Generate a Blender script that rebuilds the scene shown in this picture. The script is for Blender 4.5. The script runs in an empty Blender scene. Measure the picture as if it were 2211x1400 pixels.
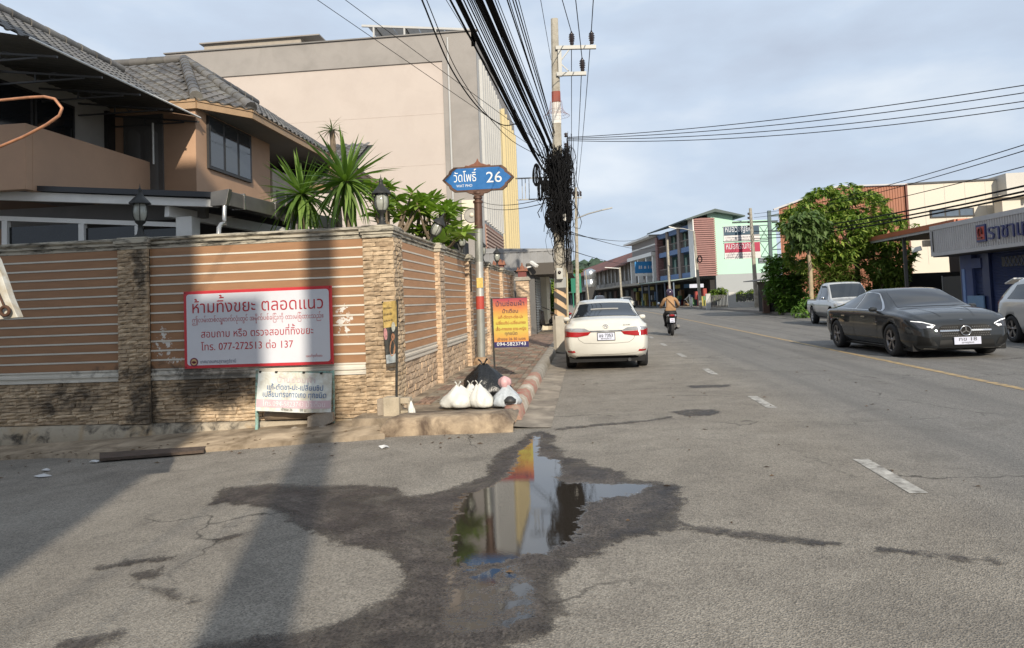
import bpy, bmesh, math, random
from math import sin, cos, pi, radians, sqrt, atan2
from mathutils import Vector as V, Matrix, noise as mnoise
from mathutils.bvhtree import BVHTree
random.seed(7)
S = bpy.context.scene
COL = S.collection

# ------------------------------------------------------------------ camera
FPX, PPX, PPY, CH = 1560.0, 1105.5, 575.0, 1.5      # focal length in photo pixels, principal point, eye height
def _basis():
    f = V((1262 - PPX, 645 - PPY, FPX)).normalized()
    u = V((-0.044, -1, 0)); u = (u - f * u.dot(f)).normalized()
    r = f.cross(u)
    if r.x < 0: r = -r
    return Matrix((r, f, u))
RB = _basis()
cam = bpy.data.cameras.new('camera')
cam.sensor_width = 36; cam.lens = 36 * FPX / 2211
cam.shift_y = (PPY - 700) / 2211; cam.shift_x = 0
cam.clip_start = 0.05; cam.clip_end = 6000
camo = bpy.data.objects.new('camera', cam); COL.objects.link(camo)
cx, cyv, cz = RB.col[0], -RB.col[1], -RB.col[2]
camo.matrix_world = Matrix(((cx[0], cyv[0], cz[0], 0), (cx[1], cyv[1], cz[1], 0), (cx[2], cyv[2], cz[2], CH), (0, 0, 0, 1)))
S.camera = camo
def ray(x, y): return RB @ V((x - PPX, y - PPY, FPX))
def UY(x, y, Y):
    d = ray(x, y); t = Y / d.y; return V((d.x * t, Y, CH + d.z * t))
def UX(x, y, X):
    d = ray(x, y); t = X / d.x; return V((X, d.y * t, CH + d.z * t))
def UZ(x, y, Z=0.0):
    d = ray(x, y); t = (Z - CH) / d.z; return V((d.x * t, d.y * t, Z))
def gz(x, y):                                       # the side lane falls away to the left
    t = max(0.0, min(1.0, (12 - y) / 3.0))
    return -0.05 * max(0.0, -x - 2.3) * t
def UG(x, y):
    p = UZ(x, y, 0)
    for _ in range(6): p = UZ(x, y, gz(p.x, p.y))
    return p

# ------------------------------------------------------------------ light
SUN_AZ, SUN_EL = radians(17), radians(27)           # sun behind the camera, a little to the right
to_sun = V((sin(SUN_AZ) * cos(SUN_EL), -cos(SUN_AZ) * cos(SUN_EL), sin(SUN_EL)))
sl = bpy.data.lights.new('sun', 'SUN'); sl.energy = 4.7; sl.angle = radians(0.6); sl.color = (1.0, 0.90, 0.75)
so = bpy.data.objects.new('sun', sl); COL.objects.link(so); so.location = (0, 0, 60)
so.rotation_euler = to_sun.to_track_quat('Z', 'Y').to_euler()
W = bpy.data.worlds.new('World'); S.world = W; W.use_nodes = True
nt = W.node_tree; nt.nodes.clear()
def wn(t, **k):
    n = nt.nodes.new(t)
    for a, b in k.items(): setattr(n, a, b)
    return n
sky = wn('ShaderNodeTexSky', sky_type='NISHITA', sun_disc=False, sun_elevation=SUN_EL, sun_rotation=radians(163), altitude=10, air_density=1.0, dust_density=2.5, ozone_density=1.5)
tc = wn('ShaderNodeTexCoord')
mp = wn('ShaderNodeMapping'); mp.inputs['Scale'].default_value = (1.0, 1.0, 2.6)
nz = wn('ShaderNodeTexNoise'); nz.inputs['Scale'].default_value = 2.6; nz.inputs['Detail'].default_value = 9; nz.inputs['Roughness'].default_value = 0.56; nz.inputs['Distortion'].default_value = 0.35
cr = wn('ShaderNodeValToRGB'); e = cr.color_ramp.elements
e[0].position = 0.30; e[0].color = (0.88, 0.88, 0.88, 1); e[1].position = 0.62; e[1].color = (0.98, 0.98, 0.98, 1)
nz2 = wn('ShaderNodeTexNoise'); nz2.inputs['Scale'].default_value = 3.4; nz2.inputs['Detail'].default_value = 8; nz2.inputs['Roughness'].default_value = 0.5
cc = wn('ShaderNodeValToRGB'); e = cc.color_ramp.elements
e[0].position = 0.32; e[0].color = (5.0, 5.7, 6.9, 1); e[1].position = 0.74; e[1].color = (8.0, 8.6, 9.3, 1)
e2 = cc.color_ramp.elements.new(0.5); e2.color = (5.7, 6.7, 8.1, 1)
mx = wn('ShaderNodeMix', data_type='RGBA')
bg = wn('ShaderNodeBackground'); bg.inputs['Strength'].default_value = 0.1
out = wn('ShaderNodeOutputWorld')
L = nt.links.new
L(tc.outputs['Generated'], mp.inputs['Vector']); L(mp.outputs[0], nz.inputs['Vector']); L(mp.outputs[0], nz2.inputs['Vector'])
L(nz.outputs['Fac'], cr.inputs['Fac']); L(nz2.outputs['Fac'], cc.inputs['Fac'])
L(cr.outputs['Color'], mx.inputs[0]); L(sky.outputs['Color'], mx.inputs[6]); L(cc.outputs['Color'], mx.inputs[7])
L(mx.outputs[2], bg.inputs['Color']); L(bg.outputs[0], out.inputs['Surface'])
vs = S.view_settings; vs.view_transform = 'Standard'; vs.look = 'None'; vs.gamma = 1.0; vs.use_curve_mapping = False; vs.exposure = 0.12
S.render.engine = 'CYCLES'
S.cycles.max_bounces = 7; S.cycles.transparent_max_bounces = 12; S.cycles.use_denoising = True

# ------------------------------------------------------------------ materials
MATS = {}
def srgb(r, g, b):
    f = lambda c: (c / 255 / 12.92) if c <= 10 else ((c / 255 + 0.055) / 1.055) ** 2.4
    return (f(r), f(g), f(b))
class NT:
    def __init__(s, name):
        s.m = bpy.data.materials.new(name); s.m.use_nodes = True; s.t = s.m.node_tree
        s.b = s.t.nodes['Principled BSDF']; s.o = s.t.nodes['Material Output']
    def n(s, t, ins=None, **k):
        n = s.t.nodes.new(t)
        for a, b in k.items(): setattr(n, a, b)
        for a, b in (ins or {}).items():
            if hasattr(b, 'is_output'): s.t.links.new(b, n.inputs[a])
            else: n.inputs[a].default_value = b
        return n
    def l(s, a, b): s.t.links.new(a, b)
    def math(s, op, a, b=0.0, clamp=False):
        n = s.n('ShaderNodeMath', {0: a, 1: b}, operation=op); n.use_clamp = clamp; return n.outputs[0]
    def mix(s, f, a, b, mode='MIX'):
        n = s.n('ShaderNodeMix', data_type='RGBA', blend_type=mode)
        for i, v in ((0, f), (6, a), (7, b)):
            if hasattr(v, 'is_output'): s.l(v, n.inputs[i])
            else: n.inputs[i].default_value = v if i == 0 else (*v[:3], 1)
        return n.outputs[2]
    def noise(s, vec, scale, detail=4, rough=0.55, dist=0.0):
        return s.n('ShaderNodeTexNoise', {'Vector': vec, 'Scale': scale, 'Detail': detail, 'Roughness': rough, 'Distortion': dist}).outputs['Fac']
    def ramp(s, f, *stops):
        n = s.n('ShaderNodeValToRGB', {'Fac': f}); e = n.color_ramp.elements
        for i, (p, c) in enumerate(stops):
            if not hasattr(c, '__len__'): c = (c, c, c)
            x = e[i] if i < 2 else e.new(p)
            x.position = p; x.color = (*c[:3], 1)
        return n.outputs['Color']
    def pos(s): return s.n('ShaderNodeNewGeometry').outputs['Position']
    def obj(s): return s.n('ShaderNodeTexCoord').outputs['Object']
    def rnd(s):
        a = s.n('ShaderNodeObjectInfo').outputs['Random']; b = s.n('ShaderNodeNewGeometry').outputs['Random Per Island']
        return s.math('FRACT', s.math('ADD', a, s.math('MULTIPLY', b, 1.73)))
    def bump(s, h, strength=0.4, dist=0.01):
        n = s.n('ShaderNodeBump', {'Height': h, 'Strength': strength, 'Distance': dist}); s.l(n.outputs[0], s.b.inputs['Normal']); return n
def M(name, col, rough=0.6, metal=0.0, var=0.12, vs=3.0, bump=0.0, bs=60.0, col2=None, rnd=0.0, spec=0.5, dirt=None, coat=0.0, world=True, emit=None, trans=0.0):
    """generic weathered procedural surface"""
    if name in MATS: return MATS[name]
    N = NT(name); P = N.pos() if world else N.obj()
    f = N.noise(P, vs, 6, 0.6)
    f = N.math('ADD', N.math('MULTIPLY', N.math('SUBTRACT', f, 0.5), 2.2), 0.5, True)
    a = tuple(c * (1 - var) for c in col); b = tuple(min(1, c * (1 + var)) for c in col)
    if col2: b = col2
    c = N.mix(f, a, b)
    if rnd:
        r = N.rnd(); c = N.mix(1.0, c, N.ramp(r, (0, 1 - rnd), (1, 1 + rnd)), 'MULTIPLY')
    if dirt:
        dc, amt, ds = dirt
        g = N.noise(P, ds, 8, 0.65, 0.4); g = N.ramp(g, (0.5 - amt * 0.3, 0), (0.5 + 0.25 - amt * 0.2, 1))
        c = N.mix(N.math('MULTIPLY', g, min(1, 0.5 + amt)), c, dc)
    N.l(c, N.b.inputs['Base Color'])
    N.b.inputs['Metallic'].default_value = metal; N.b.inputs['Specular IOR Level'].default_value = spec
    rr = N.math('ADD', rough - 0.08, N.math('MULTIPLY', f, 0.16), True); N.l(rr, N.b.inputs['Roughness'])
    if coat: N.b.inputs['Coat Weight'].default_value = coat; N.b.inputs['Coat Roughness'].default_value = 0.04
    if bump: N.bump(N.noise(P, bs, 5, 0.6), bump, 0.012)
    if trans: N.b.inputs['Transmission Weight'].default_value = trans
    if emit: N.b.inputs['Emission Color'].default_value = (*emit[0], 1); N.b.inputs['Emission Strength'].default_value = emit[1]
    MATS[name] = N.m; return N.m

# ------------------------------------------------------------------ mesh builder
class MB:
    def __init__(s): s.v = []; s.f = []; s.sm = []; s.mi = []; s.cm = 0
    def add(s, vs, fs, smooth=False):
        o = len(s.v); s.v += [tuple(p) for p in vs]
        for f in fs: s.f.append(tuple(i + o for i in f)); s.sm.append(smooth); s.mi.append(s.cm)
        return s
    def box(s, x0, x1, y0, y1, z0, z1):
        return s.add([(x, y, z) for x in (x0, x1) for y in (y0, y1) for z in (z0, z1)],
                     [(0, 1, 3, 2), (4, 6, 7, 5), (0, 4, 5, 1), (2, 3, 7, 6), (0, 2, 6, 4), (1, 5, 7, 3)])
    def bar(s, a, b, w, h=None, up=(0, 0, 1)):
        a, b = V(a), V(b); h = h or w; d = (b - a).normalized(); u = V(up)
        if abs(d.dot(u)) > 0.98: u = V((0, 1, 0))
        r = d.cross(u).normalized(); u = r.cross(d)
        vs = [p + r * (w / 2 * i) + u * (h / 2 * j) for p in (a, b) for i, j in ((-1, -1), (1, -1), (1, 1), (-1, 1))]
        return s.add(vs, [(3, 2, 1, 0), (4, 5, 6, 7), (0, 1, 5, 4), (1, 2, 6, 5), (2, 3, 7, 6), (3, 0, 4, 7)])
    def tube(s, pts, r, n=8, closed=False, cap=True):
        pts = [V(p) for p in pts]; k = len(pts); R = r if hasattr(r, '__len__') else [r] * k
        vs = []; pu = None
        for i, p in enumerate(pts):
            if closed: d = pts[(i + 1) % k] - pts[i - 1]
            else: d = pts[min(i + 1, k - 1)] - pts[max(i - 1, 0)]
            d = d.normalized() if d.length > 1e-9 else V((0, 0, 1))
            u = pu - d * pu.dot(d) if pu is not None else d.orthogonal()
            if u.length < 1e-6: u = d.orthogonal()
            u.normalize(); w = d.cross(u); pu = u
            vs += [p + (u * cos(2 * pi * j / n) + w * sin(2 * pi * j / n)) * R[i] for j in range(n)]
        fs = []
        for i in range(k if closed else k - 1):
            a, b = i * n, ((i + 1) % k) * n
            fs += [(a + j, a + (j + 1) % n, b + (j + 1) % n, b + j) for j in range(n)]
        s.add(vs, fs, True)
        if cap and not closed:
            s.add(vs[:n], [tuple(range(n))[::-1]]); s.add(vs[-n:], [tuple(range(n))])
        return s
    def lathe(s, prof, n=20, c=(0, 0, 0), axis=2, smooth=True, cap=True):
        vs = []
        for r, h in prof:
            for j in range(n):
                a = 2 * pi * j / n; p = [r * cos(a), r * sin(a), h]
                if axis == 0: p = [h, r * cos(a), r * sin(a)]
                if axis == 1: p = [r * sin(a), h, r * cos(a)]
                vs.append((p[0] + c[0], p[1] + c[1], p[2] + c[2]))
        fs = [(i * n + j, i * n + (j + 1) % n, (i + 1) * n + (j + 1) % n, (i + 1) * n + j) for i in range(len(prof) - 1) for j in range(n)]
        s.add(vs, fs, smooth)
        if not cap: return s
        if prof[0][0] > 1e-4: s.add(vs[:n], [tuple(range(n))[::-1]])
        if prof[-1][0] > 1e-4: s.add(vs[-n:], [tuple(range(n))])
        return s
    def prism(s, pts, d):
        """closed polygon of 3D points pushed by vector d"""
        pts = [V(p) for p in pts]; n = len(pts); d = V(d)
        return s.add(pts + [p + d for p in pts], [tuple(range(n))[::-1], tuple(range(n, 2 * n))] + [(i, (i + 1) % n, n + (i + 1) % n, n + i) for i in range(n)])
    def grid(s, rows, smooth=True, flip=False):
        m = len(rows[0]); vs = [p for r in rows for p in r]
        fs = [(i * m + j, i * m + j + 1, (i + 1) * m + j + 1, (i + 1) * m + j) for i in range(len(rows) - 1) for j in range(m - 1)]
        if flip: fs = [f[::-1] for f in fs]
        return s.add(vs, fs, smooth)
    def mesh(s, name, mats):
        me = bpy.data.meshes.new(name); me.from_pydata(s.v, [], s.f)
        me.polygons.foreach_set('use_smooth', s.sm)
        for m in mats: me.materials.append(m)
        if len(mats) > 1: me.polygons.foreach_set('material_index', s.mi)
        me.update(); return me
    def build(s, name, mat, parent=None, bevel=0.0, local=False, fix=True, subd=0, solid=0.0):
        mats = mat if isinstance(mat, (list, tuple)) else [mat]
        me = s.mesh(name, mats)
        if fix:
            bm = bmesh.new(); bm.from_mesh(me); bmesh.ops.recalc_face_normals(bm, faces=bm.faces); bm.to_mesh(me); bm.free()
        o = obj(name, me, parent, local)
        if solid: md = o.modifiers.new('solid', 'SOLIDIFY'); md.thickness = solid; md.offset = 0
        if bevel: md = o.modifiers.new('bevel', 'BEVEL'); md.width = bevel; md.segments = 2; md.limit_method = 'ANGLE'; md.angle_limit = radians(50)
        if subd: md = o.modifiers.new('sub', 'SUBSURF'); md.levels = subd; md.render_levels = subd
        return o
def obj(name, me, parent=None, local=False):
    o = bpy.data.objects.new(name, me); COL.objects.link(o)
    if parent is not None:
        o.parent = parent
        if not local: o.matrix_parent_inverse = abs_mat(parent).inverted()
    return o
def abs_mat(p):
    m = p.matrix_basis.copy()
    while p.parent is not None:
        m = p.matrix_parent_inverse @ m; p = p.parent; m = p.matrix_basis @ m
    return m
def tag(o, label=None, cat=None, group=None, kind=None):
    if label: o['label'] = label
    if cat: o['category'] = cat
    if group: o['group'] = group
    if kind: o['kind'] = kind
    return o
def thing(name, label, cat, loc=(0, 0, 0), rz=0.0, group=None):
    o = bpy.data.objects.new(name, None); o.empty_display_size = 0.2; COL.objects.link(o)
    o.location = loc; o.rotation_euler = (0, 0, rz)
    return tag(o, label, cat, group)
def structure(o): o['kind'] = 'structure'; return o
def copy_tree(o, parent=None):
    c = o.copy(); COL.objects.link(c); c.parent = parent
    for ch in list(o.children): copy_tree(ch, c)
    return c

# ------------------------------------------------------------------ lettering (outlines laid out mark by mark)
_fc = bpy.data.curves.new('letter', 'FONT'); _fo = bpy.data.objects.new('letter', _fc); COL.objects.link(_fo)
_gc, _wc = {}, {}
TONES = '\u0e48\u0e49\u0e4a\u0e4b\u0e4c'; UPV = '\u0e31\u0e34\u0e35\u0e36\u0e37\u0e4d\u0e47'; LOWV = '\u0e38\u0e39'
def _width(t):
    if t not in _wc:
        _fc.body = t; _fc.offset = 0; bpy.context.view_layer.update(); dg = bpy.context.evaluated_depsgraph_get()
        _wc[t] = _fo.evaluated_get(dg).dimensions.x
    return _wc[t]
def _adv(c):
    if c in TONES + UPV + LOWV + '\u102d\u102f\u1030\u1032\u1036\u1037\u103a\u103d\u103e\u102e': return 0.0
    return _width('H' + c + 'H') - _width('HH')
def _glyph(c):
    """list of triangulated pieces, each outer outline filled by itself"""
    if c in _gc: return _gc[c]
    _fc.body = c; _fc.fill_mode = 'BOTH'; _fc.resolution_u = 3; bpy.context.view_layer.update(); dg = bpy.context.evaluated_depsgraph_get()
    cu = _fo.evaluated_get(dg).to_curve(dg)
    loops = []
    for sp in cu.splines:
        pts = []
        bp = sp.bezier_points; n = len(bp)
        for i in range(n):
            a, b = bp[i], bp[(i + 1) % n]
            st = ((a.handle_right - a.co).length < 1e-4 and (b.handle_left - b.co).length < 1e-4)
            k = 1 if st else 4
            for j in range(k):
                t = j / k; u = 1 - t
                q = a.co * u ** 3 + a.handle_right * 3 * u * u * t + b.handle_left * 3 * u * t * t + b.co * t ** 3
                pts.append((q.x, q.y))
        area = sum(pts[i][0] * pts[(i + 1) % len(pts)][1] - pts[(i + 1) % len(pts)][0] * pts[i][1] for i in range(len(pts)))
        if len(pts) > 2: loops.append((pts, area))
    _fo.evaluated_get(dg).to_curve_clear()
    res = []
    if loops:
        sg = 1 if max(loops, key=lambda q: abs(q[1]))[1] > 0 else -1
        def inside(p, poly):
            r = False; j = len(poly) - 1
            for i in range(len(poly)):
                (xi, yi), (xj, yj) = poly[i], poly[j]
                if (yi > p[1]) != (yj > p[1]) and p[0] < (xj - xi) * (p[1] - yi) / (yj - yi) + xi: r = not r
                j = i
            return r
        outs = [l for l in loops if l[1] * sg > 0]; holes = [l for l in loops if l[1] * sg < 0]
        from mathutils.geometry import tessellate_polygon
        for o in outs:
            hs = [h for h in holes if inside(h[0][0], o[0]) and inside(h[0][len(h[0]) // 2], o[0])]
            rings = [[V((x, y, 0)) for x, y in q[0]] for q in [o] + hs]
            tr = tessellate_polygon(rings); res.append(([(v.x, v.y) for r in rings for v in r], [tuple(t) for t in tr]))
    _gc[c] = res; return res
def text_geo(t, bold=0.0):
    """flat triangles for a line of writing with unit letter size; returns pieces and width"""
    _fc.size = 1; _fc.offset = bold; key = round(bold, 4)
    if getattr(text_geo, 'k', 0) != key: _gc.clear(); text_geo.k = key
    x = 0.0; pcs = []; prev_up = False; k = 0
    for c in t:
        if c == ' ': x += 0.3; prev_up = False; continue
        _fc.offset = bold
        g = _glyph(c); dy = 0.0; dx = 0.0
        if c in TONES: dy = 0.19 if prev_up else 0.0
        if c not in TONES: prev_up = c in UPV
        for vs, tr in g:
            k += 1; pcs.append(([(a + x + dx, b + dy, (k % 3) * 0.0012) for a, b in vs], tr))
        a = _adv(c); _fc.offset = bold
        if a: prev_up = False
        x += a
    return pcs, x
def put_text(name, t, mat, parent, origin, right, up, height, width=None, align='C', bold=0.0, local=False, slant=0.0, depth=0.0):
    """writing lying on a surface: origin is the baseline middle (or left end)"""
    pcs, w = text_geo(t, bold)
    sx = sy = height
    if width: sx = width / max(w, 1e-3)
    R_, U_ = V(right).normalized(), V(up).normalized(); Nn = R_.cross(U_)
    x0 = {'C': -w / 2, 'L': 0, 'R': -w}[align]; b = MB(); O = V(origin)
    for vs, tr in pcs:
        b.add([O + R_ * ((x + x0) * sx + y * sy * slant) + U_ * (y * sy) + Nn * (z * sy * 0.6 + depth) for x, y, z in vs], tr)
        if depth:
            m = MB();
    return b.build(name, mat, parent, local=local, fix=False)
# ================================================================== ground, road, pavement
def asphalt_mat():
    N = NT('asphalt'); P = N.pos()
    big = N.noise(P, 0.35, 6, 0.6, 0.5); mid = N.noise(P, 2.2, 7, 0.65)
    sp = N.n('ShaderNodeTexVoronoi', {'Vector': P, 'Scale': 105.0}); fine = N.noise(P, 170, 3, 0.7)
    c = N.mix(N.ramp(big, (0.35, 0), (0.65, 1)), (0.230, 0.206, 0.172), (0.298, 0.270, 0.228))
    c = N.mix(N.math('MULTIPLY', N.ramp(mid, (0.44, 0), (0.7, 1)), 0.4), c, (0.105, 0.093, 0.080))
    sepx = N.n('ShaderNodeSeparateXYZ', {0: P})
    lane = N.ramp(N.math('MULTIPLY', sepx.outputs[0], 0.1), (0.22, 0), (0.36, 1))         # the driven lanes are a greyer mix
    c = N.mix(N.math('MULTIPLY', lane, 0.75), c, (0.186, 0.182, 0.174))
    c = N.mix(1.0, c, N.ramp(sp.outputs['Color'], (0.1, 0.66), (0.8, 1.34)), 'MULTIPLY')
    c = N.mix(N.ramp(fine, (0.66, 0), (0.74, 0.45)), c, (0.42, 0.40, 0.36))
    st_ = N.noise(N.n('ShaderNodeVectorMath', {0: P, 1: (2.4, .05, 1)}, operation='MULTIPLY').outputs[0], 1.0, 5, .6)
    c = N.mix(N.math('MULTIPLY', lane, N.ramp(st_, (.42, 0), (.62, .38))), c, (.10, .098, .096))
    pt = N.noise(P, .9, 3, .5, 1.2); c = N.mix(N.ramp(pt, (.60, 0), (.63, .22)), c, (.11, .10, .088)); c = N.mix(N.ramp(N.noise(P, 5, 6, .7), (.62, 0), (.75, .3)), c, (.36, .33, .28))
    c = N.mix(N.ramp(N.noise(P, 26, 4, 0.75), (0.66, 0), (0.72, 0.7)), c, (0.05, 0.045, 0.04))
    # hairline cracks
    cw = N.n('ShaderNodeTexVoronoi', {'Vector': N.n('ShaderNodeVectorMath', {0: P, 1: N.n('ShaderNodeTexNoise', {'Vector': P, 'Scale': 1.6, 'Detail': 6.0}).outputs['Color']}, operation='ADD').outputs[0], 'Scale': 0.42}, feature='DISTANCE_TO_EDGE')
    crk = N.ramp(cw.outputs['Distance'], (0.0, 1), (0.009, 0)); crk = N.math('MULTIPLY', crk, N.ramp(N.noise(P, 0.5, 3), (0.5, 0), (0.6, 0.8)))
    c = N.mix(crk, c, (0.02, 0.018, 0.016))
    N.l(c, N.b.inputs['Base Color']); N.b.inputs['Roughness'].default_value = 0.85; N.b.inputs['Specular IOR Level'].default_value = 0.3
    h = N.math('ADD', sp.outputs['Distance'], N.math('MULTIPLY', fine, 0.6)); N.bump(h, 0.75, 0.012); return N.m
def wet_mat():
    """damp asphalt under a film of water: stored distances to the wet rim and to the pool rim drive it"""
    N = NT('wet_asphalt'); P = N.pos()
    at = lambda n: N.n('ShaderNodeAttribute', attribute_name=n).outputs['Fac']
    n1 = N.noise(P, 9, 6, .65); n2 = N.noise(P, 70, 3, .7); sp = N.n('ShaderNodeTexVoronoi', {'Vector': P, 'Scale': 85.0}); fine = N.noise(P, 130, 3, .7); mid = N.noise(P, 2.6, 8, .7, .5)
    k = N.math('ADD', at('wet'), N.math('ADD', N.math('MULTIPLY', N.math('SUBTRACT', n1, .5), .26), N.math('MULTIPLY', N.math('SUBTRACT', n2, .5), .16)))
    alpha = N.ramp(N.math('ADD', N.math('MULTIPLY', k, 4), .5), (.40, 0), (.56, .72), (.80, 1))
    alpha = N.math('MULTIPLY', alpha, N.ramp(N.noise(P, 1.5, 8, .72, .6), (.36, .45), (.56, 1)))
    alpha = N.math('MAXIMUM', alpha, N.math('GREATER_THAN', at('water'), .02))
    w = N.math('ADD', at('water'), N.math('ADD', N.math('MULTIPLY', N.math('SUBTRACT', n1, .5), .34), N.math('MULTIPLY', N.math('SUBTRACT', n2, .5), .05)))
    w = N.ramp(N.math('ADD', N.math('MULTIPLY', w, 3), .5), (.48, 0), (.62, 1))
    c = N.mix(N.ramp(mid, (.35, 0), (.65, 1)), (.024, .020, .019), (.092, .078, .066)); c = N.mix(1, c, N.ramp(sp.outputs['Color'], (.1, .5), (.8, 1.7)), 'MULTIPLY')
    c = N.mix(N.ramp(fine, (.67, 0), (.73, .7)), c, (.30, .28, .25))
    c = N.mix(w, c, N.mix(N.ramp(fine, (.68, 0), (.74, .5)), (.030, .025, .020), (.10, .09, .075)))
    N.l(c, N.b.inputs['Base Color'])
    N.l(N.mix(w, N.ramp(mid, (.3, .42), (.7, .62)), N.ramp(N.noise(P, 3, 4), (.45, .012), (.8, .05))), N.b.inputs['Roughness'])
    N.l(N.math('ADD', .3, N.math('MULTIPLY', w, .7)), N.b.inputs['Specular IOR Level'])
    bm = N.bump(N.math('ADD', sp.outputs['Distance'], N.math('MULTIPLY', fine, .5)), .7, .010); N.l(N.math('SUBTRACT', .7, N.math('MULTIPLY', w, .695)), bm.inputs['Strength'])
    tr = N.n('ShaderNodeBsdfTransparent'); mx_ = N.n('ShaderNodeMixShader'); N.l(alpha, mx_.inputs[0]); N.l(tr.outputs[0], mx_.inputs[1]); N.l(N.b.outputs[0], mx_.inputs[2]); N.l(mx_.outputs[0], N.o.inputs['Surface'])
    return N.m
ASPH, WET = asphalt_mat(), wet_mat()
CONC = M('old_concrete', (0.36, 0.29, 0.21), 0.85, var=0.25, vs=2.5, bump=0.5, bs=45, dirt=((0.10, 0.075, 0.05), 0.45, 2.4))
CONC2 = M('pale_concrete', (0.36, 0.33, 0.28), 0.85, var=0.2, vs=3, bump=0.4, bs=50, dirt=((0.12, 0.10, 0.075), 0.3, 3))

def axis_lines(a, b, near, step):
    r = [a]; x = a
    return r
xs = [-1500, -600, -250, -100, -50, -30, -20] + [-16 + i * 0.5 for i in range(29)] + [-1.2, 0, 6, 12, 16, 22, 40, 80, 200, 600, 1500]
ys = [-200, -60, -30, -15, -8, -4] + [i * 0.5 for i in range(-3, 26)] + [14, 18, 25, 40, 80, 160, 400, 1200, 4000]
b = MB(); b.grid([[(x, y, gz(x, y)) for x in xs] for y in ys], smooth=True, flip=False)
ROAD = structure(b.build('road', ASPH))

def rough_outline(px, amp=0.035, sub=5, seed=0):
    """photo outline laid on the ground, its edge broken up at grain size"""
    P = [UG(*p) for p in px]; out = []
    for i in range(len(P)):
        a, b_ = P[i], P[(i + 1) % len(P)]; n = max(2, int((b_ - a).length / 0.06)); n = min(n, 40)
        for j in range(n):
            q = a.lerp(b_, j / n); k = mnoise.noise_vector(V((q.x * 7 + seed, q.y * 7, seed))) + 0.6 * mnoise.noise_vector(V((q.x * 19, q.y * 19, seed)))
            out.append((q.x + k.x * amp, q.y + k.y * amp))
    return out
def ground_sheet(name, outline, lift, mat, kind=True):
    from mathutils.geometry import tessellate_polygon
    vs = [V((x, y, gz(x, y) + lift)) for x, y in outline]
    tr = tessellate_polygon([[V((x, y, 0)) for x, y in outline]])
    b = MB(); b.add(vs, [tuple(t) for t in tr]); o = b.build(name, mat)
    if kind: structure(o)
    return o
wet_main = [(1144, 936), (1173, 932), (1203, 945), (1192, 960), (1214, 975), (1218, 988), (1259, 995), (1278, 1008), (1341, 1019), (1359, 1038), (1411, 1040), (1475, 1051), (1463, 1069), (1482, 1088), (1471, 1103), (1463, 1125), (1478, 1136), (1411, 1155), (1359, 1159), (1319, 1177), (1293, 1199), (1241, 1209), (1218, 1237), (1202, 1259), (1211, 1281), (1213, 1315), (1224, 1329), (1192, 1348), (1189, 1367), (1144, 1381), (1099, 1400), (1070, 1450), (330, 1450), (400, 1402), (545, 1381), (650, 1370), (730, 1348), (785, 1318), (845, 1292), (885, 1252), (862, 1215), (830, 1190), (735, 1178), (705, 1160), (640, 1135), (620, 1112), (590, 1098), (480, 1086), (445, 1094), (470, 1076), (478, 1054), (600, 1046), (665, 1050), (780, 1047), (854, 1055), (880, 1073), (955, 1062), (1010, 1043), (1055, 1029), (1062, 995), (1085, 973), (1114, 960)]
trails = [[(1470, 1134), (1540, 1142), (1640, 1152), (1720, 1162), (1805, 1174), (1800, 1180), (1700, 1172), (1600, 1162), (1530, 1152), (1468, 1144)],
          [(1890, 1184), (1980, 1193), (2090, 1206), (2180, 1214), (2178, 1218), (2080, 1212), (1980, 1199), (1892, 1190)],
          [(200, 1226), (270, 1215), (340, 1208), (386, 1201), (380, 1208), (320, 1216), (250, 1226), (185, 1230)],
          [(290, 1240), (330, 1232), (350, 1242), (335, 1252), (300, 1250)],
          [(290, 1262), (340, 1272), (380, 1284), (424, 1302), (415, 1304), (370, 1292), (330, 1276)],
          [(1450, 890), (1490, 885), (1540, 886), (1556, 892), (1530, 898), (1480, 899)],
          [(1200, 926), (1300, 916), (1400, 908), (1450, 900), (1448, 904), (1380, 913), (1290, 921), (1200, 930)],
          [(470, 1165), (500, 1158), (530, 1150), (525, 1156), (480, 1172)],
          [(120, 1395), (200, 1372), (265, 1366), (262, 1380), (200, 1396), (140, 1410)],
          [(1475, 832), (1530, 826), (1580, 829), (1570, 836), (1500, 839)]]  # last outline: a shadow patch on the road, drawn as wet
water_main = [(1150, 942), (1172, 938), (1170, 958), (1174, 985), (1216, 996), (1220, 1024), (1204, 1040), (1274, 1044), (1410, 1046), (1390, 1066), (1310, 1080), (1272, 1090), (1262, 1118), (1250, 1172), (1215, 1180), (1190, 1200), (1132, 1206), (1090, 1222), (1030, 1226), (975, 1222), (966, 1150), (990, 1072), (1045, 1056), (1086, 1032), (1112, 998), (1108, 982), (1136, 962)]
water_low = [(975, 1225), (1040, 1232), (1130, 1215), (1160, 1270), (1168, 1310), (1140, 1340), (1076, 1362), (1002, 1374), (950, 1368), (953, 1290)]
import numpy as np
def sdist(poly, X, Y):
    """signed distance to an outline on the ground, positive inside"""
    P = np.array([(q.x, q.y) for q in poly]); Q = np.roll(P, -1, 0); d = np.full(X.shape, 1e9); ins = np.zeros(X.shape, bool)
    for (ax, ay), (bx, by) in zip(P, Q):
        ex, ey = bx - ax, by - ay; t = np.clip(((X - ax) * ex + (Y - ay) * ey) / (ex * ex + ey * ey + 1e-12), 0, 1)
        d = np.minimum(d, (X - ax - t * ex) ** 2 + (Y - ay - t * ey) ** 2)
        if by != ay: ins ^= ((ay > Y) != (by > Y)) & (X < (bx - ax) * (Y - ay) / (by - ay) + ax)
    return np.where(ins, 1, -1) * np.sqrt(d)
gx, gy = np.meshgrid(np.arange(-4.6, 4.2, .035), np.arange(2.5, 12.2, .035))
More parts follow.
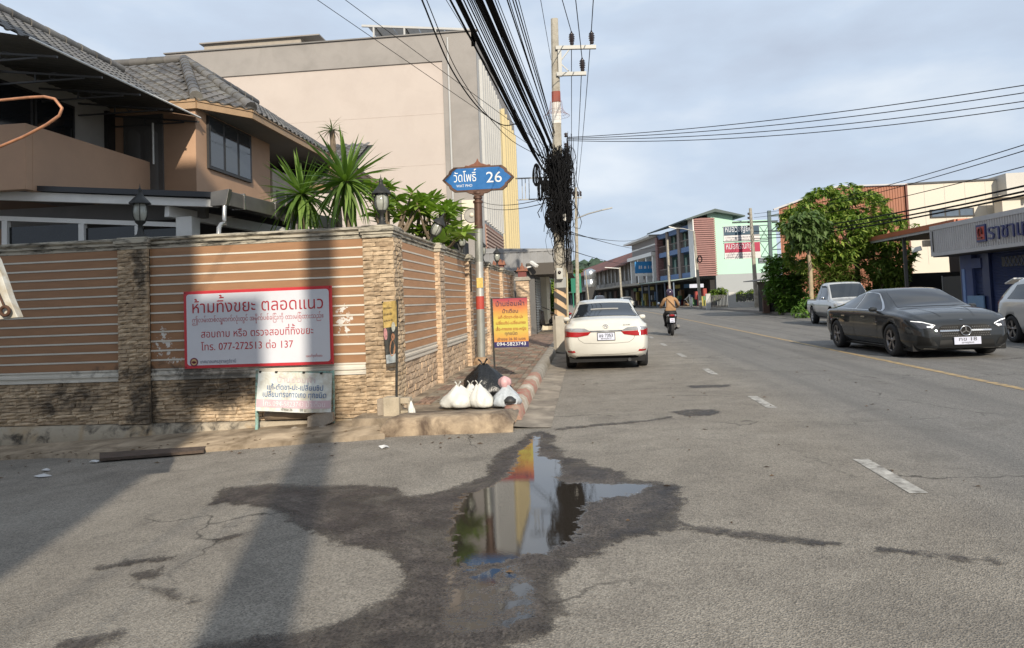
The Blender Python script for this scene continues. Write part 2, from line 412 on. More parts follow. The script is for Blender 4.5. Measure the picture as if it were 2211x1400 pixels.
wet = sdist([UG(*q) for q in wet_main], gx, gy); wtr = np.maximum(sdist([UG(*q) for q in water_main], gx, gy), np.minimum(sdist([UG(*q) for q in water_low], gx, gy), .035))
for t in trails: wet = np.maximum(wet, np.minimum(sdist([UG(*q) for q in t], gx, gy), .03))
keep = wet > -.14; idx = -np.ones(gx.shape, int); vv, aw_, at_ = [], [], []
ff = []; H_, W_ = gx.shape
for r in range(H_ - 1):
    for c in range(W_ - 1):
        if keep[r, c] or keep[r + 1, c] or keep[r, c + 1] or keep[r + 1, c + 1]:
            f = []
            for a, b_ in ((r, c), (r, c + 1), (r + 1, c + 1), (r + 1, c)):
                if idx[a, b_] < 0:
                    idx[a, b_] = len(vv); x, y = float(gx[a, b_]), float(gy[a, b_]); vv.append((x, y, gz(x, y) + .005)); aw_.append(float(wet[a, b_])); at_.append(float(wtr[a, b_]))
                f.append(int(idx[a, b_]))
            ff.append(tuple(f))
b = MB(); b.add(vv, ff, True); o = structure(b.build('puddle', WET, fix=False))
for nm, dat in (('wet', aw_), ('water', at_)):
    at = o.data.attributes.new(nm, 'FLOAT', 'POINT'); at.data.foreach_set('value', dat)

# painted markings
PAINT = M('road_paint', (0.52, 0.50, 0.45), 0.7, var=0.15, vs=6, bump=0.3, bs=90, dirt=((0.16, 0.145, 0.125), 0.5, 9))
YPAINT = M('yellow_paint', (0.50, 0.34, 0.13), 0.7, var=0.15, vs=6, dirt=((0.17, 0.145, 0.12), 0.5, 8))
root = ROAD
def road_x(y):                                        # the street bends left beyond the motorcycle
    return 0.0 if y < 60 else -((y - 60) ** 2) * 0.0011
for k in range(26):
    y0 = 5.55 + 4.1 * k; w = 0.065; b = MB()
    b.grid([[(2.34 - w + road_x(y), y, 0.004), (2.34 + w + road_x(y), y, 0.004)] for y in (y0, y0 + 0.55, y0 + 1.12)], flip=True)
    b.build('dash', PAINT, root, fix=False)
b = MB(); b.grid([[(6.02 - 0.07 + road_x(y), y, 0.004), (6.02 + 0.07 + road_x(y), y, 0.004)] for y in [-2 + i * 3 for i in range(60)]]); b.build('centre_line', YPAINT, root, fix=False)

# left pavement: bed, front retaining lump, gutter, kerb stones, paving tiles
ZP = 0.15
PV0, PVX0, PVX1 = 8.35, -2.62, -0.98
b = MB(); b.prism([(PVX0 - .3, 8.75, -.3), (PVX1, 8.75, -.3), (PVX1 - 0.02, 9.4, -.3), (PVX1, 60, -.3), (-20, 60, -.3), (-20, 28, -.3), (PVX0 - .3, 28, -.3)], (0, 0, .3 + ZP - 0.02))
pave = structure(b.build('pavement', CONC))
# worn concrete lip across the mouth of the pavement
b = MB(); rows = []
A0, A1 = UZ(820, 948, -0.02), UZ(1108, 934, 0.0)
for i in range(25):
    t = i / 24; p = A0.lerp(A1, t); n = lambda k, s=0.02: mnoise.noise(V((t * 9, k, 3))) * s
    h = 0.205 * min(1, 0.55 + t * 8) * (1 if t < 0.93 else 1 - (t - 0.93) * 8)
    rows.append([(p.x, p.y + n(1), -0.12), (p.x, p.y + 0.015 + n(1), h * 0.55), (p.x, p.y + 0.06 + n(2), h * 0.92 + n(3, .012)), (p.x, p.y + 0.13 + n(2), h + n(3, .012)), (p.x, p.y + 0.45, h - 0.015 + n(4, .01)), (p.x, p.y + 0.95, ZP - 0.012 + n(5, .01)), (p.x, p.y + 1.0, -0.1)])
b.grid(rows)
LIP = M('lip_concrete', (0.40, 0.31, 0.21), 0.85, var=0.22, vs=4, bump=0.6, bs=38, dirt=((0.09, 0.06, 0.04), 0.5, 3.2))
b.build('worn_lip', LIP, pave)
# sloping apron along the front wall foot
b = MB(); rows = []
edge = [(-60, 1000), (0, 995), (110, 990), (215, 992), (330, 984), (450, 977), (560, 968), (680, 958), (760, 954), (830, 948)]
back = [(-60, 976), (0, 972), (110, 968), (215, 966), (330, 962), (450, 950), (560, 944), (680, 934), (760, 922), (830, 905)]
for e_, k_ in zip(edge, back):
    p = UG(*e_); q = UG(*k_); rows.append([(p.x, p.y, p.z - 0.08), (p.x, p.y + 0.02, p.z + 0.045), (q.x, min(9.17, q.y + .1), q.z + 0.075), (q.x, 9.24, q.z + 0.09)])
b.grid(rows); structure(b.build('apron', M('apron_concrete', (0.38, 0.30, 0.21), 0.85, var=0.25, vs=3, bump=0.5, bs=40, dirt=((0.12, 0.085, 0.05), 0.45, 2.5)), bevel=0.0))
b = MB(); P = [UG(215, 1000), UG(440, 982), UG(445, 973), UG(215, 986)]
b.prism([(p.x, p.y, p.z + 0.02) for p in P], (0, 0, 0.03)); structure(b.build('timber_edge', M('rotten_board', (0.085, 0.06, 0.045), 0.9, var=0.4, vs=12, bump=0.6, bs=50)))
# gutter strip
b = MB(); b.grid([[(-0.90, y, 0.03), (-0.70, y, 0.012), (-0.46 + 0.006 * sin(y * 3), y, 0.008)] for y in [8.55 + i * 0.8 for i in range(60)]], flip=True)
structure(b.build('gutter', M('gutter_concrete', (0.33, 0.285, 0.225), 0.85, var=0.2, vs=2, bump=0.4, bs=40, dirt=((0.12, 0.10, 0.08), 0.4, 2.5))))
# kerb stones, worn red and white
RED = M('kerb_red', (0.36, 0.10, 0.085), 0.8, var=0.3, vs=8, bump=0.5, bs=40, dirt=((0.36, 0.28, 0.20), 0.6, 6))
WHT = M('kerb_white', (0.56, 0.52, 0.45), 0.8, var=0.2, vs=8, bump=0.5, bs=40, dirt=((0.33, 0.25, 0.17), 0.6, 6))
kerb = structure(MB().box(-1.0, -0.9, 9.3, 62, -.2, .02).build('kerb', CONC))
y = 9.02; k = 0
while y < 60:
    l = 0.62 if y < 13.2 else 1.2
    m = (RED, WHT)[k % 2] if y < 13.2 else CONC2
    b = MB(); rows = []
    for yy in (y, y + l * .33, y + l * .66, y + l - 0.012):
        h = ZP + 0.035 + 0.012 * mnoise.noise(V((0, yy * 2, 1)))
        if yy == 9.02: h *= 0.62
        rows.append([(-1.07, yy, -0.1), (-1.07, yy, h - .02), (-1.04, yy, h), (-0.93, yy, h + .004), (-0.87, yy, h - .04), (-0.845, yy, 0.05), (-0.84, yy, -0.1)])
    b.grid(rows); b.add(rows[0], [tuple(range(7))]); b.add(rows[-1], [tuple(range(7))[::-1]]); b.build('kerb_stone', m, kerb)
    y += l; k += 1
# paving tiles: alternate dull red and grey columns with a raised waffle face
T_RED = M('tile_red', (0.30, 0.19, 0.135), 0.85, var=0.2, vs=9, bump=0.4, bs=60, rnd=0.18, dirt=((0.13, 0.10, 0.075), 0.5, 2.5))
T_GRY = M('tile_grey', (0.27, 0.235, 0.185), 0.85, var=0.2, vs=9, bump=0.4, bs=60, rnd=0.18, dirt=((0.12, 0.095, 0.07), 0.5, 2.5))
def tile_mesh(m):
    b = MB(); s_ = 0.118
    b.box(-s_, s_, -s_, s_, -0.03, 0.0)
    for i in range(3): b.box(-s_ + .012 + i * 0.078, -s_ + .066 + i * 0.078, -s_ + .012, s_ - .012, -0.002, 0.009)
    me = b.mesh('tile', [m]); return me
TM = [tile_mesh(T_RED), tile_mesh(T_GRY)]
tiles = []; rest = MB()
for j in range(80):
    for i in range(6):
        x = -2.28 + i * 0.243; yy = 9.95 + j * 0.243
        c = (i + (j // 3)) % 2
        if j < 50:
            o = obj('paving_tile', TM[c], pave); o.location = (x, yy, ZP - .008 + 0.006 * mnoise.noise(V((x * 3, yy * 3, 0)))); o.rotation_euler = (random.gauss(0, .012), random.gauss(0, .012), random.gauss(0, .01) + pi / 2 * (c))
        else: rest.box(x - .118, x + .118, yy - .118, yy + .118, ZP - .03, ZP - .004)
tag(rest.build('far_paving_tiles', T_RED, pave), kind='stuff')

# right-hand pavement and kerb
RK = [(12.1, -5), (12.1, 20), (12.1, 40), (12.1, 55), (12.0, 62), (11.5, 72), (10.6, 86), (9.4, 103), (6.5, 130), (2, 165), (-6, 210)]
RP = M('far_pavement', (0.30, 0.26, 0.215), 0.85, var=0.2, vs=1.2, bump=0.3, bs=30, dirt=((0.13, 0.11, 0.09), 0.4, 1.2))
RKM = M('far_kerb', (0.17, 0.15, 0.13), 0.85, var=0.25, vs=2)
b = MB(); b.grid([[(x, y, 0.0), (x + .02, y, .14), (x + .2, y, .15), (x + 60, y + 10, .15)] for x, y in RK]); structure(b.build('far_pavement', RP))
b = MB(); b.grid([[(x - .02, y, -.05), (x - .01, y, .15), (x + .19, y, .158)] for x, y in RK], flip=True); structure(b.build('far_kerb', RKM))
# wooded hills on the skyline
HILL = M('hill_forest', (0.035, 0.062, 0.040), 0.95, var=0.5, vs=0.06, rnd=0.2)
for nm, D, pts, sd in (('hill', 900, [(1040, 640), (1180, 628), (1240, 574), (1290, 566), (1330, 574), (1390, 590), (1470, 614), (1560, 632)], 1),):
    b = MB(); rows = []
    import bisect
    for i in range(181):
        px_ = 1000 + i * 3.4; k = max(0, min(len(pts) - 2, bisect.bisect([q[0] for q in pts], px_) - 1)); a_, c_ = pts[k], pts[k + 1]
        t = (px_ - a_[0]) / (c_[0] - a_[0]); y_ = a_[1] + (c_[1] - a_[1]) * max(0, min(1, t))
        p = UY(px_, y_, D); top = p.z + 5 * mnoise.noise(V((px_ * .06, 1, sd))) + 3.5 * mnoise.noise(V((px_ * .23, 5, sd)))
        rows.append([(p.x, D - 120, -2), (p.x, D - 60, top * .5), (p.x, D, max(1, top)), (p.x, D + 150, max(1, top) * .9)])
    b.grid(rows); structure(b.build(nm, HILL))
    # tree crowns roughening the ridge
    b = MB()
    for i in range(900):
        r = random.choice(rows); p = V(r[1]).lerp(V(r[2]), random.random() ** .5) if random.random() < .7 else V(r[0]).lerp(V(r[1]), random.random()); s_ = random.uniform(3, 8)
        vs_ = [p + V((cos(a) * s_ * random.uniform(.7, 1.2), sin(a) * s_ * .8, random.uniform(-.3, .4) * s_)) for a in [k * pi / 3 for k in range(6)]]
        b.add(vs_ + [p + V((0, 0, s_ * random.uniform(.5, 1))), p - V((0, 0, s_))], [(k, (k + 1) % 6, 6) for k in range(6)] + [((k + 1) % 6, k, 7) for k in range(6)])
    tag(b.build('hill_wood', HILL), 'dark wooded hill on the skyline behind the rusty roofs', 'wood', kind='stuff')
# ================================================================== boundary wall, signs, rubbish
def mould(N, P, spots, scale=5.0, lo=0.42, hi=0.62):
    """0..1 grime factor: noise inside soft ellipses given in world x, z (front wall)"""
    n = N.noise(P, scale, 8, 0.65, 0.6); tot = None
    for cx_, cz_, rx, rz, st in spots:
        d = N.n('ShaderNodeVectorMath', {0: P, 1: (cx_, 9.2, cz_)}, operation='SUBTRACT').outputs[0]
        d = N.n('ShaderNodeVectorMath', {0: d, 1: (1 / rx, 0.25, 1 / rz)}, operation='MULTIPLY').outputs[0]
        d = N.n('ShaderNodeVectorMath', {0: d}, operation='LENGTH').outputs['Value']
        g = N.math('MULTIPLY', N.ramp(d, (0.25, 1), (1.0, 0)), st)
        tot = g if tot is None else N.math('MAXIMUM', tot, g)
    k = N.math('ADD', n, N.math('MULTIPLY', N.math('SUBTRACT', tot, 0.5), 0.5))
    return N.math('MULTIPLY', N.ramp(k, (lo, 0), (hi, 1)), N.math('MINIMUM', N.math('MULTIPLY', tot, 3.0), 1.0))
SPOTS = [(-4.95, 0.5, 0.95, 0.55, .85), (-5.9, 0.35, 0.4, .8, 0.75), (-5.93, 2.15, 0.2, 0.62, 0.8), (-7.0, 0.42, 1.2, 0.4, 0.55), (-3.6, 0.10, 1.0, 0.30, 0.45), (-5.6, .75, 2.2, 0.2, 0.6), (-6, 2.5, 3, 0.12, 0.65), (-7.4, 0.0, 1.5, .22, .35), (-5.4, -.05, 1.3, .2, .5)]
def stone_mat(name, a, b, spots=SPOTS):
    N = NT(name); P = N.pos(); r = N.rnd()
    c = N.ramp(r, (0.0, a), (0.5, tuple((x + y) / 2 for x, y in zip(a, b))), (1.0, b))
    n = N.noise(P, 14, 6, 0.65); c = N.mix(1.0, c, N.ramp(n, (0.3, 0.62), (0.7, 1.25)), 'MULTIPLY')
    c = N.mix(N.math('MULTIPLY', mould(N, P, spots), 0.8), c, (0.04, 0.033, 0.026))
    N.l(c, N.b.inputs['Base Color']); N.b.inputs['Roughness'].default_value = 0.85; N.bump(N.noise(P, 55, 6, 0.65), 0.7, 0.012); return N.m
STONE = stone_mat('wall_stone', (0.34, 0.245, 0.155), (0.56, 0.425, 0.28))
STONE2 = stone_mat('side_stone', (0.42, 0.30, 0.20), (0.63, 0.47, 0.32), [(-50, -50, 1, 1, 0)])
def slat_mat(name, col, chips, spots=SPOTS):
    N = NT(name); P = N.pos()
    n = N.noise(N.n('ShaderNodeVectorMath', {0: P, 1: (1.5, 1.5, 9)}, operation='MULTIPLY').outputs[0], 2, 7, 0.6)
    c = N.mix(n, tuple(x * 0.75 for x in col), tuple(x * 1.25 for x in col))
    c = N.mix(mould(N, P, chips, 13, 0.75, 0.78), c, (0.60, 0.57, 0.52))
    c = N.mix(N.math('MULTIPLY', mould(N, P, spots), 0.8), c, (0.03, 0.025, 0.02))
    N.l(c, N.b.inputs['Base Color']); N.b.inputs['Roughness'].default_value = 0.62; N.bump(N.noise(P, 40, 4), 0.15, 0.006); return N.m
CHIPS = [(-5.65, 1.1, .35, .55, 1), (-3.15, 1.35, .35, .6, 1), (-5.5, .9, .5, .2, .9)]
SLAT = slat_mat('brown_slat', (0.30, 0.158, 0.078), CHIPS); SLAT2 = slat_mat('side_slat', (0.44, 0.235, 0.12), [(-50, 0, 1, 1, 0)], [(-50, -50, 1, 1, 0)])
TRIM = slat_mat('white_trim', (0.60, 0.56, 0.48), [(-50, 0, 1, 1, 0)])
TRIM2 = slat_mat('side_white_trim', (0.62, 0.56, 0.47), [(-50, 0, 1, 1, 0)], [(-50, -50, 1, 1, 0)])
def cap_mat():
    N = NT('mouldy_coping'); P = N.pos(); Q = N.n('ShaderNodeVectorMath', {0: P, 1: (1, 1, 6)}, operation='MULTIPLY').outputs[0]
    g = N.ramp(N.noise(Q, 3.2, 9, 0.7, 0.4), (0.46, 0), (0.62, 1))
    c = N.mix(g, (0.44, 0.40, 0.32), (0.05, 0.045, 0.036)); N.l(c, N.b.inputs['Base Color']); N.b.inputs['Roughness'].default_value = 0.9; N.bump(N.noise(P, 40, 5), 0.5, 0.01); return N.m
CAP = cap_mat()
def plinth_mat():
    N = NT('stained_plinth'); P = N.pos()
    c = N.mix(N.noise(P, 3, 6, .6), (0.34, 0.29, 0.22), (0.46, 0.39, 0.29))
    c = N.mix(N.ramp(N.noise(P, 1.3, 6, .6, .6), (.5, 0), (.66, .8)), c, (0.36, 0.23, 0.10))
    c = N.mix(N.math('MULTIPLY', mould(N, P, [(-5.6, 0, 2.4, .22, .5), (-7.6, -.12, .9, .22, .55), (-4.7, 0, .8, .2, .4)]), .9), c, (0.035, 0.03, 0.025))
    N.l(c, N.b.inputs['Base Color']); N.b.inputs['Roughness'].default_value = .9; N.bump(N.noise(P, 25, 7, .7), .8, .02); return N.m
PLINTH = plinth_mat(); MORTAR = M('mortar', (0.10, 0.08, 0.06), 0.95, var=0.2)

def stone_variants(m, n=6):
    r = []
    for k in range(n):
        b = MB(); rows = []
        for i in range(4):
            row = []
            for j in range(3):
                x = -0.49 + 0.98 * i / 3; zz = -0.45 + 0.9 * j / 2
                edge = i in (0, 3) or j in (0, 2)
                row.append((x + random.gauss(0, .008), -0.5 + (0.14 if edge else 0) + random.uniform(-.16, .16), zz + (random.gauss(0, .05) if edge else 0)))
            rows.append(row)
        b.grid(rows, smooth=False)
        ring = [rows[i][0] for i in range(4)] + [rows[3][1]] + [rows[i][2] for i in (3, 2, 1, 0)] + [rows[0][1]]
        n0 = len(ring); b.add(ring + [(x, 0.5, z_) for x, y, z_ in ring], [(i, (i + 1) % n0, n0 + (i + 1) % n0, n0 + i) for i in range(n0)])
        me = b.mesh('stone', [m]); bm = bmesh.new(); bm.from_mesh(me); bmesh.ops.remove_doubles(bm, verts=bm.verts, dist=1e-5); bmesh.ops.recalc_face_normals(bm, faces=bm.faces); bm.to_mesh(me); bm.free(); r.append(me)
    return r
SV = {STONE: stone_variants(STONE), STONE2: stone_variants(STONE2)}
def courses(u0, u1, z0, z1, h, wmin, wmax):
    out = []; z = z0; n = max(1, round((z1 - z0) / h)); h = (z1 - z0) / n
    for j in range(n):
        u = u0; 
        while u < u1 - 0.01:
            w = random.uniform(wmin, wmax)
            if u1 - u - w < wmin * 0.6: w = u1 - u
            out.append((u, min(w, u1 - u), z0 + j * h, h)); u += w
    return out
def lay_stones(parent, mat, faces, limit=300):
    """faces: list of (axis, plane, depth, stones); axis 'y' faces the camera, 'x' faces the street"""
    al = [(w * h / max(1.0, dist), ax, pl, dp, u, w, z0, h) for ax, pl, dp, st, dist in faces for u, w, z0, h in st]
    al.sort(key=lambda q: -q[0]); rest = MB()
    for k, (_, ax, pl, dp, u, w, z0, h) in enumerate(al):
        me = random.choice(SV[mat]); d = dp * random.uniform(.75, 1.1)
        if ax == 'y': loc = (u + w / 2, pl - d / 2 + .02, z0 + h / 2); rz = 0
        else: loc = (pl + d / 2 - .02, u + w / 2, z0 + h / 2); rz = pi / 2
        sc = (w, d, h)
        if k < limit:
            o = obj('stone', me, parent); o.location = loc; o.scale = sc; o.rotation_euler = (0, 0, rz)
        else:
            Mx = Matrix.Translation(loc) @ Matrix.Rotation(rz, 4, 'Z') @ Matrix.Diagonal((*sc, 1))
            rest.add([Mx @ v.co for v in me.vertices], [tuple(p.vertices) for p in me.polygons])
    if rest.v: tag(rest.build('small_stones', mat, parent), kind='stuff')

# ---- wall facing the camera
fw = thing('boundary_wall', 'tan stone and brown slatted boundary wall facing the side lane, mouldy at the foot', 'wall', (-5.6, 9.3, -.2))
YF, YP = 9.2, 9.25
b = MB(); b.box(-9.6, -2.5, 9.27, 9.42, -.5, 2.44); b.box(-6.25, -5.84, 9.2, 9.5, -.1, 2.44); b.box(-2.85, -2.46, 9.215, 9.62, -.1, 2.44); b.build('core', MORTAR, fw)
rows = []; b = MB()
for i in range(40):
    x = -9.6 + i * (9.6 - 2.44) / 39; n = .012 * mnoise.noise(V((x * 3, 0, 2)))
    rows.append([(x, 9.17 + n, -.6), (x, 9.165 + n, -.12), (x, 9.17 + n, .035 + .01 * mnoise.noise(V((x * 5, 1, 1)))), (x, 9.215, .055), (x, 9.3, .055)])
b.grid(rows); b.build('plinth', PLINTH, fw)
for x0, x1 in ((-9.6, -6.26), (-5.83, -2.86)):
    for nm, prof, z0 in (('coping', [(.00, .0), (-.02, .0), (-.02, .03), (-.005, .034), (-.005, .055), (-.035, .06), (-.035, .09), (-.02, .095), (-.06, .12), (-.06, .145), (-.03, .155), (.22, .155)], 2.405),
                         ('string_course', [(.0, .0), (-.03, .0), (-.03, .03), (-.012, .034), (-.012, .06), (-.035, .065), (-.035, .095), (-.015, .10), (-.015, .125), (0, .13)], .63)):
        b = MB(); n = 24
        b.grid([[(x0 + (x1 - x0) * i / n, YP + dy + .004 * mnoise.noise(V((i * .9, dz * 40, x0))), z0 + dz + .004 * mnoise.noise(V((i * .7, 3, dz * 9)))) for dy, dz in prof] for i in range(n + 1)], smooth=False)
        b.build(nm, CAP if nm == 'coping' else TRIM, fw)
    zs = [.762 + k * (2.405 - .762) / 13 for k in range(14)]
    for k in range(13):
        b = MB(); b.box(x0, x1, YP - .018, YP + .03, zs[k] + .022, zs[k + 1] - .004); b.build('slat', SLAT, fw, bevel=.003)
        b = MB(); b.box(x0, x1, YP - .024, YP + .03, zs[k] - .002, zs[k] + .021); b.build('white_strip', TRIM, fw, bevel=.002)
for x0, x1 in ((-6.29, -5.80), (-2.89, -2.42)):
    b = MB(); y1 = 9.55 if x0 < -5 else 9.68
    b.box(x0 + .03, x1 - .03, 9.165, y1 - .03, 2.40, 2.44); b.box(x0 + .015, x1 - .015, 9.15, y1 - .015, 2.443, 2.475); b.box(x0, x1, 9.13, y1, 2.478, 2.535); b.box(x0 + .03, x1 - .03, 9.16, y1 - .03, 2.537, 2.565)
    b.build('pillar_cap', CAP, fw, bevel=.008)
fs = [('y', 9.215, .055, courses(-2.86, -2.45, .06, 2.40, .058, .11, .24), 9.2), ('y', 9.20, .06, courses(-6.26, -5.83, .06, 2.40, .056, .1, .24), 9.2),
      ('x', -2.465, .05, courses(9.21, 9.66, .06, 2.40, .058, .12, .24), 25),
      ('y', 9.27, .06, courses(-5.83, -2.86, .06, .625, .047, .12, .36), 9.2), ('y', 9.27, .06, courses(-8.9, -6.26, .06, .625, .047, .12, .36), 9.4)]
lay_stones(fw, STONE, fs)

# ---- wall along the pavement
sw = thing('boundary_wall', 'sunlit side wall of brown slats and pale stone pillars running along the pavement', 'wall', (-2.7, 18, ZP))
XP = -2.60
bays = [(9.62, 12.42), (12.86, 15.66), (16.1, 18.9), (19.34, 22.14), (22.58, 25.4)]
pil = [(12.42, 12.86), (15.66, 16.1), (18.9, 19.34), (22.14, 22.58), (25.4, 25.84)]
b = MB(); b.box(-2.8, XP - .02, 9.6, 25.84, -.2, 2.5)
for y0, y1 in pil: b.box(-2.8, -2.505, y0 + .01, y1 - .01, -.2, 2.5)
b.build('core', MORTAR, sw)
fs = []
for k, (y0, y1) in enumerate(bays):
    for nm, prof, z0 in (('coping', [(.0, .0), (.02, .0), (.02, .03), (.005, .034), (.005, .055), (.035, .06), (.035, .09), (.02, .095), (.06, .12), (.06, .145), (.03, .155), (-.25, .155)], 2.42),
                         ('string_course', [(.0, .0), (.03, .0), (.03, .03), (.012, .034), (.012, .06), (.035, .065), (.035, .095), (.015, .10), (.015, .125), (0, .13)], .70)):
        b = MB(); b.grid([[(XP + dx, y0 + (y1 - y0) * i / 10, z0 + dz) for dx, dz in prof] for i in range(11)], smooth=False); b.build(nm, CAP if nm == 'coping' else TRIM2, sw)
    zs = [.832 + j * (2.42 - .832) / 12 for j in range(13)]
    for j in range(12):
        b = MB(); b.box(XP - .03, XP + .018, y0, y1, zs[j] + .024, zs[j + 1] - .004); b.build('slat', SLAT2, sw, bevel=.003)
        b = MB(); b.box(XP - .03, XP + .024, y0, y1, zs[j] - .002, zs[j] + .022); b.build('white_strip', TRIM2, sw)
    fs.append(('x', XP - .01, .05, courses(y0, y1, .12, .70, .095, .16, .42), (y0 / 3) ** 1.5))
for k, (y0, y1) in enumerate(pil):
    fs.append(('x', -2.505, .04, courses(y0, y1, .12, 2.42, .075, .2, .44), (y0 / 3) ** 1.5))
    fs.append(('y', y0 + .01, .03, courses(-2.63, -2.49, .12, 2.42, .075, .14, .15), (y0 / 3) ** 1.5))
    b = MB(); b.box(-2.75, -2.46, y0 - .03, y1 + .03, 2.42, 2.47); b.box(-2.77, -2.44, y0 - .05, y1 + .05, 2.473, 2.535); b.box(-2.75, -2.47, y0 - .02, y1 + .02, 2.537, 2.575); b.build('pillar_cap', CAP, sw, bevel=.006)
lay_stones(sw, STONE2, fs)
b = MB(); b.box(-2.475, -2.455, 15.72, 15.8, 1.75, 2.44); b.build('damp_streak', M('black_streak', (.03, .025, .02), .9), sw)

# ---- gate pillar at the far end, with terracotta ornaments
TERRA = M('terracotta', (0.24, 0.10, 0.06), 0.8, var=0.25, vs=9, bump=.3)
gp = thing('gate_pillar', 'stone gate pillar with a flat grey cap at the far end of the side wall', 'pillar', (-2.35, 28, ZP))
b = MB(); b.box(-2.58, -2.12, 27.6, 28.1, 0, 2.28); b.build('core', MORTAR, gp)
lay_stones(gp, STONE2, [('y', 27.6, .04, courses(-2.6, -2.1, .14, 2.28, .1, .2, .5), 28), ('x', -2.12, .04, courses(27.6, 28.1, .14, 2.28, .1, .2, .5), 28)])
b = MB(); b.box(-2.66, -2.04, 27.52, 28.18, 2.28, 2.36); b.box(-2.62, -2.08, 27.56, 28.14, 2.362, 2.42); b.build('pillar_cap', CONC2, gp, bevel=.01)
def spirit_house(label, x, y, z, s):
    t = thing('shrine_ornament', label, 'ornament', (x, y, z))
    b = MB(); b.box(x - .2 * s, x + .2 * s, y - .2 * s, y + .2 * s, z, z + .28 * s); b.build('box', M('dark_red_wood', (.16, .04, .035), .7), t, bevel=.01)
    b = MB(); b.box(x - .27 * s, x + .27 * s, y - .27 * s, y + .27 * s, z + .28 * s, z + .33 * s); b.build('ledge', TERRA, t)
    b = MB(); b.lathe([(.24 * s, z + .33 * s), (.2 * s, z + .38 * s), (.13 * s, z + .4 * s), (.12 * s, z + .5 * s), (.05 * s, z + .55 * s), (.02 * s, z + .7 * s)], 8, (x, y, 0), smooth=False); b.build('spire', TERRA, t)
    for a in range(4):
        b = MB(); b.lathe([(.05 * s, z + .33 * s), (.03 * s, z + .42 * s), (.0, z + .5 * s)], 6, (x + .2 * s * (1 if a % 2 else -1), y + .2 * s * (1 if a > 1 else -1), 0)); b.build('corner_finial', TERRA, t)
spirit_house('terracotta roof ornament on the gate pillar top', -2.35, 27.85, 2.42, .8)
spirit_house('taller terracotta ornament behind the wall end, left of the gate pillar', -3.1, 26.6, 2.6, .9)

# ---- lanterns
IRON = M('lantern_iron', (0.03, 0.03, 0.028), 0.55, metal=.3, var=.3, vs=20)
LGL = M('lantern_glass', (0.33, 0.34, 0.30), 0.12, var=.25, vs=14, spec=.6)
def lantern(label, x, y, z, s=1.0, tilt=0.0, z_on=True):
    t = thing('wall_lantern', label, 'lantern', (x, y, z), group='lanterns on the wall')
    t.rotation_euler = (0, tilt, 0)
    def L_(nm, prof, m, n=10):
        b = MB(); b.lathe([(r * s, h * s) for r, h in prof], n); return b.build(nm, m, t, local=True)
    L_('base', [(.075, 0), (.075, .03), (.04, .06), (.03, .12), (.028, .17), (.06, .2), (.065, .22)], IRON)
    L_('glass', [(.06, .22), (.085, .27), (.092, .33), (.082, .40), (.068, .43)], LGL, 6)
    h = L_('hood', [(.13, .43), (.125, .445), (.085, .49), (.045, .53), (.03, .56)], IRON, 8)
    L_('finial', [(.03, .56), (.022, .585), (.03, .6), (.008, .63), (.0, .69)], IRON, 8)
    b = MB()
    for k in range(6):
        a = k * pi / 3; b.tube([(r * s * cos(a), r * s * sin(a), q * s) for r, q in ((.063, .22), (.088, .27), (.095, .33), (.085, .40), (.07, .435))], .005 * s, 4)
    b.build('cage', IRON, t, local=True)
lantern('black iron lantern on the mouldy front pillar, in front of the white windows', -6.04, 9.36, 2.56, 1.12)
lantern('black lantern on the corner pillar among the yucca leaves', -2.66, 9.45, 2.56, 1.05)
lantern('tilted lantern half hidden by frangipani leaves behind the corner pillar', -2.72, 12.6, 2.55, 1.0, .5)
lantern('lantern on the side wall just left of the blue street sign pole', -2.66, 15.85, 2.56, 1.0)
lantern('lantern on the side wall just right of the street sign pole', -2.66, 19.1, 2.56, 1.0)
lantern('farthest lantern on the side wall, against the grey sheet metal fascia', -2.66, 22.36, 2.56, 1.05)

# ---- the big no-dumping sign
WHITE = M('sign_white', (0.60, 0.61, 0.65), 0.35, var=.05, vs=2)
SRED = M('sign_red', (0.52, 0.035, 0.045), 0.4, var=.08); TRED = M('text_red', (0.40, 0.02, 0.03), 0.4, var=.05)
bs = thing('warning_sign', 'large white sign with red border and red writing fixed on the slatted wall', 'sign', (-4.3, 9.15, .78))
SX0, SX1, SZ0, SZ1, SY = -5.325, -3.285, .775, 1.80, 9.175
b = MB(); b.box(SX0, SX1, SY, SY + .02, SZ0, SZ1); b.build('board', SRED, bs, bevel=.003)
def rrect(x0, x1, z0, z1, r, y, n=6):
    pts = []
    for cx_, cz_, a0 in ((x1 - r, z1 - r, 0), (x0 + r, z1 - r, pi / 2), (x0 + r, z0 + r, pi), (x1 - r, z0 + r, 3 * pi / 2)):
        pts += [(cx_ + r * cos(a0 + pi / 2 * k / n), y, cz_ + r * sin(a0 + pi / 2 * k / n)) for k in range(n + 1)]
    return pts
b = MB(); b.prism(rrect(SX0 + .04, SX1 - .04, SZ0 + .04, SZ1 - .04, .04, SY - .003), (0, .004, 0)); b.build('panel', WHITE, bs)
def sgn(u, v): return (SX0 + u * (SX1 - SX0), SY - .005, SZ1 - v * (SZ1 - SZ0))
R3, U3 = (1, 0, 0), (0, 0, 1)
put_text('writing', 'ห้ามทิ้งขยะ ตลอดแนว', TRED, bs, sgn(.5, .285), R3, U3, .225, 1.83, bold=.012)
put_text('writing', 'ဤလမ်းတစ်လျှောက်လုံးတွင် အမှိုက်ပစ်ခြင်းကို တားမြစ်ထားသည်။', M('text_pale_red', (.42, .09, .10), .4), bs, sgn(.5, .405), R3, U3, .085, 1.81)
put_text('writing', 'สอบถาม หรือ ตรวจสอบที่ทิ้งขยะ', TRED, bs, sgn(.115, .605), R3, U3, .135, 1.55, 'L')
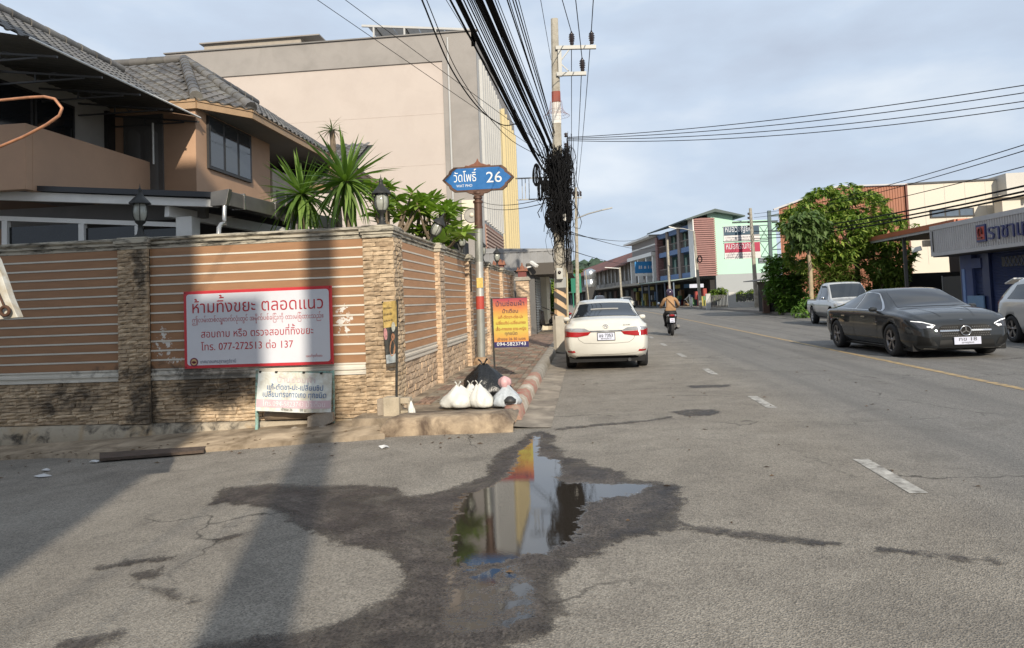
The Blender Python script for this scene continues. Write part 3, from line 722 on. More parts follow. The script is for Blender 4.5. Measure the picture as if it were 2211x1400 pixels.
put_text('writing', 'โทร. 077-272513 ต่อ 137', TRED, bs, sgn(.115, .77), R3, U3, .135, 1.27, 'L')
DKT = M('text_dark', (.05, .06, .12), .5)
put_text('writing', 'เทศบาลนครสุราษฎร์ธานี', DKT, bs, sgn(.108, .937), R3, U3, .062, .50, 'L')
put_text('writing', 'แผนที่จุดทิ้งขยะ', TRED, bs, sgn(.875, .90), R3, U3, .045, .23)
e0 = V(sgn(.066, .918)); b = MB()
def disc(b, c, r, y, n=20): b.add([(c.x + r * cos(2 * pi * k / n), y, c.z + r * sin(2 * pi * k / n)) for k in range(n)], [tuple(range(n))])
disc(b, e0, .058, SY - .0045); o = b.build('emblem', M('emblem_maroon', (.16, .03, .06), .4), bs); b = MB(); disc(b, e0, .04, SY - .0055); b.build('emblem_centre', M('emblem_gold', (.55, .40, .18), .4), o)
b = MB()
for a in (-.9, -.45, 0, .45, .9):
    c = V((e0.x, 0, e0.z - .022)); p = c + V((sin(a) * .05, 0, cos(a) * .05)); m_ = (c + p) / 2; q = V((cos(a), 0, -sin(a))) * .009
    b.add([(c.x, SY - .0065, c.z), (m_.x + q.x, SY - .0065, m_.z + q.z), (p.x, SY - .0065, p.z), (m_.x - q.x, SY - .0065, m_.z - q.z)], [(0, 1, 2, 3)])
b.build('emblem_lotus', M('emblem_maroon2', (.20, .04, .05), .4), o)
for x in (SX0 + .02, SX1 - .02):
    for z_ in (SZ0 + .02, SZ1 - .02):
        b = MB(); b.lathe([(.008, SY - .004), (.006, SY + .0)], 8, (x, 0, z_), axis=1); b.build('screw', IRON, bs)

# ---- cloth tailor banner on a green steel frame
tb = thing('tailor_banner', 'sagging white cloth banner with blue writing below the big red sign', 'banner', (-4.2, 9.0, 0))
GRN = M('pale_green_steel', (.23, .40, .36), .5, var=.15, dirt=((.15, .08, .04), .3, 20))
YB = 8.98
CO = [UY(558, 803, YB + .1), UY(717, 807, YB + .1), UY(714, 891, YB), UY(553, 887, YB)]
def bn(u, v, off=0.0):
    a = CO[0].lerp(CO[1], u); c = CO[3].lerp(CO[2], u); p = a.lerp(c, v)
    w = .012 * sin(u * 9 + v * 2) * (.3 + v) + .02 * sin(pi * u) * v + .006 * sin(u * 31)
    p = p + V((0, -w - off, -.012 * sin(pi * u) * (v - .3))); return p
b = MB(); b.grid([[bn(i / 30, j / 16) for i in range(31)] for j in range(17)])
CLOTH = M('banner_cloth', (.62, .64, .60), .6, var=.07, vs=5, dirt=((.34, .27, .16), .2, 6))
b.build('cloth', CLOTH, tb)
b = MB(); b.grid([[bn(.005 + .985 * i / 30, .70 + .2 * j / 4, .003) for i in range(31)] for j in range(5)]); b.build('pink_band', M('faded_pink', (.55, .40, .43), .6, var=.1), tb)
def cloth_text(t, mat, u0, u1, v, h, bold=0):
    pcs, w = text_geo(t, bold); b = MB()
    for vs_, tr in pcs: b.add([bn(u0 + (u1 - u0) * x / w, v - y * h / .5, .006 + z_) for x, y, z_ in vs_], tr)
    b.build('writing', mat, tb, fix=False)
NAVY = M('text_navy', (.012, .085, .25), .5, var=.2, vs=6); FADE = M('text_faded', (.50, .40, .42), .6); FADEW = M('text_fadedwhite', (.68, .62, .62), .6)
cloth_text('บ้านซ่อมผ้า', FADE, .26, .79, .255, .10, .02)
cloth_text('แก้-ตัดขา-ปะ-เปลี่ยนซิป', NAVY, .13, .90, .445, .095, .018)
cloth_text('เปลี่ยนทรงกางเกง ทุกชนิด', NAVY, .08, .94, .63, .098, .024)
cloth_text('โทร.094-5823743 ป้าเตือน', FADEW, .09, .93, .86, .09, .016)
cloth_text('เข้าซอย 26', M('text_black', (.02, .02, .02), .5), .33, .50, .965, .045); cloth_text('50 ม.', MATS['text_black'], .60, .70, .965, .045)
for u in (.03, .25, .62, .86):
    p = bn(u, 0); b = MB(); b.box(p.x - .015, p.x + .015, p.y - .012, p.y + .012, p.z - .012, p.z + .012); b.build('tie', IRON, tb)
p0 = UY(556, 870, 9.08); p1 = UY(557, 940, 9.02)
b = MB(); b.bar((p0.x, 9.10, .75), (p0.x, 9.04, -.12), .035); b.bar((CO[1].x, 9.13, .7), (CO[1].x, 9.10, .0), .025); b.bar((p0.x, 9.09, .69), (CO[1].x, 9.12, .68), .025); b.build('frame', GRN, tb, bevel=.003)
b = MB(); q = UG(530, 950); b.box(q.x, q.x + .27, 8.97, 9.1, -.17, -.075); b.build('foot', M('green_concrete', (.17, .20, .13), .8, var=.25, vs=8, bump=.4), tb, bevel=.012)
b = MB(); b.grid([[(CO[3].x + .03 + i * .94 / 8, 9.16, .19 - .11 * j + .0 * i) for i in range(9)] for j in range(2)]); b.build('backing_board', M('warped_board', (.22, .17, .12), .8, var=.3, vs=7), tb, solid=.012)

# ---- rubble at the wall foot
def rock(name, label, pts, h, mat, cat='rubble'):
    b = MB(); b.prism(pts, (0, 0, h)); o = b.build(name, mat, bevel=.02); tag(o, label, cat)
    md = o.modifiers.new('sub', 'SUBSURF'); md.subdivision_type = 'SIMPLE'; md.levels = md.render_levels = 2
    tx = bpy.data.textures.new('rockiness', 'CLOUDS'); tx.noise_scale = .12; d = o.modifiers.new('disp', 'DISPLACE'); d.texture = tx; d.strength = .03; return o
SLAB = M('slab_concrete', (.30, .25, .195), .9, var=.25, vs=6, bump=.6, bs=40)
p = UY(665, 905, 9.0)
b = MB(); b.prism([(-3.60, 9.1, .0), (-3.60, 9.12, .13), (-3.40, 9.14, .21), (-3.27, 9.14, .17), (-3.26, 9.12, .06), (-3.38, 9.1, .01), (-3.5, 9.1, -.10)], (0.02, -.14, 0)); tag(b.build('broken_slab', SLAB, bevel=.012), 'broken concrete slab leaning on the wall under the cloth banner', 'slab')
b = MB()
for (x, y, z_, s_, lb) in ((-3.75, 8.98, -.02, .05, 'larger concrete chip just left of the broken slab'), (-3.62, 8.93, -.03, .035, 'small concrete chip under the broken slab'), (-4.6, 8.95, -.07, .03, 'tiny concrete chip left of the green banner foot'), (-3.35, 8.9, -.0, .05, 'concrete chip right of the broken slab')):
    b = MB(); b.lathe([(0, z_ - s_ * .4), (s_ * 1.2, z_ - s_ * .2), (s_, z_ + s_ * .4), (0, z_ + s_ * .7)], 6, (x, y, 0), smooth=False); tag(b.build('stone_chip', SLAB), lb, 'stone', 'chips at the wall foot')
# hollow concrete blocks by the corner
BLK = M('block_concrete', (.40, .34, .25), .9, var=.2, vs=8, bump=.5, bs=60)
cb = thing('concrete_block', 'pale cracked electrical box of concrete standing at the foot of the corner pillar', 'block', (-2.55, 8.98, .1))
c0 = UY(815, 905, 8.98); c1 = UY(885, 868, 8.98)
x0, x1, z0, z1 = c0.x, c1.x, .09, .36
b = MB(); b.box(x0 + .1, x1 - .12, 8.9, 9.08, z0, z1); b.build('middle', BLK, cb, bevel=.008)
b = MB(); b.box(x0, x0 + .1, 8.98, 9.1, z0 + .015, z1 - .03); b.build('left_wing', SLAB, cb, bevel=.006)
b = MB(); b.box(x1 - .12, x1, 8.97, 9.1, z0 + .015, z0 + .09); b.box(x1 - .12, x1, 8.97, 9.1, z1 - .09, z1 - .02); b.box(x1 - .03, x1, 8.975, 9.095, z0 + .09, z1 - .09); b.build('right_wing', BLK, cb, bevel=.004)
b = MB(); b.box(x0 - .02, x1 + .02, 8.92, 9.1, z0 - .03, z0 - .002); b.build('base_plate', M('dark_slate', (.07, .06, .05), .8), cb)
b = MB(); b.box(x0 + .0, x0 + .12, 8.86, 9.02, -.06, .075); tag(b.build('rusty_tin', M('rusty_tin', (.13, .09, .05), .7, var=.4, vs=15), bevel=.006), 'small dark rusty tin under the concrete box at the corner', 'tin')

# ---- vertical food banner on a black post
vb = thing('food_banner', 'narrow faded food banner on a black post at the corner pillar', 'banner', (-2.4, 8.95, .1))
pt, pb = UY(857, 648, 8.95), UY(856, 868, 8.95)
b = MB(); b.bar((pb.x, 8.95, .2), (pt.x, 8.95, pt.z), .024); b.build('post', IRON, vb)
Q = [UY(826, 653, 8.97), UY(857, 649, 8.95), UY(858, 782, 8.95), UY(834, 786, 8.97)]
def vq(u, v, off=0.0):
    p = Q[0].lerp(Q[1], u).lerp(Q[3].lerp(Q[2], u), v); return p + V((.0, -.02 * sin(u * 7 + v * 4) - off, 0))
for v0, v1, col, nm in ((0, .42, (.46, .32, .10), 'top_print'), (.42, .86, (.035, .035, .03), 'dark_print'), (.86, 1, (.30, .33, .34), 'bottom_print')):
    b = MB(); b.grid([[vq(i / 6, v0 + (v1 - v0) * j / 8) for i in range(7)] for j in range(9)]); b.build(nm, M('banner_' + nm, col, .5, var=.35, vs=18), vb)
for (u, v, ru, rv, col) in ((.72, .42, .17, .08, (.50, .50, .42)), (.68, .58, .16, .06, (.36, .17, .09)), (.6, .76, .26, .13, (.38, .19, .10)), (.1, .52, .12, .10, (.42, .2, .2))):
    b = MB(); b.add([vq(u + ru * cos(k * pi / 8), v + rv * sin(k * pi / 8), .004) for k in range(16)], [tuple(range(16))]); b.build('dish_picture', M('dish_%d' % (v * 100), col, .5, var=.4, vs=40), vb)
for v in (.12, .22, .32):                                     # worn, unreadable lines of print
    b = MB(); u = .06
    while u < .62:
        w = random.uniform(.03, .07); h_ = random.uniform(.02, .045); b.add([vq(u, v, .004), vq(u + w, v, .004), vq(u + w * .8, v - h_, .004), vq(u + w * .1, v - h_ * .9, .004)], [(0, 1, 2, 3)]); u += w + .025
    b.build('worn_print', M('banner_ink', (.05, .035, .02), .5), vb, fix=False)
b = MB(); b.lathe([(0, -.012), (.012, -.008), (.012, .008), (0, .012)], 8, tuple(Q[0])); b.build('knob', IRON, vb)

# ---- rubbish bags
def bag(name, label, x, y, z, rx, ry, h, mat, seed, neck=.12, pleat=.05, lean=(0, 0), ears=2, earm=None, group=None, npl=9):
    t = thing(name, label, 'bag', (x, y, z), group=group); b = MB(); rows = []
    prof = [(.0, .6), (.02, .95), (.10, 1.12), (.22, 1.15), (.36, 1.06), (.50, .92), (.63, .74), (.75, .55), (.85, .38), (.92, .27), (.97, .17)]
    for f, r in prof:
        row = []
        for k in range(49):
            a = 2 * pi * (k % 48) / 48
            n = mnoise.noise(V((cos(a) * 2.2 + seed, sin(a) * 2.2, f * 2.5))) * .30 * (1 - f * .5) + .05 * mnoise.noise(V((cos(a) * 5 + seed, sin(a) * 5, f * 6)))
            pl_ = pleat * 1.5 * abs(sin(a * npl * .5 + 4 * mnoise.noise(V((seed, f * 3, a))))) * (.25 + f * 1.3) + .02 * mnoise.noise(V((cos(a) * 9, sin(a) * 9, f * 7 + seed)))
            rr = r * (1 + n + pl_)
            row.append((x + rx * rr * cos(a) + lean[0] * f * h, y + ry * rr * sin(a) + lean[1] * f * h, z + h * f * (1 + .04 * sin(a * 3 + seed))))
        rows.append(row)
    b.grid(rows); top = V((x + lean[0] * h, y + lean[1] * h, z + h * .97)); b.build('sack', mat, t)
    for k in range(ears):
        s_ = 1 if k else -1; b = MB(); a = s_ * (.5 + .2 * random.random()); w = neck * rx
        b.tube([top + V((s_ * w * .2, 0, -.05 * h)), top + V((sin(a) * .13 * h, 0, cos(a) * .11 * h)), top + V((sin(a) * .26 * h, -.01, cos(a) * .2 * h))], [w * .35, w * .32, w * .5], 6); b.build('tie_ear', earm or mat, t)
    return t
PLW = M('white_plastic', (.62, .61, .56), .38, var=.06, vs=8, bump=.95, bs=17, spec=.5); PLB = M('black_plastic', (.012, .013, .014), .27, var=.3, vs=12, bump=.7, bs=24)
PLC = M('clear_plastic', (.42, .45, .47), .22, var=.3, vs=13, bump=.6, bs=24); PLP = M('pink_plastic', (.60, .36, .36), .4, var=.2, bump=.5, bs=30)
w1 = UZ(985, 884, ZP); bag('rubbish_bag', 'broad white rubbish bag, leftmost of the bags on the pavement', w1.x, w1.y + .2, ZP, .20, .17, .285, PLW, 1.3, pleat=.045, lean=(-.02, .03))
w2 = UZ(1012, 878, ZP); bag('rubbish_bag', 'crumpled white rubbish bag squeezed between the two rounder white ones', w2.x + .02, w2.y + .26, ZP, .11, .13, .27, PLW, 7.7, pleat=.09, lean=(-.12, 0))
w3 = UZ(1042, 882, ZP); bag('rubbish_bag', 'round white knotted rubbish bag in front of the black sack', w3.x - .02, w3.y + .14, ZP, .145, .14, .30, PLW, 4.1, pleat=.03, lean=(-.14, 0), ears=2)
k1 = UZ(1048, 858, ZP); bag('rubbish_bag', 'big shiny black rubbish sack behind the white bags', k1.x, k1.y + .1, ZP, 0.29, .24, .47, PLB, 9.2, pleat=.07, lean=(-.06, .05), npl=13)
c1_ = UZ(1092, 880, ZP); t = bag('rubbish_bag', 'grey see-through rubbish bag with a pink top beside the kerb', c1_.x, c1_.y + .13, ZP, .165, .15, .27, PLC, 2.6, pleat=.06, ears=0)
b = MB(); rows = [[(c1_.x - .02 + r * cos(a) * (1 + .3 * sin(3 * a)), c1_.y + .14 + r * sin(a), ZP + h_) for a in [k * pi / 8 for k in range(17)]] for r, h_ in ((.05, .24), (.08, .29), (.07, .34), (.035, .37), (.005, .385))]; b.grid(rows); b.build('pink_bag_top', PLP, t)
b = MB(); b.lathe([(0, ZP + .05), (.075, ZP + .06), (.08, ZP + .1), (.03, ZP + .14), (0, ZP + .145)], 10, (c1_.x + .06, c1_.y - .02, 0)); b.build('dark_contents', M('dark_waste', (.03, .03, .03), .5), t)
sb = UY(888, 905, 8.9); bag('small_bag', 'tiny tied white bag hanging at the corner pavement edge', sb.x, 8.92, .12, .04, .04, .19, PLW, 3.3, pleat=.05, ears=2)
# scattered litter and dead leaves on the lane and pavement
LITW = M('litter_white', (.55, .55, .54), .6, var=.1); LEAFD = M('dead_leaf', (.10, .06, .03), .85, var=.4, vs=20)
rl = random.Random(4)
for k, (x, y, s_, lb) in enumerate(((100, 1018, .07, 'white scrap of litter on the shaded lane, leftmost'), (205, 1000, .06, 'white scrap of litter by the end of the dark board'), (95, 1030, .09, 'flat pale scrap of litter on the shaded lane'), (830, 968, .06, 'white fleck of litter before the pavement lip'))):
    p = UG(x, y); b = MB(); n = 7; ring = [(p.x + s_ * rl.uniform(.5, 1.3) * cos(2 * pi * i / n), p.y + s_ * .7 * rl.uniform(.5, 1.2) * sin(2 * pi * i / n), p.z + rl.uniform(.004, .03)) for i in range(n)]
    b.add(ring + [(p.x, p.y, p.z + .035)], [(i, (i + 1) % n, n) for i in range(n)]); tag(b.build('litter_scrap', LITW, solid=.002), lb, 'litter', 'scraps of litter on the lane')
b = MB()
for k in range(170):
    if k < 90: q = UG(rl.uniform(0, 860), 0); x = rl.uniform(-7.5, -1); y = 8.6 - abs(rl.gauss(0, .5)); z_ = gz(x, y) + .006
    elif k < 130: x = rl.uniform(-2.4, -1.1); y = rl.uniform(9.5, 16); z_ = ZP + .02
    else: x = rl.uniform(-.8, 5); y = rl.uniform(4, 14); z_ = .006
    if k < 90 and y > 8.2: z_ += .05
    a = rl.uniform(0, 6.3); L_ = rl.uniform(.015, .04); b.add([(x + L_ * cos(a), y + L_ * sin(a), z_), (x - .4 * L_ * sin(a), y + .4 * L_ * cos(a), z_ + .01), (x - L_ * cos(a), y - L_ * sin(a), z_), (x + .4 * L_ * sin(a), y - .4 * L_ * cos(a), z_ + .004)], [(0, 1, 2, 3)])
tag(b.build('dead_leaves', LEAFD), 'dry leaf crumbs scattered on the lane and pavement', 'leaves', kind='stuff')
# ================================================================== house behind the wall
BROWN = M('house_brown', (0.44, 0.275, 0.175), 0.7, var=0.1, vs=1.5, bump=.1, bs=40); BROWND = M('house_dark_brown', (0.17, 0.105, 0.075), 0.7, var=.1)
GREYW = M('house_grey', (0.34, 0.325, 0.30), 0.75, var=.1); WOODT = M('eave_board', (0.36, 0.24, 0.14), 0.6, var=.12, vs=6)
DKGL = M('dark_glass', (0.014, 0.016, 0.018), 0.08, var=.2, spec=.5); DKFR = M('dark_frame', (0.025, 0.024, 0.024), 0.5)
SOFF = M('soffit', (0.20, 0.19, 0.175), 0.8, var=.1); WFR = M('white_frame', (0.76, 0.75, 0.71), 0.5, var=.1, vs=3)
def tile_m():
    N = NT('roof_tile'); P = N.pos(); r = N.rnd()
    c = N.ramp(r, (0, (.055, .052, .050)), (.6, (.095, .09, .085)), (1, (.14, .13, .12)))
    c = N.mix(N.ramp(N.noise(P, 1.2, 6, .65), (.45, 0), (.65, .6)), c, (.20, .19, .165)); N.l(c, N.b.inputs['Base Color'])
    N.b.inputs['Roughness'].default_value = .55; N.bump(N.noise(P, 30, 5), .3, .01); return N.m
RT = tile_m()
def roof_tile_mesh():
    b = MB(); w, l = .125, .17
    xs_ = [(-1 + 2 * i / 8) for i in range(9)]
    hz = lambda t: .024 * sin(t * pi) - .008
    rows = [[(x * w, -l, hz(x) + .022) for x in xs_], [(x * w, 0, hz(x) + .011) for x in xs_], [(x * w, l, hz(x)) for x in xs_]]
    b.grid(rows); b.grid([[(x * w, -l, hz(x) + .022) for x in xs_], [(x * w, -l, hz(x) - .004) for x in xs_]], flip=True)
    return b.mesh('roof_tile', [RT])
RTM = roof_tile_mesh()
def slope_tiles(O, A, B, inside):
    """tiles on a slope: O eave origin, A unit along the eave, B unit up the slope"""
    A, B = V(A).normalized(), V(B).normalized(); Nn = A.cross(B); out = []
    for j in range(40):
        for i in range(-50, 70):
            p = V(O) + A * (i * .245) + B * (.1 + j * .285)
            if inside(p): out.append(Matrix((( A.x, B.x, Nn.x, p.x), (A.y, B.y, Nn.y, p.y), (A.z, B.z, Nn.z, p.z + .02), (0, 0, 0, 1))))
    return out
def put_tiles(parent, mats, limit=300):
    mats.sort(key=lambda m: (m.translation - V((0, 0, 1.5))).length); rest = MB()
    for k, m in enumerate(mats):
        if k < limit:
            o = obj('roof_tile', RTM, parent); o.matrix_basis = m @ Matrix.Rotation(random.gauss(0, .02), 4, 'Z')
        else: rest.add([m @ v.co for v in RTM.vertices], [tuple(p.vertices) for p in RTM.polygons], True)
    if rest.v: tag(rest.build('far_roof_tiles', RT, parent), kind='stuff')
def ridge_caps(parent, a, b_, r=.11, step=.42):
    a, b_ = V(a), V(b_); n = max(1, int((b_ - a).length / step)); d = (b_ - a) / n
    for k in range(n):
        b = MB(); p = a + d * k; q = p + d * 1.12; b.tube([p + V((0, 0, .04)), q + V((0, 0, .05))], [r * 1.12, r * .92], 10); b.build('ridge_cap', RT, parent)
def slabw(b, pts, d): return b.prism(pts, d)

hs = thing('house', 'two storey brown house with grey pantile roofs behind the front wall', 'house', (-9, 14, 0))
# balcony parapet, main wall, wing
b = MB(); b.box(-8.33, -8.2, 10.06, 13.1, 3.45, 4.45); b.box(-12, -8.2, 9.92, 10.06, 3.45, 4.45); b.build('balcony_parapet', BROWN, hs, bevel=.01)
b = MB(); b.box(-12, -8.34, 10.07, 13.1, 3.6, 3.72); b.build('balcony_floor', BROWND, hs)
b = MB(); b.box(-12.5, -9.0, 10.0, 14.2, 3.72, 5.55); b.build('upper_wall', GREYW, hs)
b = MB(); b.box(-12, -7.3, 13.1, 16.4, 2.4, 5.62); b.build('wing_wall', BROWN, hs)
for y0, y1 in ((10.05, 11.0), (11.05, 12.0)):
    b = MB(); b.box(-9.02, -8.96, y0, y1, 3.8, 5.3); w = b.build('upper_window', DKFR, hs); b = MB(); b.box(-8.965, -8.955, y0 + .05, y1 - .05, 3.85, 5.25); b.build('pane', DKGL, w)
b = MB(); b.box(-9.03, -8.93, 12.85, 13.08, 3.72, 5.45); b.build('door_frame', DKFR, hs)
d = MB().box(-8.99, -8.95, 12.9, 13.09, 3.75, 5.4).build('balcony_door', M('door_wood', (.12, .11, .10), .6), hs)
b = MB(); b.box(-8.75, -7.95, 13.06, 13.1, 3.75, 5.38); b.build('door_leaf', M('door_leaf', (.10, .094, .088), .6), hs)
for k in range(2):
    b = MB(); b.grid([[(-8.7 + .36 * k + u * .3, 13.055 - .02 * (0 < u < 1), 3.85 + v * (1.15 + .12 * sin(u * pi))) for u in (0, .2, .5, .8, 1)] for v in (0, .5, 1)]); b.build('door_panel', M('panel_wood', (.115, .108, .10), .6), hs)
b = MB(); b.tube([(-8.12, 13.02, 4.4), (-8.12, 13.02, 5.2)], .02, 8); b.build('drain_pipe', WFR, hs)
# triple window on the wing
wn_ = MB().box(-7.32, -7.25, 13.5, 15.35, 4.36, 5.42).build('wing_window', DKFR, hs)
for k in range(3):
    y0 = 13.56 + k * .6; b = MB(); b.box(-7.255, -7.243, y0, y0 + .5, 4.42, 5.36); b.build('pane', M('window_glass', (.03, .035, .04), .05, var=.1, spec=.8), wn_)
b = MB(); b.box(-7.34, -7.29, 16.5, 18.6, 2.6, 4.9); b.build('rear_wall', M('rear_cream', (.42, .36, .29), .7), hs)
for k in range(3):
    b = MB(); b.box(-7.285, -7.27, 16.7 + k * .62, 17.15 + k * .62, 3.3, 4.4); b.build('rear_window', DKFR, hs)
# roofs
EX, EY, EZ, RX, RY, RZ = -6.6, 13.05, 5.62, -9.75, 17.0, 7.85
b = MB()
eav = [(-13, EY, EZ), (-7.25, EY, EZ), (EX, EY + .95, EZ), (EX, 24, EZ)]; apx = (RX, RY, RZ)
b.add([(-13, EY, EZ), (-7.25, EY, EZ), (EX, EY + .95, EZ), (EX, 24, EZ), apx, (-13, RY, RZ), (RX, 24, RZ)], [(0, 1, 4, 5), (1, 2, 4), (2, 3, 6, 4)]); b.build('roof_deck', M('roof_deck', (.03, .03, .03), .9), hs)
b = MB(); b.add([(-13, EY + .05, EZ - .16), (-7.25, EY + .05, EZ - .16), (EX - .05, EY + 1, EZ - .16), (EX - .05, 24, EZ - .16), (-13, 24, EZ - .16)], [(0, 1, 2, 3, 4)]); b.build('soffit', SOFF, hs)
for a_, c_ in zip(eav[:-1], eav[1:]):
    b = MB(); b.bar(V(a_) + V((0, 0, -.12)), V(c_) + V((0, 0, -.12)), .05, .13); b.build('fascia', WOODT, hs)
    b = MB(); b.bar(V(a_) + V((0, 0, -.03)), V(c_) + V((0, 0, -.03)), .09, .05); b.build('fascia_lip', WOODT, hs)
ts = []
sB = (0, RY - EY, RZ - EZ)
def hip1(p):   # left of the first hip line
    t = (p.y - EY) / (RY - EY); return -13 < p.x < -7.25 + (RX + 7.25) * t - .05 and p.y < RY - .2
ts += slope_tiles((-9, EY, EZ), (1, 0, 0), sB, hip1)
def hip2(p):
    t = (EX - p.x) / (EX - RX); return 0 <= t <= .98 and p.y > EY + .95 + (RY - EY - .95) * t + .05 and p.y < 21
ts += slope_tiles((EX, 16, EZ), (0, 1, 0), (RX - EX, 0, RZ - EZ), hip2)
n1 = V(eav[1]); n2 = V(eav[2]); m_ = (n1 + n2) / 2; A_ = (n2 - n1).normalized(); B_ = V(apx) - m_; B_ = (B_ - A_ * A_.dot(B_)).normalized()
def tri_in(p):
    q = [n1, n2, V(apx)]; s_ = [(q[(i + 1) % 3].x - q[i].x) * (p.y - q[i].y) - (q[(i + 1) % 3].y - q[i].y) * (p.x - q[i].x) for i in range(3)]
    return all(k > 0 for k in s_) or all(k < 0 for k in s_)
ts += slope_tiles(m_, A_, B_, tri_in)
ridge_caps(hs, eav[1], apx); ridge_caps(hs, eav[2], apx); ridge_caps(hs, (-13, RY, RZ), apx); ridge_caps(hs, apx, (RX, 21, RZ))
# main roof on the left
LX, LZ, LRX, LRZ = -7.95, 5.62, -10.05, 6.95
b = MB(); b.add([(LX, 8.5, LZ), (LX, 13.0, LZ), (LRX, 14.6, LRZ), (LRX, 8.5, LRZ)], [(0, 1, 2, 3)]); b.build('left_roof_deck', MATS['roof_deck'], hs)
ts += slope_tiles((LX, 11, LZ), (0, 1, 0), (LRX - LX, 0, LRZ - LZ), lambda p: 9.2 < p.y < 13.2 + (LX - p.x) * .65 and LRX < p.x < LX)
ridge_caps(hs, (LRX, 9.5, LRZ), (LRX, 14.9, LRZ))
# lower rear roof
lo, ld = V((-8.9, 18.2, 4.75)), V((0, 3.2, 1.75)).normalized()
b = MB(); b.add([(-9, 18.2, 4.73), (-6.2, 18.2, 4.73), (-6.2, 21.4, 6.45), (-9, 21.4, 6.45)], [(0, 1, 2, 3)]); b.build('rear_roof_deck', MATS['roof_deck'], hs)
ts += slope_tiles(lo, (1, 0, 0), ld, lambda p: -8.9 < p.x < -6.3 and p.y < 21.3)
b = MB(); b.bar((-9, 18.15, 4.66), (-6.2, 18.15, 4.66), .06, .14); b.build('rear_fascia', WOODT, hs)
put_tiles(hs, ts)
# awning
aw = thing('awning', 'dark corrugated awning on scrolled iron brackets above the balcony', 'awning', (-8, 11, 5.2))
N = NT('awning_sheet'); N.l(N.mix(N.noise(N.pos(), 3, 5), (.06, .06, .05), (.11, .105, .09)), N.b.inputs['Base Color']); N.b.inputs['Roughness'].default_value = .6
b = MB(); b.grid([[(-9.05 + 1.85 * u, y + .0 * u, 5.55 - .28 * u ** 1.6 + .012 * sin(y * 40)) for u in (0, .25, .5, .75, 1)] for y in [8.8 + i * .04 for i in range(108)]]); b.build('sheet', N.m, aw)
b = MB(); b.tube([(-7.2, 8.8, 5.26), (-7.2, 13.1, 5.26)], .018, 6); b.build('front_rail', WFR, aw)
for y in (9.3, 10.25, 11.2, 12.15, 13.05):
    b = MB(); b.bar((-9, y, 5.40), (-7.2, y, 5.17), .03); b.bar((-9, y, 5.18), (-7.5, y, 5.18), .025); b.bar((-8.3, y, 5.18), (-8.3, y, 5.33), .02)
    b.tube([(-8.0 + .1 * cos(t) * (1 - t / 9), y, 5.24 + .08 * sin(t) * (1 - t / 9)) for t in [i * .5 for i in range(12)]], .008, 5); b.build('bracket', M('bracket_iron', (.09, .09, .09), .5, metal=.4), aw)

# ---- carport with white beam, windows, gutter
cp = thing('carport', 'white beamed lean-to with dark windows just behind the front wall', 'carport', (-7, 10.4, 0))
b = MB(); b.prism([(-9.6, 10.2, 3.575), (-5.37, 10.2, 3.19), (-5.37, 10.2, 3.07), (-9.6, 10.2, 3.425)], (0, .08, 0)); b.build('beam', WFR, cp, bevel=.006)
b = MB(); b.prism([(-9.6, 10.14, 3.66), (-5.2, 10.14, 3.275), (-5.2, 10.14, 3.195), (-9.6, 10.14, 3.58)], (0, 3.0, 0)); b.build('roof_sheet', M('slate_sheet', (.035, .037, .042), .5), cp)
b = MB(); b.box(-9.6, -5.85, 10.75, 10.85, 3.0, 3.3); b.build('lintel', M('lintel_grey', (.20, .19, .18), .7), cp)
b = MB(); b.box(-9.6, -5.5, 13.0, 13.1, 0, 3.3); b.build('back_wall', M('carport_dark', (.06, .055, .05), .8), cp)
zt = lambda x: 3.12 + (x + 8.72) * (2.90 - 3.12) / 2.6
b = MB(); b.prism([(-9.6, 10.4, zt(-9.6) - .07), (-6.0, 10.4, zt(-6.0) - .07), (-6.0, 10.4, zt(-6.0)), (-9.6, 10.4, zt(-9.6))], (0, .07, 0)); b.build('window_head', WFR, cp)
for x0 in (-9.0, -7.72, -6.80):
    b = MB(); b.box(x0, x0 + .09, 10.39, 10.47, 2.2, zt(x0 + .09) - .07); b.build('mullion', WFR, cp)
for x0, x1 in ((-8.91, -7.72), (-7.63, -6.80), (-6.71, -6.0)):
    b = MB(); b.box(x0, x1, 10.44, 10.45, 2.2, zt(x1) - .07); b.build('pane', DKGL, cp)
b = MB(); b.box(-6.12, -5.86, 10.36, 10.6, 1.5, 2.98); b.build('post', WFR, cp, bevel=.01)
b = MB(); b.bar((-6.22, 10.3, 3.06), (-5.3, 12.6, 2.9), .1, .16); b.build('bracket_beam', WFR, cp)
g0, g1 = V((-5.20, 10.1, 3.17)), V((-4.60, 13.2, 3.05))
STEEL = M('gutter_steel', (.17, .16, .145), .35, metal=.55, var=.2, vs=4); PIPE = M('pipe_steel', (.42, .41, .39), .25, metal=.8, var=.15)
b = MB(); b.bar(g0, g1, .18, .22); b.build('gutter', STEEL, cp, bevel=.01)
b = MB(); b.prism([(-5.37, 10.0, 3.06), (-5.12, 9.98, 3.06), (-5.08, 10.0, 3.30), (-5.37, 10.02, 3.27)], (0, .1, 0)); b.build('gutter_end', STEEL, cp, bevel=.004)
for k in range(4):
    p = g0.lerp(g1, .1 + .25 * k); b = MB(); b.box(p.x - .1, p.x + .105, p.y - .015, p.y + .015, p.z - .115, p.z + .125); b.build('gutter_strap', PIPE, cp)
dp = MB(); dp.tube([(-5.16, 10.02, 3.08), (-5.16, 10.0, 2.86), (-5.13, 9.95, 2.79), (-5.0, 9.7, 2.75), (-4.95, 9.5, 2.72), (-4.94, 9.42, 2.66), (-4.94, 9.40, 2.5)], .032, 12); dp.build('downpipe', PIPE, cp)

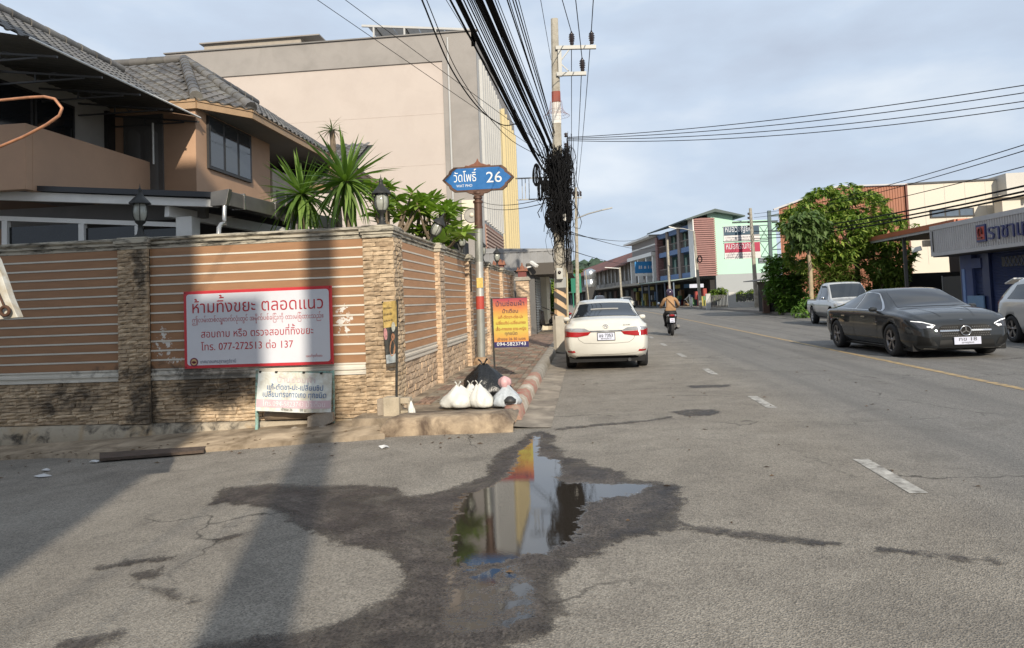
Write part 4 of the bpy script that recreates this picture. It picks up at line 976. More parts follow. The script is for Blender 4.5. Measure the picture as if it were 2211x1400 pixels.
# foreground bits at the left edge: bent copper rod and rusty-ringed white bracket of a cart
rd = MB(); pts = [UY(-60, 221, 4), UY(0, 217, 4), UY(60, 211, 4), UY(95, 209, 4), UY(118, 214, 4), UY(134, 234, 4), UY(128, 250, 4), UY(100, 270, 4), UY(50, 296, 4), UY(0, 317, 4), UY(-60, 340, 4)]
rd.tube(pts, .009, 8); rd.tube([UY(-60, 221, 4), UY(-60, 340, 4)], .009, 8); rd.tube([UY(-60, 340, 4), UY(-66, 600, 4)], .009, 8)
tag(rd.build('copper_rod', M('copper_rust', (.42, .20, .11), .5, metal=.3, var=.25, vs=25)), 'thin bent rusty copper coloured rod poking in at the upper left', 'rod')
wb = thing('white_bracket', 'white painted timber end with a rusty iron ring at the left edge', 'bracket', (-3.5, 4, 1.5))
p = [UY(-70, 470, 4), UY(-10, 560, 4), UY(5, 600, 4), UY(20, 645, 4), UY(38, 686, 4), UY(17, 688, 4), UY(-70, 700, 4)]
b = MB(); b.prism(p, (0, .05, 0)); b.build('timber', M('white_old_paint', (.52, .51, .46), .6, var=.12, vs=14, dirt=((.33, .24, .12), .3, 12)), wb, bevel=.004)
c = UY(12, 672, 3.98); b = MB(); b.tube([(c.x + .028 * cos(t), 3.975, c.z + .026 * sin(t)) for t in [k * pi / 10 for k in range(20)]], .010, 8, closed=True); b.build('ring', M('ring_rust', (.07, .03, .015), .8, var=.4, vs=60), wb)
b = MB(); b.tube([(c.x - .06, 3.985, c.z + .13), (c.x - .01, 3.98, c.z + .03)], .006, 6); b.build('hook', MATS['ring_rust'], wb)
b = MB(); q_ = UY(-66, 600, 4); b.bar((q_.x, 4.02, 1.9), (q_.x, 4.02, -.1), .05); b.build('post', MATS['white_old_paint'], wb)

# ================================================================== big pink and grey building
pk = thing('apartment_building', 'large grey and pale pink apartment block rising behind the house', 'building', (-14, 50, 0))
PINK = M('pink_render', (.465, .405, .362), .8, var=.05, vs=.25, dirt=((.42, .36, .32), .15, .6)); GREY = M('grey_render', (.29, .268, .248), .8, var=.08, vs=.35, dirt=((.20, .185, .17), .2, .5)); GR2 = M('side_grey', (.46, .45, .43), .8, var=.05)
YEL = M('yellow_render', (.52, .44, .26), .8, var=.04); PWH = M('pale_render', (.44, .44, .43), .8, var=.05)
b = MB(); b.box(-24, -5.5, 40.05, 62.5, 0, 16.6); b.build('mass', GR2, pk)
b = MB(); b.box(-24, -5.5, 39.9, 40.06, 15.3, 16.88); b.box(-7.45, -5.5, 39.9, 40.06, 0, 15.3); b.build('grey_frame', GREY, pk)
b = MB(); b.box(-24, -7.45, 39.985, 40.06, 0, 15.3); b.build('pink_panel', PINK, pk)
b = MB(); b.box(-5.75, -5.49, 39.9, 62.6, 16.0, 16.88); b.build('side_parapet', GREY, pk)
b = MB(); b.box(-24.1, -5.4, 39.8, 40.1, 16.885, 16.95); b.build('parapet_flashing', M('flashing', (.18, .17, .16), .6), pk)
b = MB(); b.box(-22.0, -16.0, 40.6, 44, 16.6, 17.55); b.build('penthouse', M('ribbed_tan', (.33, .29, .24), .7), pk)
b = MB(); b.box(-22.2, -14.8, 40.4, 44.2, 17.55, 17.62); b.build('penthouse_roof', GREY, pk)
for zj in (3.6, 6.5, 9.4, 12.3):
    b = MB(); b.box(-24, -7.46, 39.975, 39.984, zj, zj + .018); b.build('render_joint', M('joint_pink', (.46, .395, .35), .8), pk)
b = MB(); b.tube([(-7.1, 39.85, 2), (-7.1, 39.85, 16.6)], .055, 8); b.build('rain_pipe', PWH, pk)
# side facade: fins, windows, yellow bay
for k in range(9):
    y0 = 41.0 + k * 1.05
    b = MB(); b.box(-5.5, -5.32, y0, y0 + .22, 6.2, 15.6); b.build('fin', PWH, pk)
    for j in range(3):
        z0 = 6.6 + j * 3.1; b = MB(); b.box(-5.52, -5.47, y0 + .32, y0 + .92, z0, z0 + 2.2); w = b.build('window', DKFR, pk)
        b = MB(); b.box(-5.475, -5.462, y0 + .38, y0 + .86, z0 + .08, z0 + 2.12); b.build('pane', M('blue_glass', (.10, .13, .17), .08), w)
b = MB(); b.box(-5.6, -5.38, 50.6, 61.5, 3.5, 15.2); b.build('yellow_bay', YEL, pk)
for k in range(6):
    y0 = 51.2 + k * 1.7
    b = MB(); b.box(-5.4, -5.15, y0, y0 + .3, 3.5, 15.4); b.build('yellow_fin', YEL, pk)
    for j in range(4):
        z0 = 4.2 + j * 2.8; b = MB(); b.box(-5.39, -5.36, y0 + .5, y0 + 1.3, z0, z0 + 1.7); b.build('window', DKFR, pk)
b = MB(); b.box(-5.52, -5.44, 41, 50, 2.8, 6.0); b.build('vent_screen', M('screen_frame', (.28, .15, .11), .7), pk)
for k in range(14):
    b = MB(); b.box(-5.45, -5.40, 41, 50, 3.0 + k * .21, 3.1 + k * .21); b.build('screen_slat', M('screen_slat', (.45, .33, .27), .7), pk)
b = MB(); b.box(-5.6, -4.4, 50.5, 51.5, 3.1, 3.25); b.build('ledge', PWH, pk)
# air conditioner
ac = thing('air_conditioner', 'cream air conditioner with round fan grille high on the grey wall behind the street sign', 'air conditioner', (-6, 39.6, 5.5))
b = MB(); b.box(-6.55, -5.52, 39.35, 39.88, 5.5, 7.2); b.build('case', M('ac_cream', (.62, .56, .44), .5, var=.04), ac, bevel=.03)
b = MB(); b.lathe([(.42, 39.34), (.42, 39.3), (.36, 39.3), (.36, 39.34)], 24, (-6.0, 0, 6.35), axis=1, cap=False); b.build('fan_ring', M('ac_grey', (.30, .28, .25), .5), ac)
b = MB(); b.lathe([(.36, 39.345), (.0, 39.335)], 20, (-6.0, 0, 6.35), axis=1); b.build('fan', M('ac_dark', (.33, .31, .27), .5), ac)
b = MB(); b.lathe([(.12, 39.33), (.12, 39.29), (0, 39.285)], 16, (-6.0, 0, 6.35), axis=1); b.build('hub', MATS['ac_cream'], ac)
# roof-top solar frame
sf = thing('solar_frame', 'dark solar panels on a pale steel frame at the roof edge of the pink block', 'solar panels', (-9, 41, 16.9))
A, Bq = V((-11.95, 40.3, 17.75)), V((-5.6, 41.2, 17.05))
b = MB(); b.bar(V((-12.1, 40.0, 17.72)), V((-5.7, 40.0, 17.0)), .12); b.build('front_rail', PWH, sf)
for k in range(4):
    u = k / 3; x = -11.4 + u * 5.4; zt_ = 17.65 - u * .6
    b = MB(); b.bar((x, 40.0, 16.7), (x, 40.0, zt_), .1); b.bar((x, 40, zt_), (x - .5, 44.5, zt_ + .6), .1); b.build('post', PWH, sf)
    b = MB(); x0 = -11.8 + u * 4.5; b.prism([(x0, 40.1, 17.7 - u * .5), (x0 + 1.45, 40.1, 17.55 - u * .5), (x0 + 1.1, 44.6, 18.15 - u * .5), (x0 - .4, 44.6, 18.35 - u * .5)], (0, 0, .06)); b.build('panel', M('solar_black', (.012, .013, .016), .15), sf)

# ================================================================== sheet metal shop front beyond the wall
sh = thing('shop_front', 'shop with grey sheet metal fascia and shutter beyond the end of the side wall', 'shop', (-3, 31, ZP))
GS = M('fascia_sheet', (.30, .30, .30), .5, metal=.35, var=.12, vs=1.5)
b = MB(); xs_ = []
for k in range(13):
    x = -4.1 + k * .28; xs_ += [x, x + .02, x + .03, x + .27]
zf = lambda x: 3.72 - (x + 4.1) * .045
b.grid([[(x, 29.4 + (0.03 if i % 4 in (1, 2) else 0), z_(x)) for i, x in enumerate(xs_)] for z_ in (lambda x: zf(x), lambda x: 2.75)], smooth=False); b.build('fascia', GS, sh)
b = MB(); b.box(-4.1, -.5, 29.38, 29.6, 3.5, 3.56); b.build('fascia_trim', GS, sh)
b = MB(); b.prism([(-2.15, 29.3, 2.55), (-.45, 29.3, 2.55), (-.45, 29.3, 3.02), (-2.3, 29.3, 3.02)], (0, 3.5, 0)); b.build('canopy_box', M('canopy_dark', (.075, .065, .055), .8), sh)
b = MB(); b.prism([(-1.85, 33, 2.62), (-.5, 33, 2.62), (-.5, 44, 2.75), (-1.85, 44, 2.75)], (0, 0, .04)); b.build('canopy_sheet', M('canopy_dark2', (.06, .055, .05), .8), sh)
b = MB(); b.box(-8, -2.0, 29.6, 44, 0, 2.8); b.build('block', M('shop_dark', (.12, .115, .11), .8), sh)
b = MB(); b.grid([[(-1.98 + .018 * sin(z_ * 60), y, .15 + z_) for z_ in [i * .025 for i in range(92)]] for y in (29.7, 33.2)], smooth=True); b.build('roller_shutter', M('shutter_grey', (.26, .265, .27), .45, metal=.4, var=.1), sh)
b = MB(); b.box(-2.0, -1.72, 33.3, 36.5, 0, 2.7); b.build('cream_wall', M('cream_wall', (.60, .54, .41), .7, var=.06), sh)
b = MB(); b.box(-1.72, -1.55, 33.6, 34.2, .1, .42); b.build('step', BLK, sh)
b = MB(); b.box(-1.8, -1.3, 37.2, 37.6, 0, .9); b.build('planter', M('planter_tan', (.45, .34, .22), .8), sh)
cc_ = thing('security_camera', 'white security camera under the metal canopy', 'camera', (-1.6, 29.2, 2.75))
p = UY(1155, 572, 29); b = MB(); b.bar(p + V((-.16, 0, .12)), p + V((.1, -.2, -.08)), .15, .12); b.build('housing', M('cctv_white', (.65, .64, .6), .4), cc_, bevel=.02)
b = MB(); b.bar(p + V((-.35, .1, -.1)), p + V((0, 0, -.03)), .06); b.build('bracket', MATS['cctv_white'], cc_)
tk = MB(); tk.lathe([(.42, 3.2), (.42, 3.9), (.4, 3.95)], 16, (-3.6, 38, 0)); tag(tk.build('water_tank', M('tank_blue', (.05, .28, .42), .4)), 'blue water tank above the metal fascia', 'tank')

# ================================================================== plants behind the wall
def leaf_mat(name, a, b_, sub=.0):
    N = NT(name); r = N.rnd(); P = N.pos()
    c = N.ramp(r, (0, a), (1, b_)); c = N.mix(1, c, N.ramp(N.noise(P, 3, 4), (.3, .7), (.7, 1.25)), 'MULTIPLY'); N.l(c, N.b.inputs['Base Color'])
    N.b.inputs['Roughness'].default_value = .5; N.b.inputs['Specular IOR Level'].default_value = .35
    t = N.n('ShaderNodeBsdfTranslucent', {'Color': (a[0] * 1.6 + .03, a[1] * 1.7 + .05, a[2] * .8, 1)}); mxs = N.n('ShaderNodeMixShader', {0: .28}); N.l(N.b.outputs[0], mxs.inputs[1]); N.l(t.outputs[0], mxs.inputs[2]); N.l(mxs.outputs[0], N.o.inputs['Surface']); return N.m
YUC = leaf_mat('yucca_leaf', (.085, .16, .028), (.20, .30, .07)); FRG = leaf_mat('frangipani_leaf', (.15, .25, .035), (.32, .43, .09)); DRY = M('dry_leaf', (.30, .20, .11), .8, var=.3)
BARK = M('bark', (.19, .145, .10), .9, var=.3, vs=9, bump=.6, bs=30)
def blade(m, L=.8, w=.034, droop=.25, n=6):
    b = MB(); rows = []
    for i in range(n + 1):
        t = i / n; ww = w * (0.35 + .65 * min(1, t * 3)) * (1 - max(0, (t - .35) / .65) ** 1.6) + .001
        x = L * t; z_ = -droop * L * t * t
        rows.append([(x, -ww, z_ + ww * .35), (x, 0, z_), (x, ww, z_ + ww * .35)])
    b.grid(rows); return b.mesh('leaf', [m])
YB_ = [blade(YUC, .82, .034, dr) for dr in (.06, .18, .42)]; DB_ = [blade(DRY, .55, .018, .5), blade(YUC, .5, .02, .5)]
def rosette(parent, c, s, n, meshes, lo=-.9, name='leaf', seed=0):
    for k in range(n):
        t = (k + .5) / n; el = math.asin(max(-1, min(1, 1 - t * (1 - sin(lo))))) ; az = k * 2.39996 + random.uniform(-.2, .2) + seed
        me = meshes[0] if el > .5 else (meshes[1 % len(meshes)] if el > -.1 else meshes[-1])
        o = obj(name, me, parent); sc = s * random.uniform(.82, 1.12)
        q = Matrix.Translation(c) @ Matrix.Rotation(az, 4, 'Z') @ Matrix.Rotation(-el, 4, 'Y') @ Matrix.Rotation(random.uniform(-.5, .5), 4, 'X') @ Matrix.Scale(sc, 4)
        o.matrix_basis = q
y1 = thing('yucca', 'big spiky yucca with its lower rosette nearest the carport', 'yucca', (-4.6, 11.6, 0), group='yuccas behind the front wall')
def rel(parent, c): return V(c) - parent.location
def yuc(t, base, c, s, n, lo=-1.05, meshes=None):
    b = MB(); b.tube([base, (V(base) + V(c)) / 2 + V((.05, 0, 0)), V(c)], [.075, .06, .05], 8); b.build('trunk', BARK, t)
    rosette(t, c, s, n, meshes or YB_, lo)
def rosette_world(t):  # leaves were placed in world space
    for ch in t.children:
        if ch.name.startswith('leaf'): ch.matrix_parent_inverse = Matrix.Translation(t.location).inverted()
yuc(y1, (-4.55, 11.6, 1.0), (-4.62, 11.6, 3.42), 1.02, 95); rosette_world(y1)
y2 = thing('yucca', 'tallest full spiky yucca just left of the corner lantern', 'yucca', (-3.6, 11.2, 0), group='yuccas behind the front wall')
yuc(y2, (-3.7, 11.2, 1.0), (-3.72, 11.2, 3.52), 1.05, 95); rosette_world(y2)
y3 = thing('yucca', 'thin straggly plant with dry hanging leaves between the two yuccas', 'yucca', (-4.3, 12.3, 0), group='yuccas behind the front wall')
yuc(y3, (-4.25, 12.3, 1.5), (-4.32, 12.3, 4.65), .52, 34, -.6, [DB_[1], DB_[1], DB_[0]])
for k in range(26):
    a = random.uniform(0, 2 * pi); o = obj('dry_leaf', DB_[0], y3); o.matrix_basis = Matrix.Translation((-4.32, 12.3, 4.5 - random.uniform(0, .35))) @ Matrix.Rotation(a, 4, 'Z') @ Matrix.Rotation(1.25 + random.uniform(-.15, .2), 4, 'Y') @ Matrix.Scale(random.uniform(.8, 1.4), 4)
for ch in y3.children:
    if 'leaf' in ch.name: ch.matrix_parent_inverse = Matrix.Translation(y3.location).inverted()
# frangipani
def oval(m, L=.30, w=.055, n=5):
    b = MB(); rows = []
    for i in range(n + 1):
        t = i / n; ww = w * sin(pi * min(1, t ** .75 * .97 + .02)) + .002; rows.append([(L * t, -ww, .3 * ww - .1 * L * t * t), (L * t, 0, -.1 * L * t * t), (L * t, ww, .3 * ww - .1 * L * t * t)])
    b.grid(rows); return b.mesh('leaf', [m])
FL = [oval(FRG), oval(FRG, .26, .05), oval(FRG, .34, .06)]
def frangi(label, base, tips, s=1.0, nleaf=9):
    t = thing('frangipani', label, 'frangipani tree', (base[0], base[1], 0), group='frangipani trees behind the side wall')
    hub = V(base) + V((0, 0, 1.6)); b = MB(); b.tube([base, hub], [.06, .05], 8)
    for p in tips:
        p = V(p); b.tube([hub, hub.lerp(p, .55) + V((0, 0, -.12)), p], [.04, .03, .018], 6)
    b.build('trunk', BARK, t)
    for p in tips:
        for k in range(nleaf):
            az = k * 2.4 + random.uniform(-.3, .3); el = random.uniform(-.35, .75)
            o = obj('leaf', random.choice(FL), t); o.matrix_basis = Matrix.Translation(V(p) - V((0, 0, random.uniform(0, .12)))) @ Matrix.Rotation(az, 4, 'Z') @ Matrix.Rotation(-el, 4, 'Y') @ Matrix.Rotation(random.uniform(-.4, .4), 4, 'X') @ Matrix.Scale(s * random.uniform(.75, 1.2), 4)
            o.matrix_parent_inverse = Matrix.Translation(t.location).inverted()
def tipset(n, x0, x1, y0, y1, ztop):
    r = []
    for k in range(n):
        u = random.random(); x = x0 + (x1 - x0) * u; r.append((x, random.uniform(y0, y1), ztop(u) - random.uniform(0, 1) ** 1.6 * 1.15))
    return r
frangi('light green frangipani beside the tallest yucca and corner lantern', (-3.9, 14.2, 1), tipset(16, -4.3, -3.2, 13.4, 14.8, lambda u: 4.15 - .2 * u), 1.05, 12)
frangi('bright green frangipani in the middle of the side wall top', (-3.7, 15.6, 1), tipset(24, -4.2, -2.75, 14.6, 16.4, lambda u: 3.95 - .1 * u), 1.1, 12)
frangi('frangipani overhanging the wall just left of the street sign', (-3.1, 15.0, 1), tipset(18, -3.3, -2.3, 13.8, 15.4, lambda u: 3.6 - .1 * u), 1.05, 12)
b = MB()
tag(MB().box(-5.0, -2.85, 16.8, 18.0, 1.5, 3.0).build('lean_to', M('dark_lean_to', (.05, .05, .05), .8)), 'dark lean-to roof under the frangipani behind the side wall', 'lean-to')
# ================================================================== right side of the street
def scribble(name, mat, par, o, right, w, h, local=False):
    """a line of print too far off to read"""
    b = MB(); O = V(o); R_ = V(right).normalized(); u = 0
    while u < w:
        l = random.uniform(.25, .7) * h; k = h * random.uniform(.6, 1.05); b.add([O + R_ * u, O + R_ * (u + l), O + R_ * (u + l * .9) + V((0, 0, k)), O + R_ * (u + l * .15) + V((0, 0, k))], [(0, 1, 2, 3)]); u += l + h * random.choice((.12, .15, .5))
    return b.build(name, mat, par, fix=False, local=local)
class Fr:
    def __init__(s, o, a): s.o = V(o); s.a = V(a).normalized(); s.n = V((-s.a.y, s.a.x, 0)); 
    def p(s, u, d, z): return s.o + s.a * u + s.n * d + V((0, 0, z))
    def box(s, b, u0, u1, d0, d1, z0, z1):
        b.add([s.p(u, d, z) for u in (u0, u1) for d in (d0, d1) for z in (z0, z1)], [(0, 1, 3, 2), (4, 6, 7, 5), (0, 4, 5, 1), (2, 3, 7, 6), (0, 2, 6, 4), (1, 5, 7, 3)]); return b
    def mk(s, name, mat, par, *q, bevel=0): return s.box(MB(), *q).build(name, mat, par, bevel=bevel)
# ---- blue shutter shop
FX, BX = 14.8, 15.8
shp = thing('blue_shop', 'shop with dark blue roller shutters under a ribbed grey sign fascia at the right', 'shop', (16, 27, .15))
RIB = M('ribbed_fascia', (.47, .46, .46), .45, metal=.25, var=.08, vs=1.5); BLU = M('shutter_blue', (.030, .045, .12), .4, metal=.2, var=.15, vs=2); PBL = M('pillar_blue', (.06, .085, .20), .6, var=.15)
LBL = M('pale_blue_board', (.16, .27, .42), .6, var=.1); SKY_ = M('frame_blue', (.16, .26, .50), .5)
b = MB(); ys_ = []
for k in range(90):
    y = 18 + k * .16; ys_ += [y, y + .07, y + .085, y + .135]
b.grid([[(FX - (0.03 if i % 4 in (2, 3) else 0), y, z_) for i, y in enumerate(ys_)] for z_ in (2.80, 3.84)], smooth=False); b.build('sign_fascia', RIB, shp)
for nm, z0, z1 in (('fascia_top_trim', 3.80, 3.98), ('fascia_bottom_trim', 2.70, 2.83)):
    b = MB(); b.box(FX - .045, FX + .05, 18, 32.35, z0, z1); b.build(nm, M('trim_grey', (.45, .445, .45), .5, var=.08), shp)
b = MB(); b.box(FX - .05, FX - .03, 32.1, 32.14, 2.9, 3.75); b.build('cable_strip', DKFR, shp)
b = MB(); b.box(FX + .05, 25, 18, 32.3, 3.0, 3.9); b.build('roof_mass', M('shop_grey', (.30, .30, .30), .8), shp)
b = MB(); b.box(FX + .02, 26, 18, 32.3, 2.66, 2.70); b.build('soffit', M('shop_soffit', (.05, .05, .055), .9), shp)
b = MB(); b.box(BX + .08, 26, 18, 31.9, 0, 2.66); b.build('back_wall', PBL, shp)
b = MB(); b.box(BX - .12, BX + .3, 31.0, 31.9, 0, 2.66); b.build('corner_pillar', PBL, shp)
b = MB(); b.box(BX - .15, BX - .1, 31.55, 31.75, .3, 2.1); b.build('pale_frame', SKY_, shp)
def shutter(nm, y0, y1, z0, z1):
    b = MB(); n = int((z1 - z0) / .03); b.grid([[(BX - .02 + .02 * (i % 2), y, z0 + (z1 - z0) * i / n) for i in range(n + 1)] for y in (y0, y1)], smooth=False); return b.build(nm, BLU, shp)
shutter('small_shutter', 30.35, 31.4, 1.05, 2.1); shutter('big_shutter', 20, 29.75, .15, 2.6)
b = MB(); b.box(BX - .1, BX + .08, 29.8, 30.3, .1, 2.66); b.build('mid_pillar', BLU, shp)
b = MB(); b.box(BX - .2, BX - .15, 30.15, 31.35, .12, 1.0); b.build('pale_board', LBL, shp)
b = MB(); b.box(BX - .14, BX - .1, 30.3, 31.5, 2.1, 2.5); b.build('sign_band', PBL, shp)
for j in range(3):
    for k in range(20):
        y = 24 + k * .26 + (j % 2) * .13; b_ = None
b = MB(); b.box(BX - .05, BX - .03, 22, 29.0, 2.08, 2.45); b.build('lattice_back', DKFR, shp)
for k in range(26):
    y = 22.2 + k * .26
    for s_ in (-1, 1):
        b = MB(); b.bar((BX - .06, y - s_ * .13, 2.08), (BX - .06, y + s_ * .13, 2.45), .03, .01, up=(1, 0, 0)); b.build('lattice_bar', BLU, shp)
# 3D lettering and badge
LET = M('letter_blue', (.022, .03, .13), .35, var=.1)
o = put_text('letter_row', 'ราชาเท', LET, shp, (FX - .10, 27.78, 3.06), (0, -1, 0), U3, .80, 2.55, 'L', bold=.05)
md = o.modifiers.new('solid', 'SOLIDIFY'); md.thickness = .05
b = MB(); b.box(FX - .09, FX - .03, 28.0, 28.62, 3.02, 3.66); bd = b.build('badge', LET, shp)
b = MB(); b.box(FX - .10, FX - .09, 28.06, 28.56, 3.10, 3.58); b.build('badge_field', M('badge_red', (.42, .06, .04), .4), bd)
b = MB(); b.tube([(FX - .115, 28.31 + .11 * cos(t), 3.37 + .16 * sin(t)) for t in [-.9 + k * .5 for k in range(10)]], .035, 6); b.bar((FX - .115, 28.2, 3.17), (FX - .115, 28.48, 3.17), .05); b.build('badge_mark', M('badge_dark', (.10, .01, .01), .4), bd)
fl = thing('flood_light', 'small white flood lamp on the left end of the ribbed fascia', 'lamp', (14.6, 32.5, 3.2))
b = MB(); b.box(14.55, 14.85, 32.4, 32.65, 3.15, 3.42); b.build('box', BLK, fl, bevel=.02); b = MB(); b.bar((14.5, 32.6, 3.1), (14.2, 32.8, 3.02), .12, .2); b.build('lamp_head', MATS['cctv_white'], fl, bevel=.02)
# ---- garage canopy with orange edge
gc = thing('garage_canopy', 'dark open garage under a flat canopy with an orange edge beside the blue shop', 'garage', (18, 37, .15))
ORG = M('orange_edge', (.42, .13, .065), .5, var=.1)
b = MB(); b.box(15.9, 16.0, 32.6, 42, 4.05, 4.28); b.build('orange_edge', ORG, gc); b = MB(); b.box(16, 20, 32.5, 32.6, 4.05, 4.28); b.build('orange_end', ORG, gc)
b = MB(); b.box(15.95, 16.02, 32.65, 42, 3.93, 4.05); b.build('lower_trim', MATS['trim_grey'], gc)
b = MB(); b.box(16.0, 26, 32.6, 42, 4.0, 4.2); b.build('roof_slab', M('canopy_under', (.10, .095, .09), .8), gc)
b = MB(); b.box(22, 22.2, 32.6, 46, 0, 4); b.box(16.6, 22, 43.5, 43.7, 0, 2.2); b.build('back_wall', M('garage_dark', (.035, .033, .03), .9), gc)
for y, x in ((33.0, 16.3), (38.5, 16.3)):
    b = MB(); b.box(x - .07, x + .07, y - .07, y + .07, 0, 4.0); b.build('post', M('post_grey', (.12, .115, .11), .6), gc)
b = MB(); b.box(16.5, 16.56, 33.2, 35.2, .15, 1.85); gt = b.build('folding_gate', M('gate_mesh', (.06, .058, .055), .7), gc)
for k in range(2):
    b = MB(); b.bar((16.48, 33.2 + k * 2, .15), (16.48, 33.2 + k * 2, 1.9), .04); b.build('gate_bar', M('gate_pale', (.28, .28, .27), .5), gt)

# ---- warehouse: ribbed brown gable and pale upper block
wh = thing('warehouse', 'warehouse with brown ribbed gable and cream upper walls behind the big tree', 'warehouse', (26, 60, .15))
RBR = M('ribbed_brown', (.30, .115, .06), .55, var=.15, vs=.8); CRM = M('cream_panel', (.58, .53, .44), .6, var=.04, vs=.3); CR2 = M('grey_panel', (.47, .45, .41), .6, var=.05)
b = MB(); xs_ = []
for k in range(48):
    x = 14.6 + k * .19; xs_ += [x, x + .1, x + .12, x + .17]
zr = lambda x: 7.62 + (x - 14.56) * (8.94 - 7.62) / 4.21 if x < 18.77 else 8.94 - (x - 18.77) * .02
b.grid([[(x, 55 - (.04 if i % 4 in (2, 3) else 0), z_(x)) for i, x in enumerate(xs_)] for z_ in (lambda x: 0, zr)], smooth=False); b.build('brown_gable', RBR, wh)
b = MB(); b.bar((14.2, 54.9, 7.52), (18.77, 54.9, 8.98), .2, .12); b.bar((18.77, 54.9, 9.0), (23.7, 54.9, 8.9), .2, .1); b.build('gable_edge', MATS['trim_grey'], wh)
b = MB(); b.box(23.55, 23.68, 54.8, 55, 0, 8.9); b.build('corner_trim', M('brown_trim', (.14, .05, .035), .6), wh)
b = MB(); b.box(23.7, 29.9, 55, 70, 0, 8.85); b.build('cream_block', CRM, wh)
for k in range(4):
    b = MB(); b.box(24.9 + k * 1.4, 24.92 + k * 1.4, 54.985, 55.0, 3, 8.8); b.build('panel_joint', CR2, wh)
b = MB(); b.box(29.9, 32.6, 53.8, 70, 0, 9.15); b.build('grey_stair', CR2, wh); b = MB(); b.box(32.6, 46, 53.0, 70, 0, 9.3); b.build('cream_end', CRM, wh)
b = MB(); b.box(23.7, 29.8, 54.9, 55.1, 8.86, 8.98); b.box(32.5, 46, 52.9, 53.1, 9.31, 9.4); b.build('parapet_line', M('dark_line', (.06, .06, .06), .6), wh)
b = MB(); b.box(25.2, 28.2, 54.9, 55.0, 6.35, 6.95); w = b.build('strip_window', DKFR, wh)
for k in range(3): b = MB(); b.box(25.3 + k * .97, 26.15 + k * .97, 54.88, 54.9, 6.42, 6.88); b.build('pane', MATS['blue_glass'], w)
b = MB(); b.box(28.8, 31.2, 52.8, 54.2, 7.35, 7.5); b.build('ledge', CRM, wh); b = MB(); b.box(29.2, 30.4, 53.2, 54.2, 3, 7.35); b.build('projecting_bay', CRM, wh)

# ---- mint green three storey block (the street bends here)
GF = Fr((12.7, 82, 0), (-.166, .986, 0)); GF.n = V((.986, .166, 0))   # u along the street, d away from the street
mg = thing('green_building', 'mint green three storey block with pink louvre screens and blue balconies', 'building', (15, 88, .15))
MINT = M('mint_render', (.42, .66, .52), .75, var=.04, vs=.4); LVR = M('pink_louvre', (.30, .155, .14), .65, var=.15, vs=2); BBL = M('balcony_blue', (.13, .21, .38), .7, var=.1)
PIL = M('louvre_post', (.27, .215, .19), .7); GRYW = M('flat_grey', (.33, .35, .36), .8, var=.04, vs=.3); GRF = M('green_roof', (.06, .085, .08), .6)
GF.mk('mass', MINT, mg, 0.6, 16, 1.6, 9, 3.6, 9.6); GF.mk('rear_mass', MINT, mg, .8, 16, 4.4, 9.5, 3.6, 9.3); GF.mk('grey_base', GRYW, mg, .55, 16, 2.2, 9.5, 0, 3.62)
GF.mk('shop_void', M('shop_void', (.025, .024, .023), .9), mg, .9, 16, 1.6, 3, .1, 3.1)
for j in range(2):
    z0 = 3.75 + j * 3.0
    GF.mk('balcony_slab', BBL, mg, 1.6, 15.8, -.1, 1.7, z0 - .3, z0 + .28)
    GF.mk('balcony_recess', M('recess_teal', (.06, .13, .115), .8), mg, 1.4, 15.8, 1.5, 1.62, z0 + .2, z0 + 2.7)
    for k in range(3):
        u = 2.6 + k * 4.6; GF.mk('door', DKFR, mg, u, u + .9, 1.44, 1.5, z0 + .3, z0 + 2.3); GF.mk('shutter_leaf', M('leaf_mint', (.40, .58, .48), .7), mg, u + 1.2, u + 1.8, 1.42, 1.5, z0 + .3, z0 + 2.3)
    for k in range(30): GF.mk('baluster', PIL, mg, 1.8 + k * .47, 1.84 + k * .47, -.06, -.02, z0 + .28, z0 + 1.05)
    GF.mk('rail', PIL, mg, 1.6, 15.8, -.08, 0, z0 + 1.05, z0 + 1.12)
GF.mk('blue_lintel', BBL, mg, 1.6, 15.8, -.1, .3, 8.9, 9.5)
for k, u in enumerate((5.6, 10.4)): GF.mk('pillar', PIL, mg, u, u + .9, -.25, .2, 3.4, 9.5)
for u0, u1, nm in ((0, 1.6, 0), (15.2, 16.2, 1)):
    GF.mk('louvre_back', M('louvre_dark', (.12, .06, .055), .8), mg, u0 + .1, u1, -.2, 2.1 if not nm else .4, 3.5, 10.0 if not nm else 9.2)
    n = 28
    for k in range(n):
        z0 = 3.5 + k * (6.5 if not nm else 5.7) / n; GF.mk('louvre', LVR, mg, u0, u1 + .05, -.3, 2.2 if not nm else .5, z0, z0 + .15)
    if not nm: GF.mk('louvre_frame', WFR, mg, u0 - .03, u1 + .1, -.35, -.25, 3.4, 10.05)
b = MB(); p = GF.p
b.prism([p(-.3, -1.2, 9.9), p(-.3, 2.2, 10.95), p(-.3, 5.6, 10.1), p(-.3, 5.6, 9.95), p(-.3, 2.2, 10.6), p(-.3, -1.2, 9.75)], GF.a * 17); b.build('gable_roof', GRF, mg)
b = MB(); b.prism([p(.65, 1.6, 9.55), p(.65, 4.5, 9.55), p(.65, 4.5, 10.2), p(.65, 2.2, 10.6), p(.65, 1.6, 10.4)], GF.a * .2); b.build('gable_wall', MINT, mg)
GF.mk('flat_roof', GRF, mg, .6, 16, 4.4, 9.7, 9.3, 9.5)
GF.mk('side_window', WFR, mg, .70, .8, 3.0, 3.6, 4.2, 5.4)
w = GF.mk('side_window_pane', MATS['blue_glass'], mg, .68, .70, 3.1, 3.5, 4.3, 5.3)
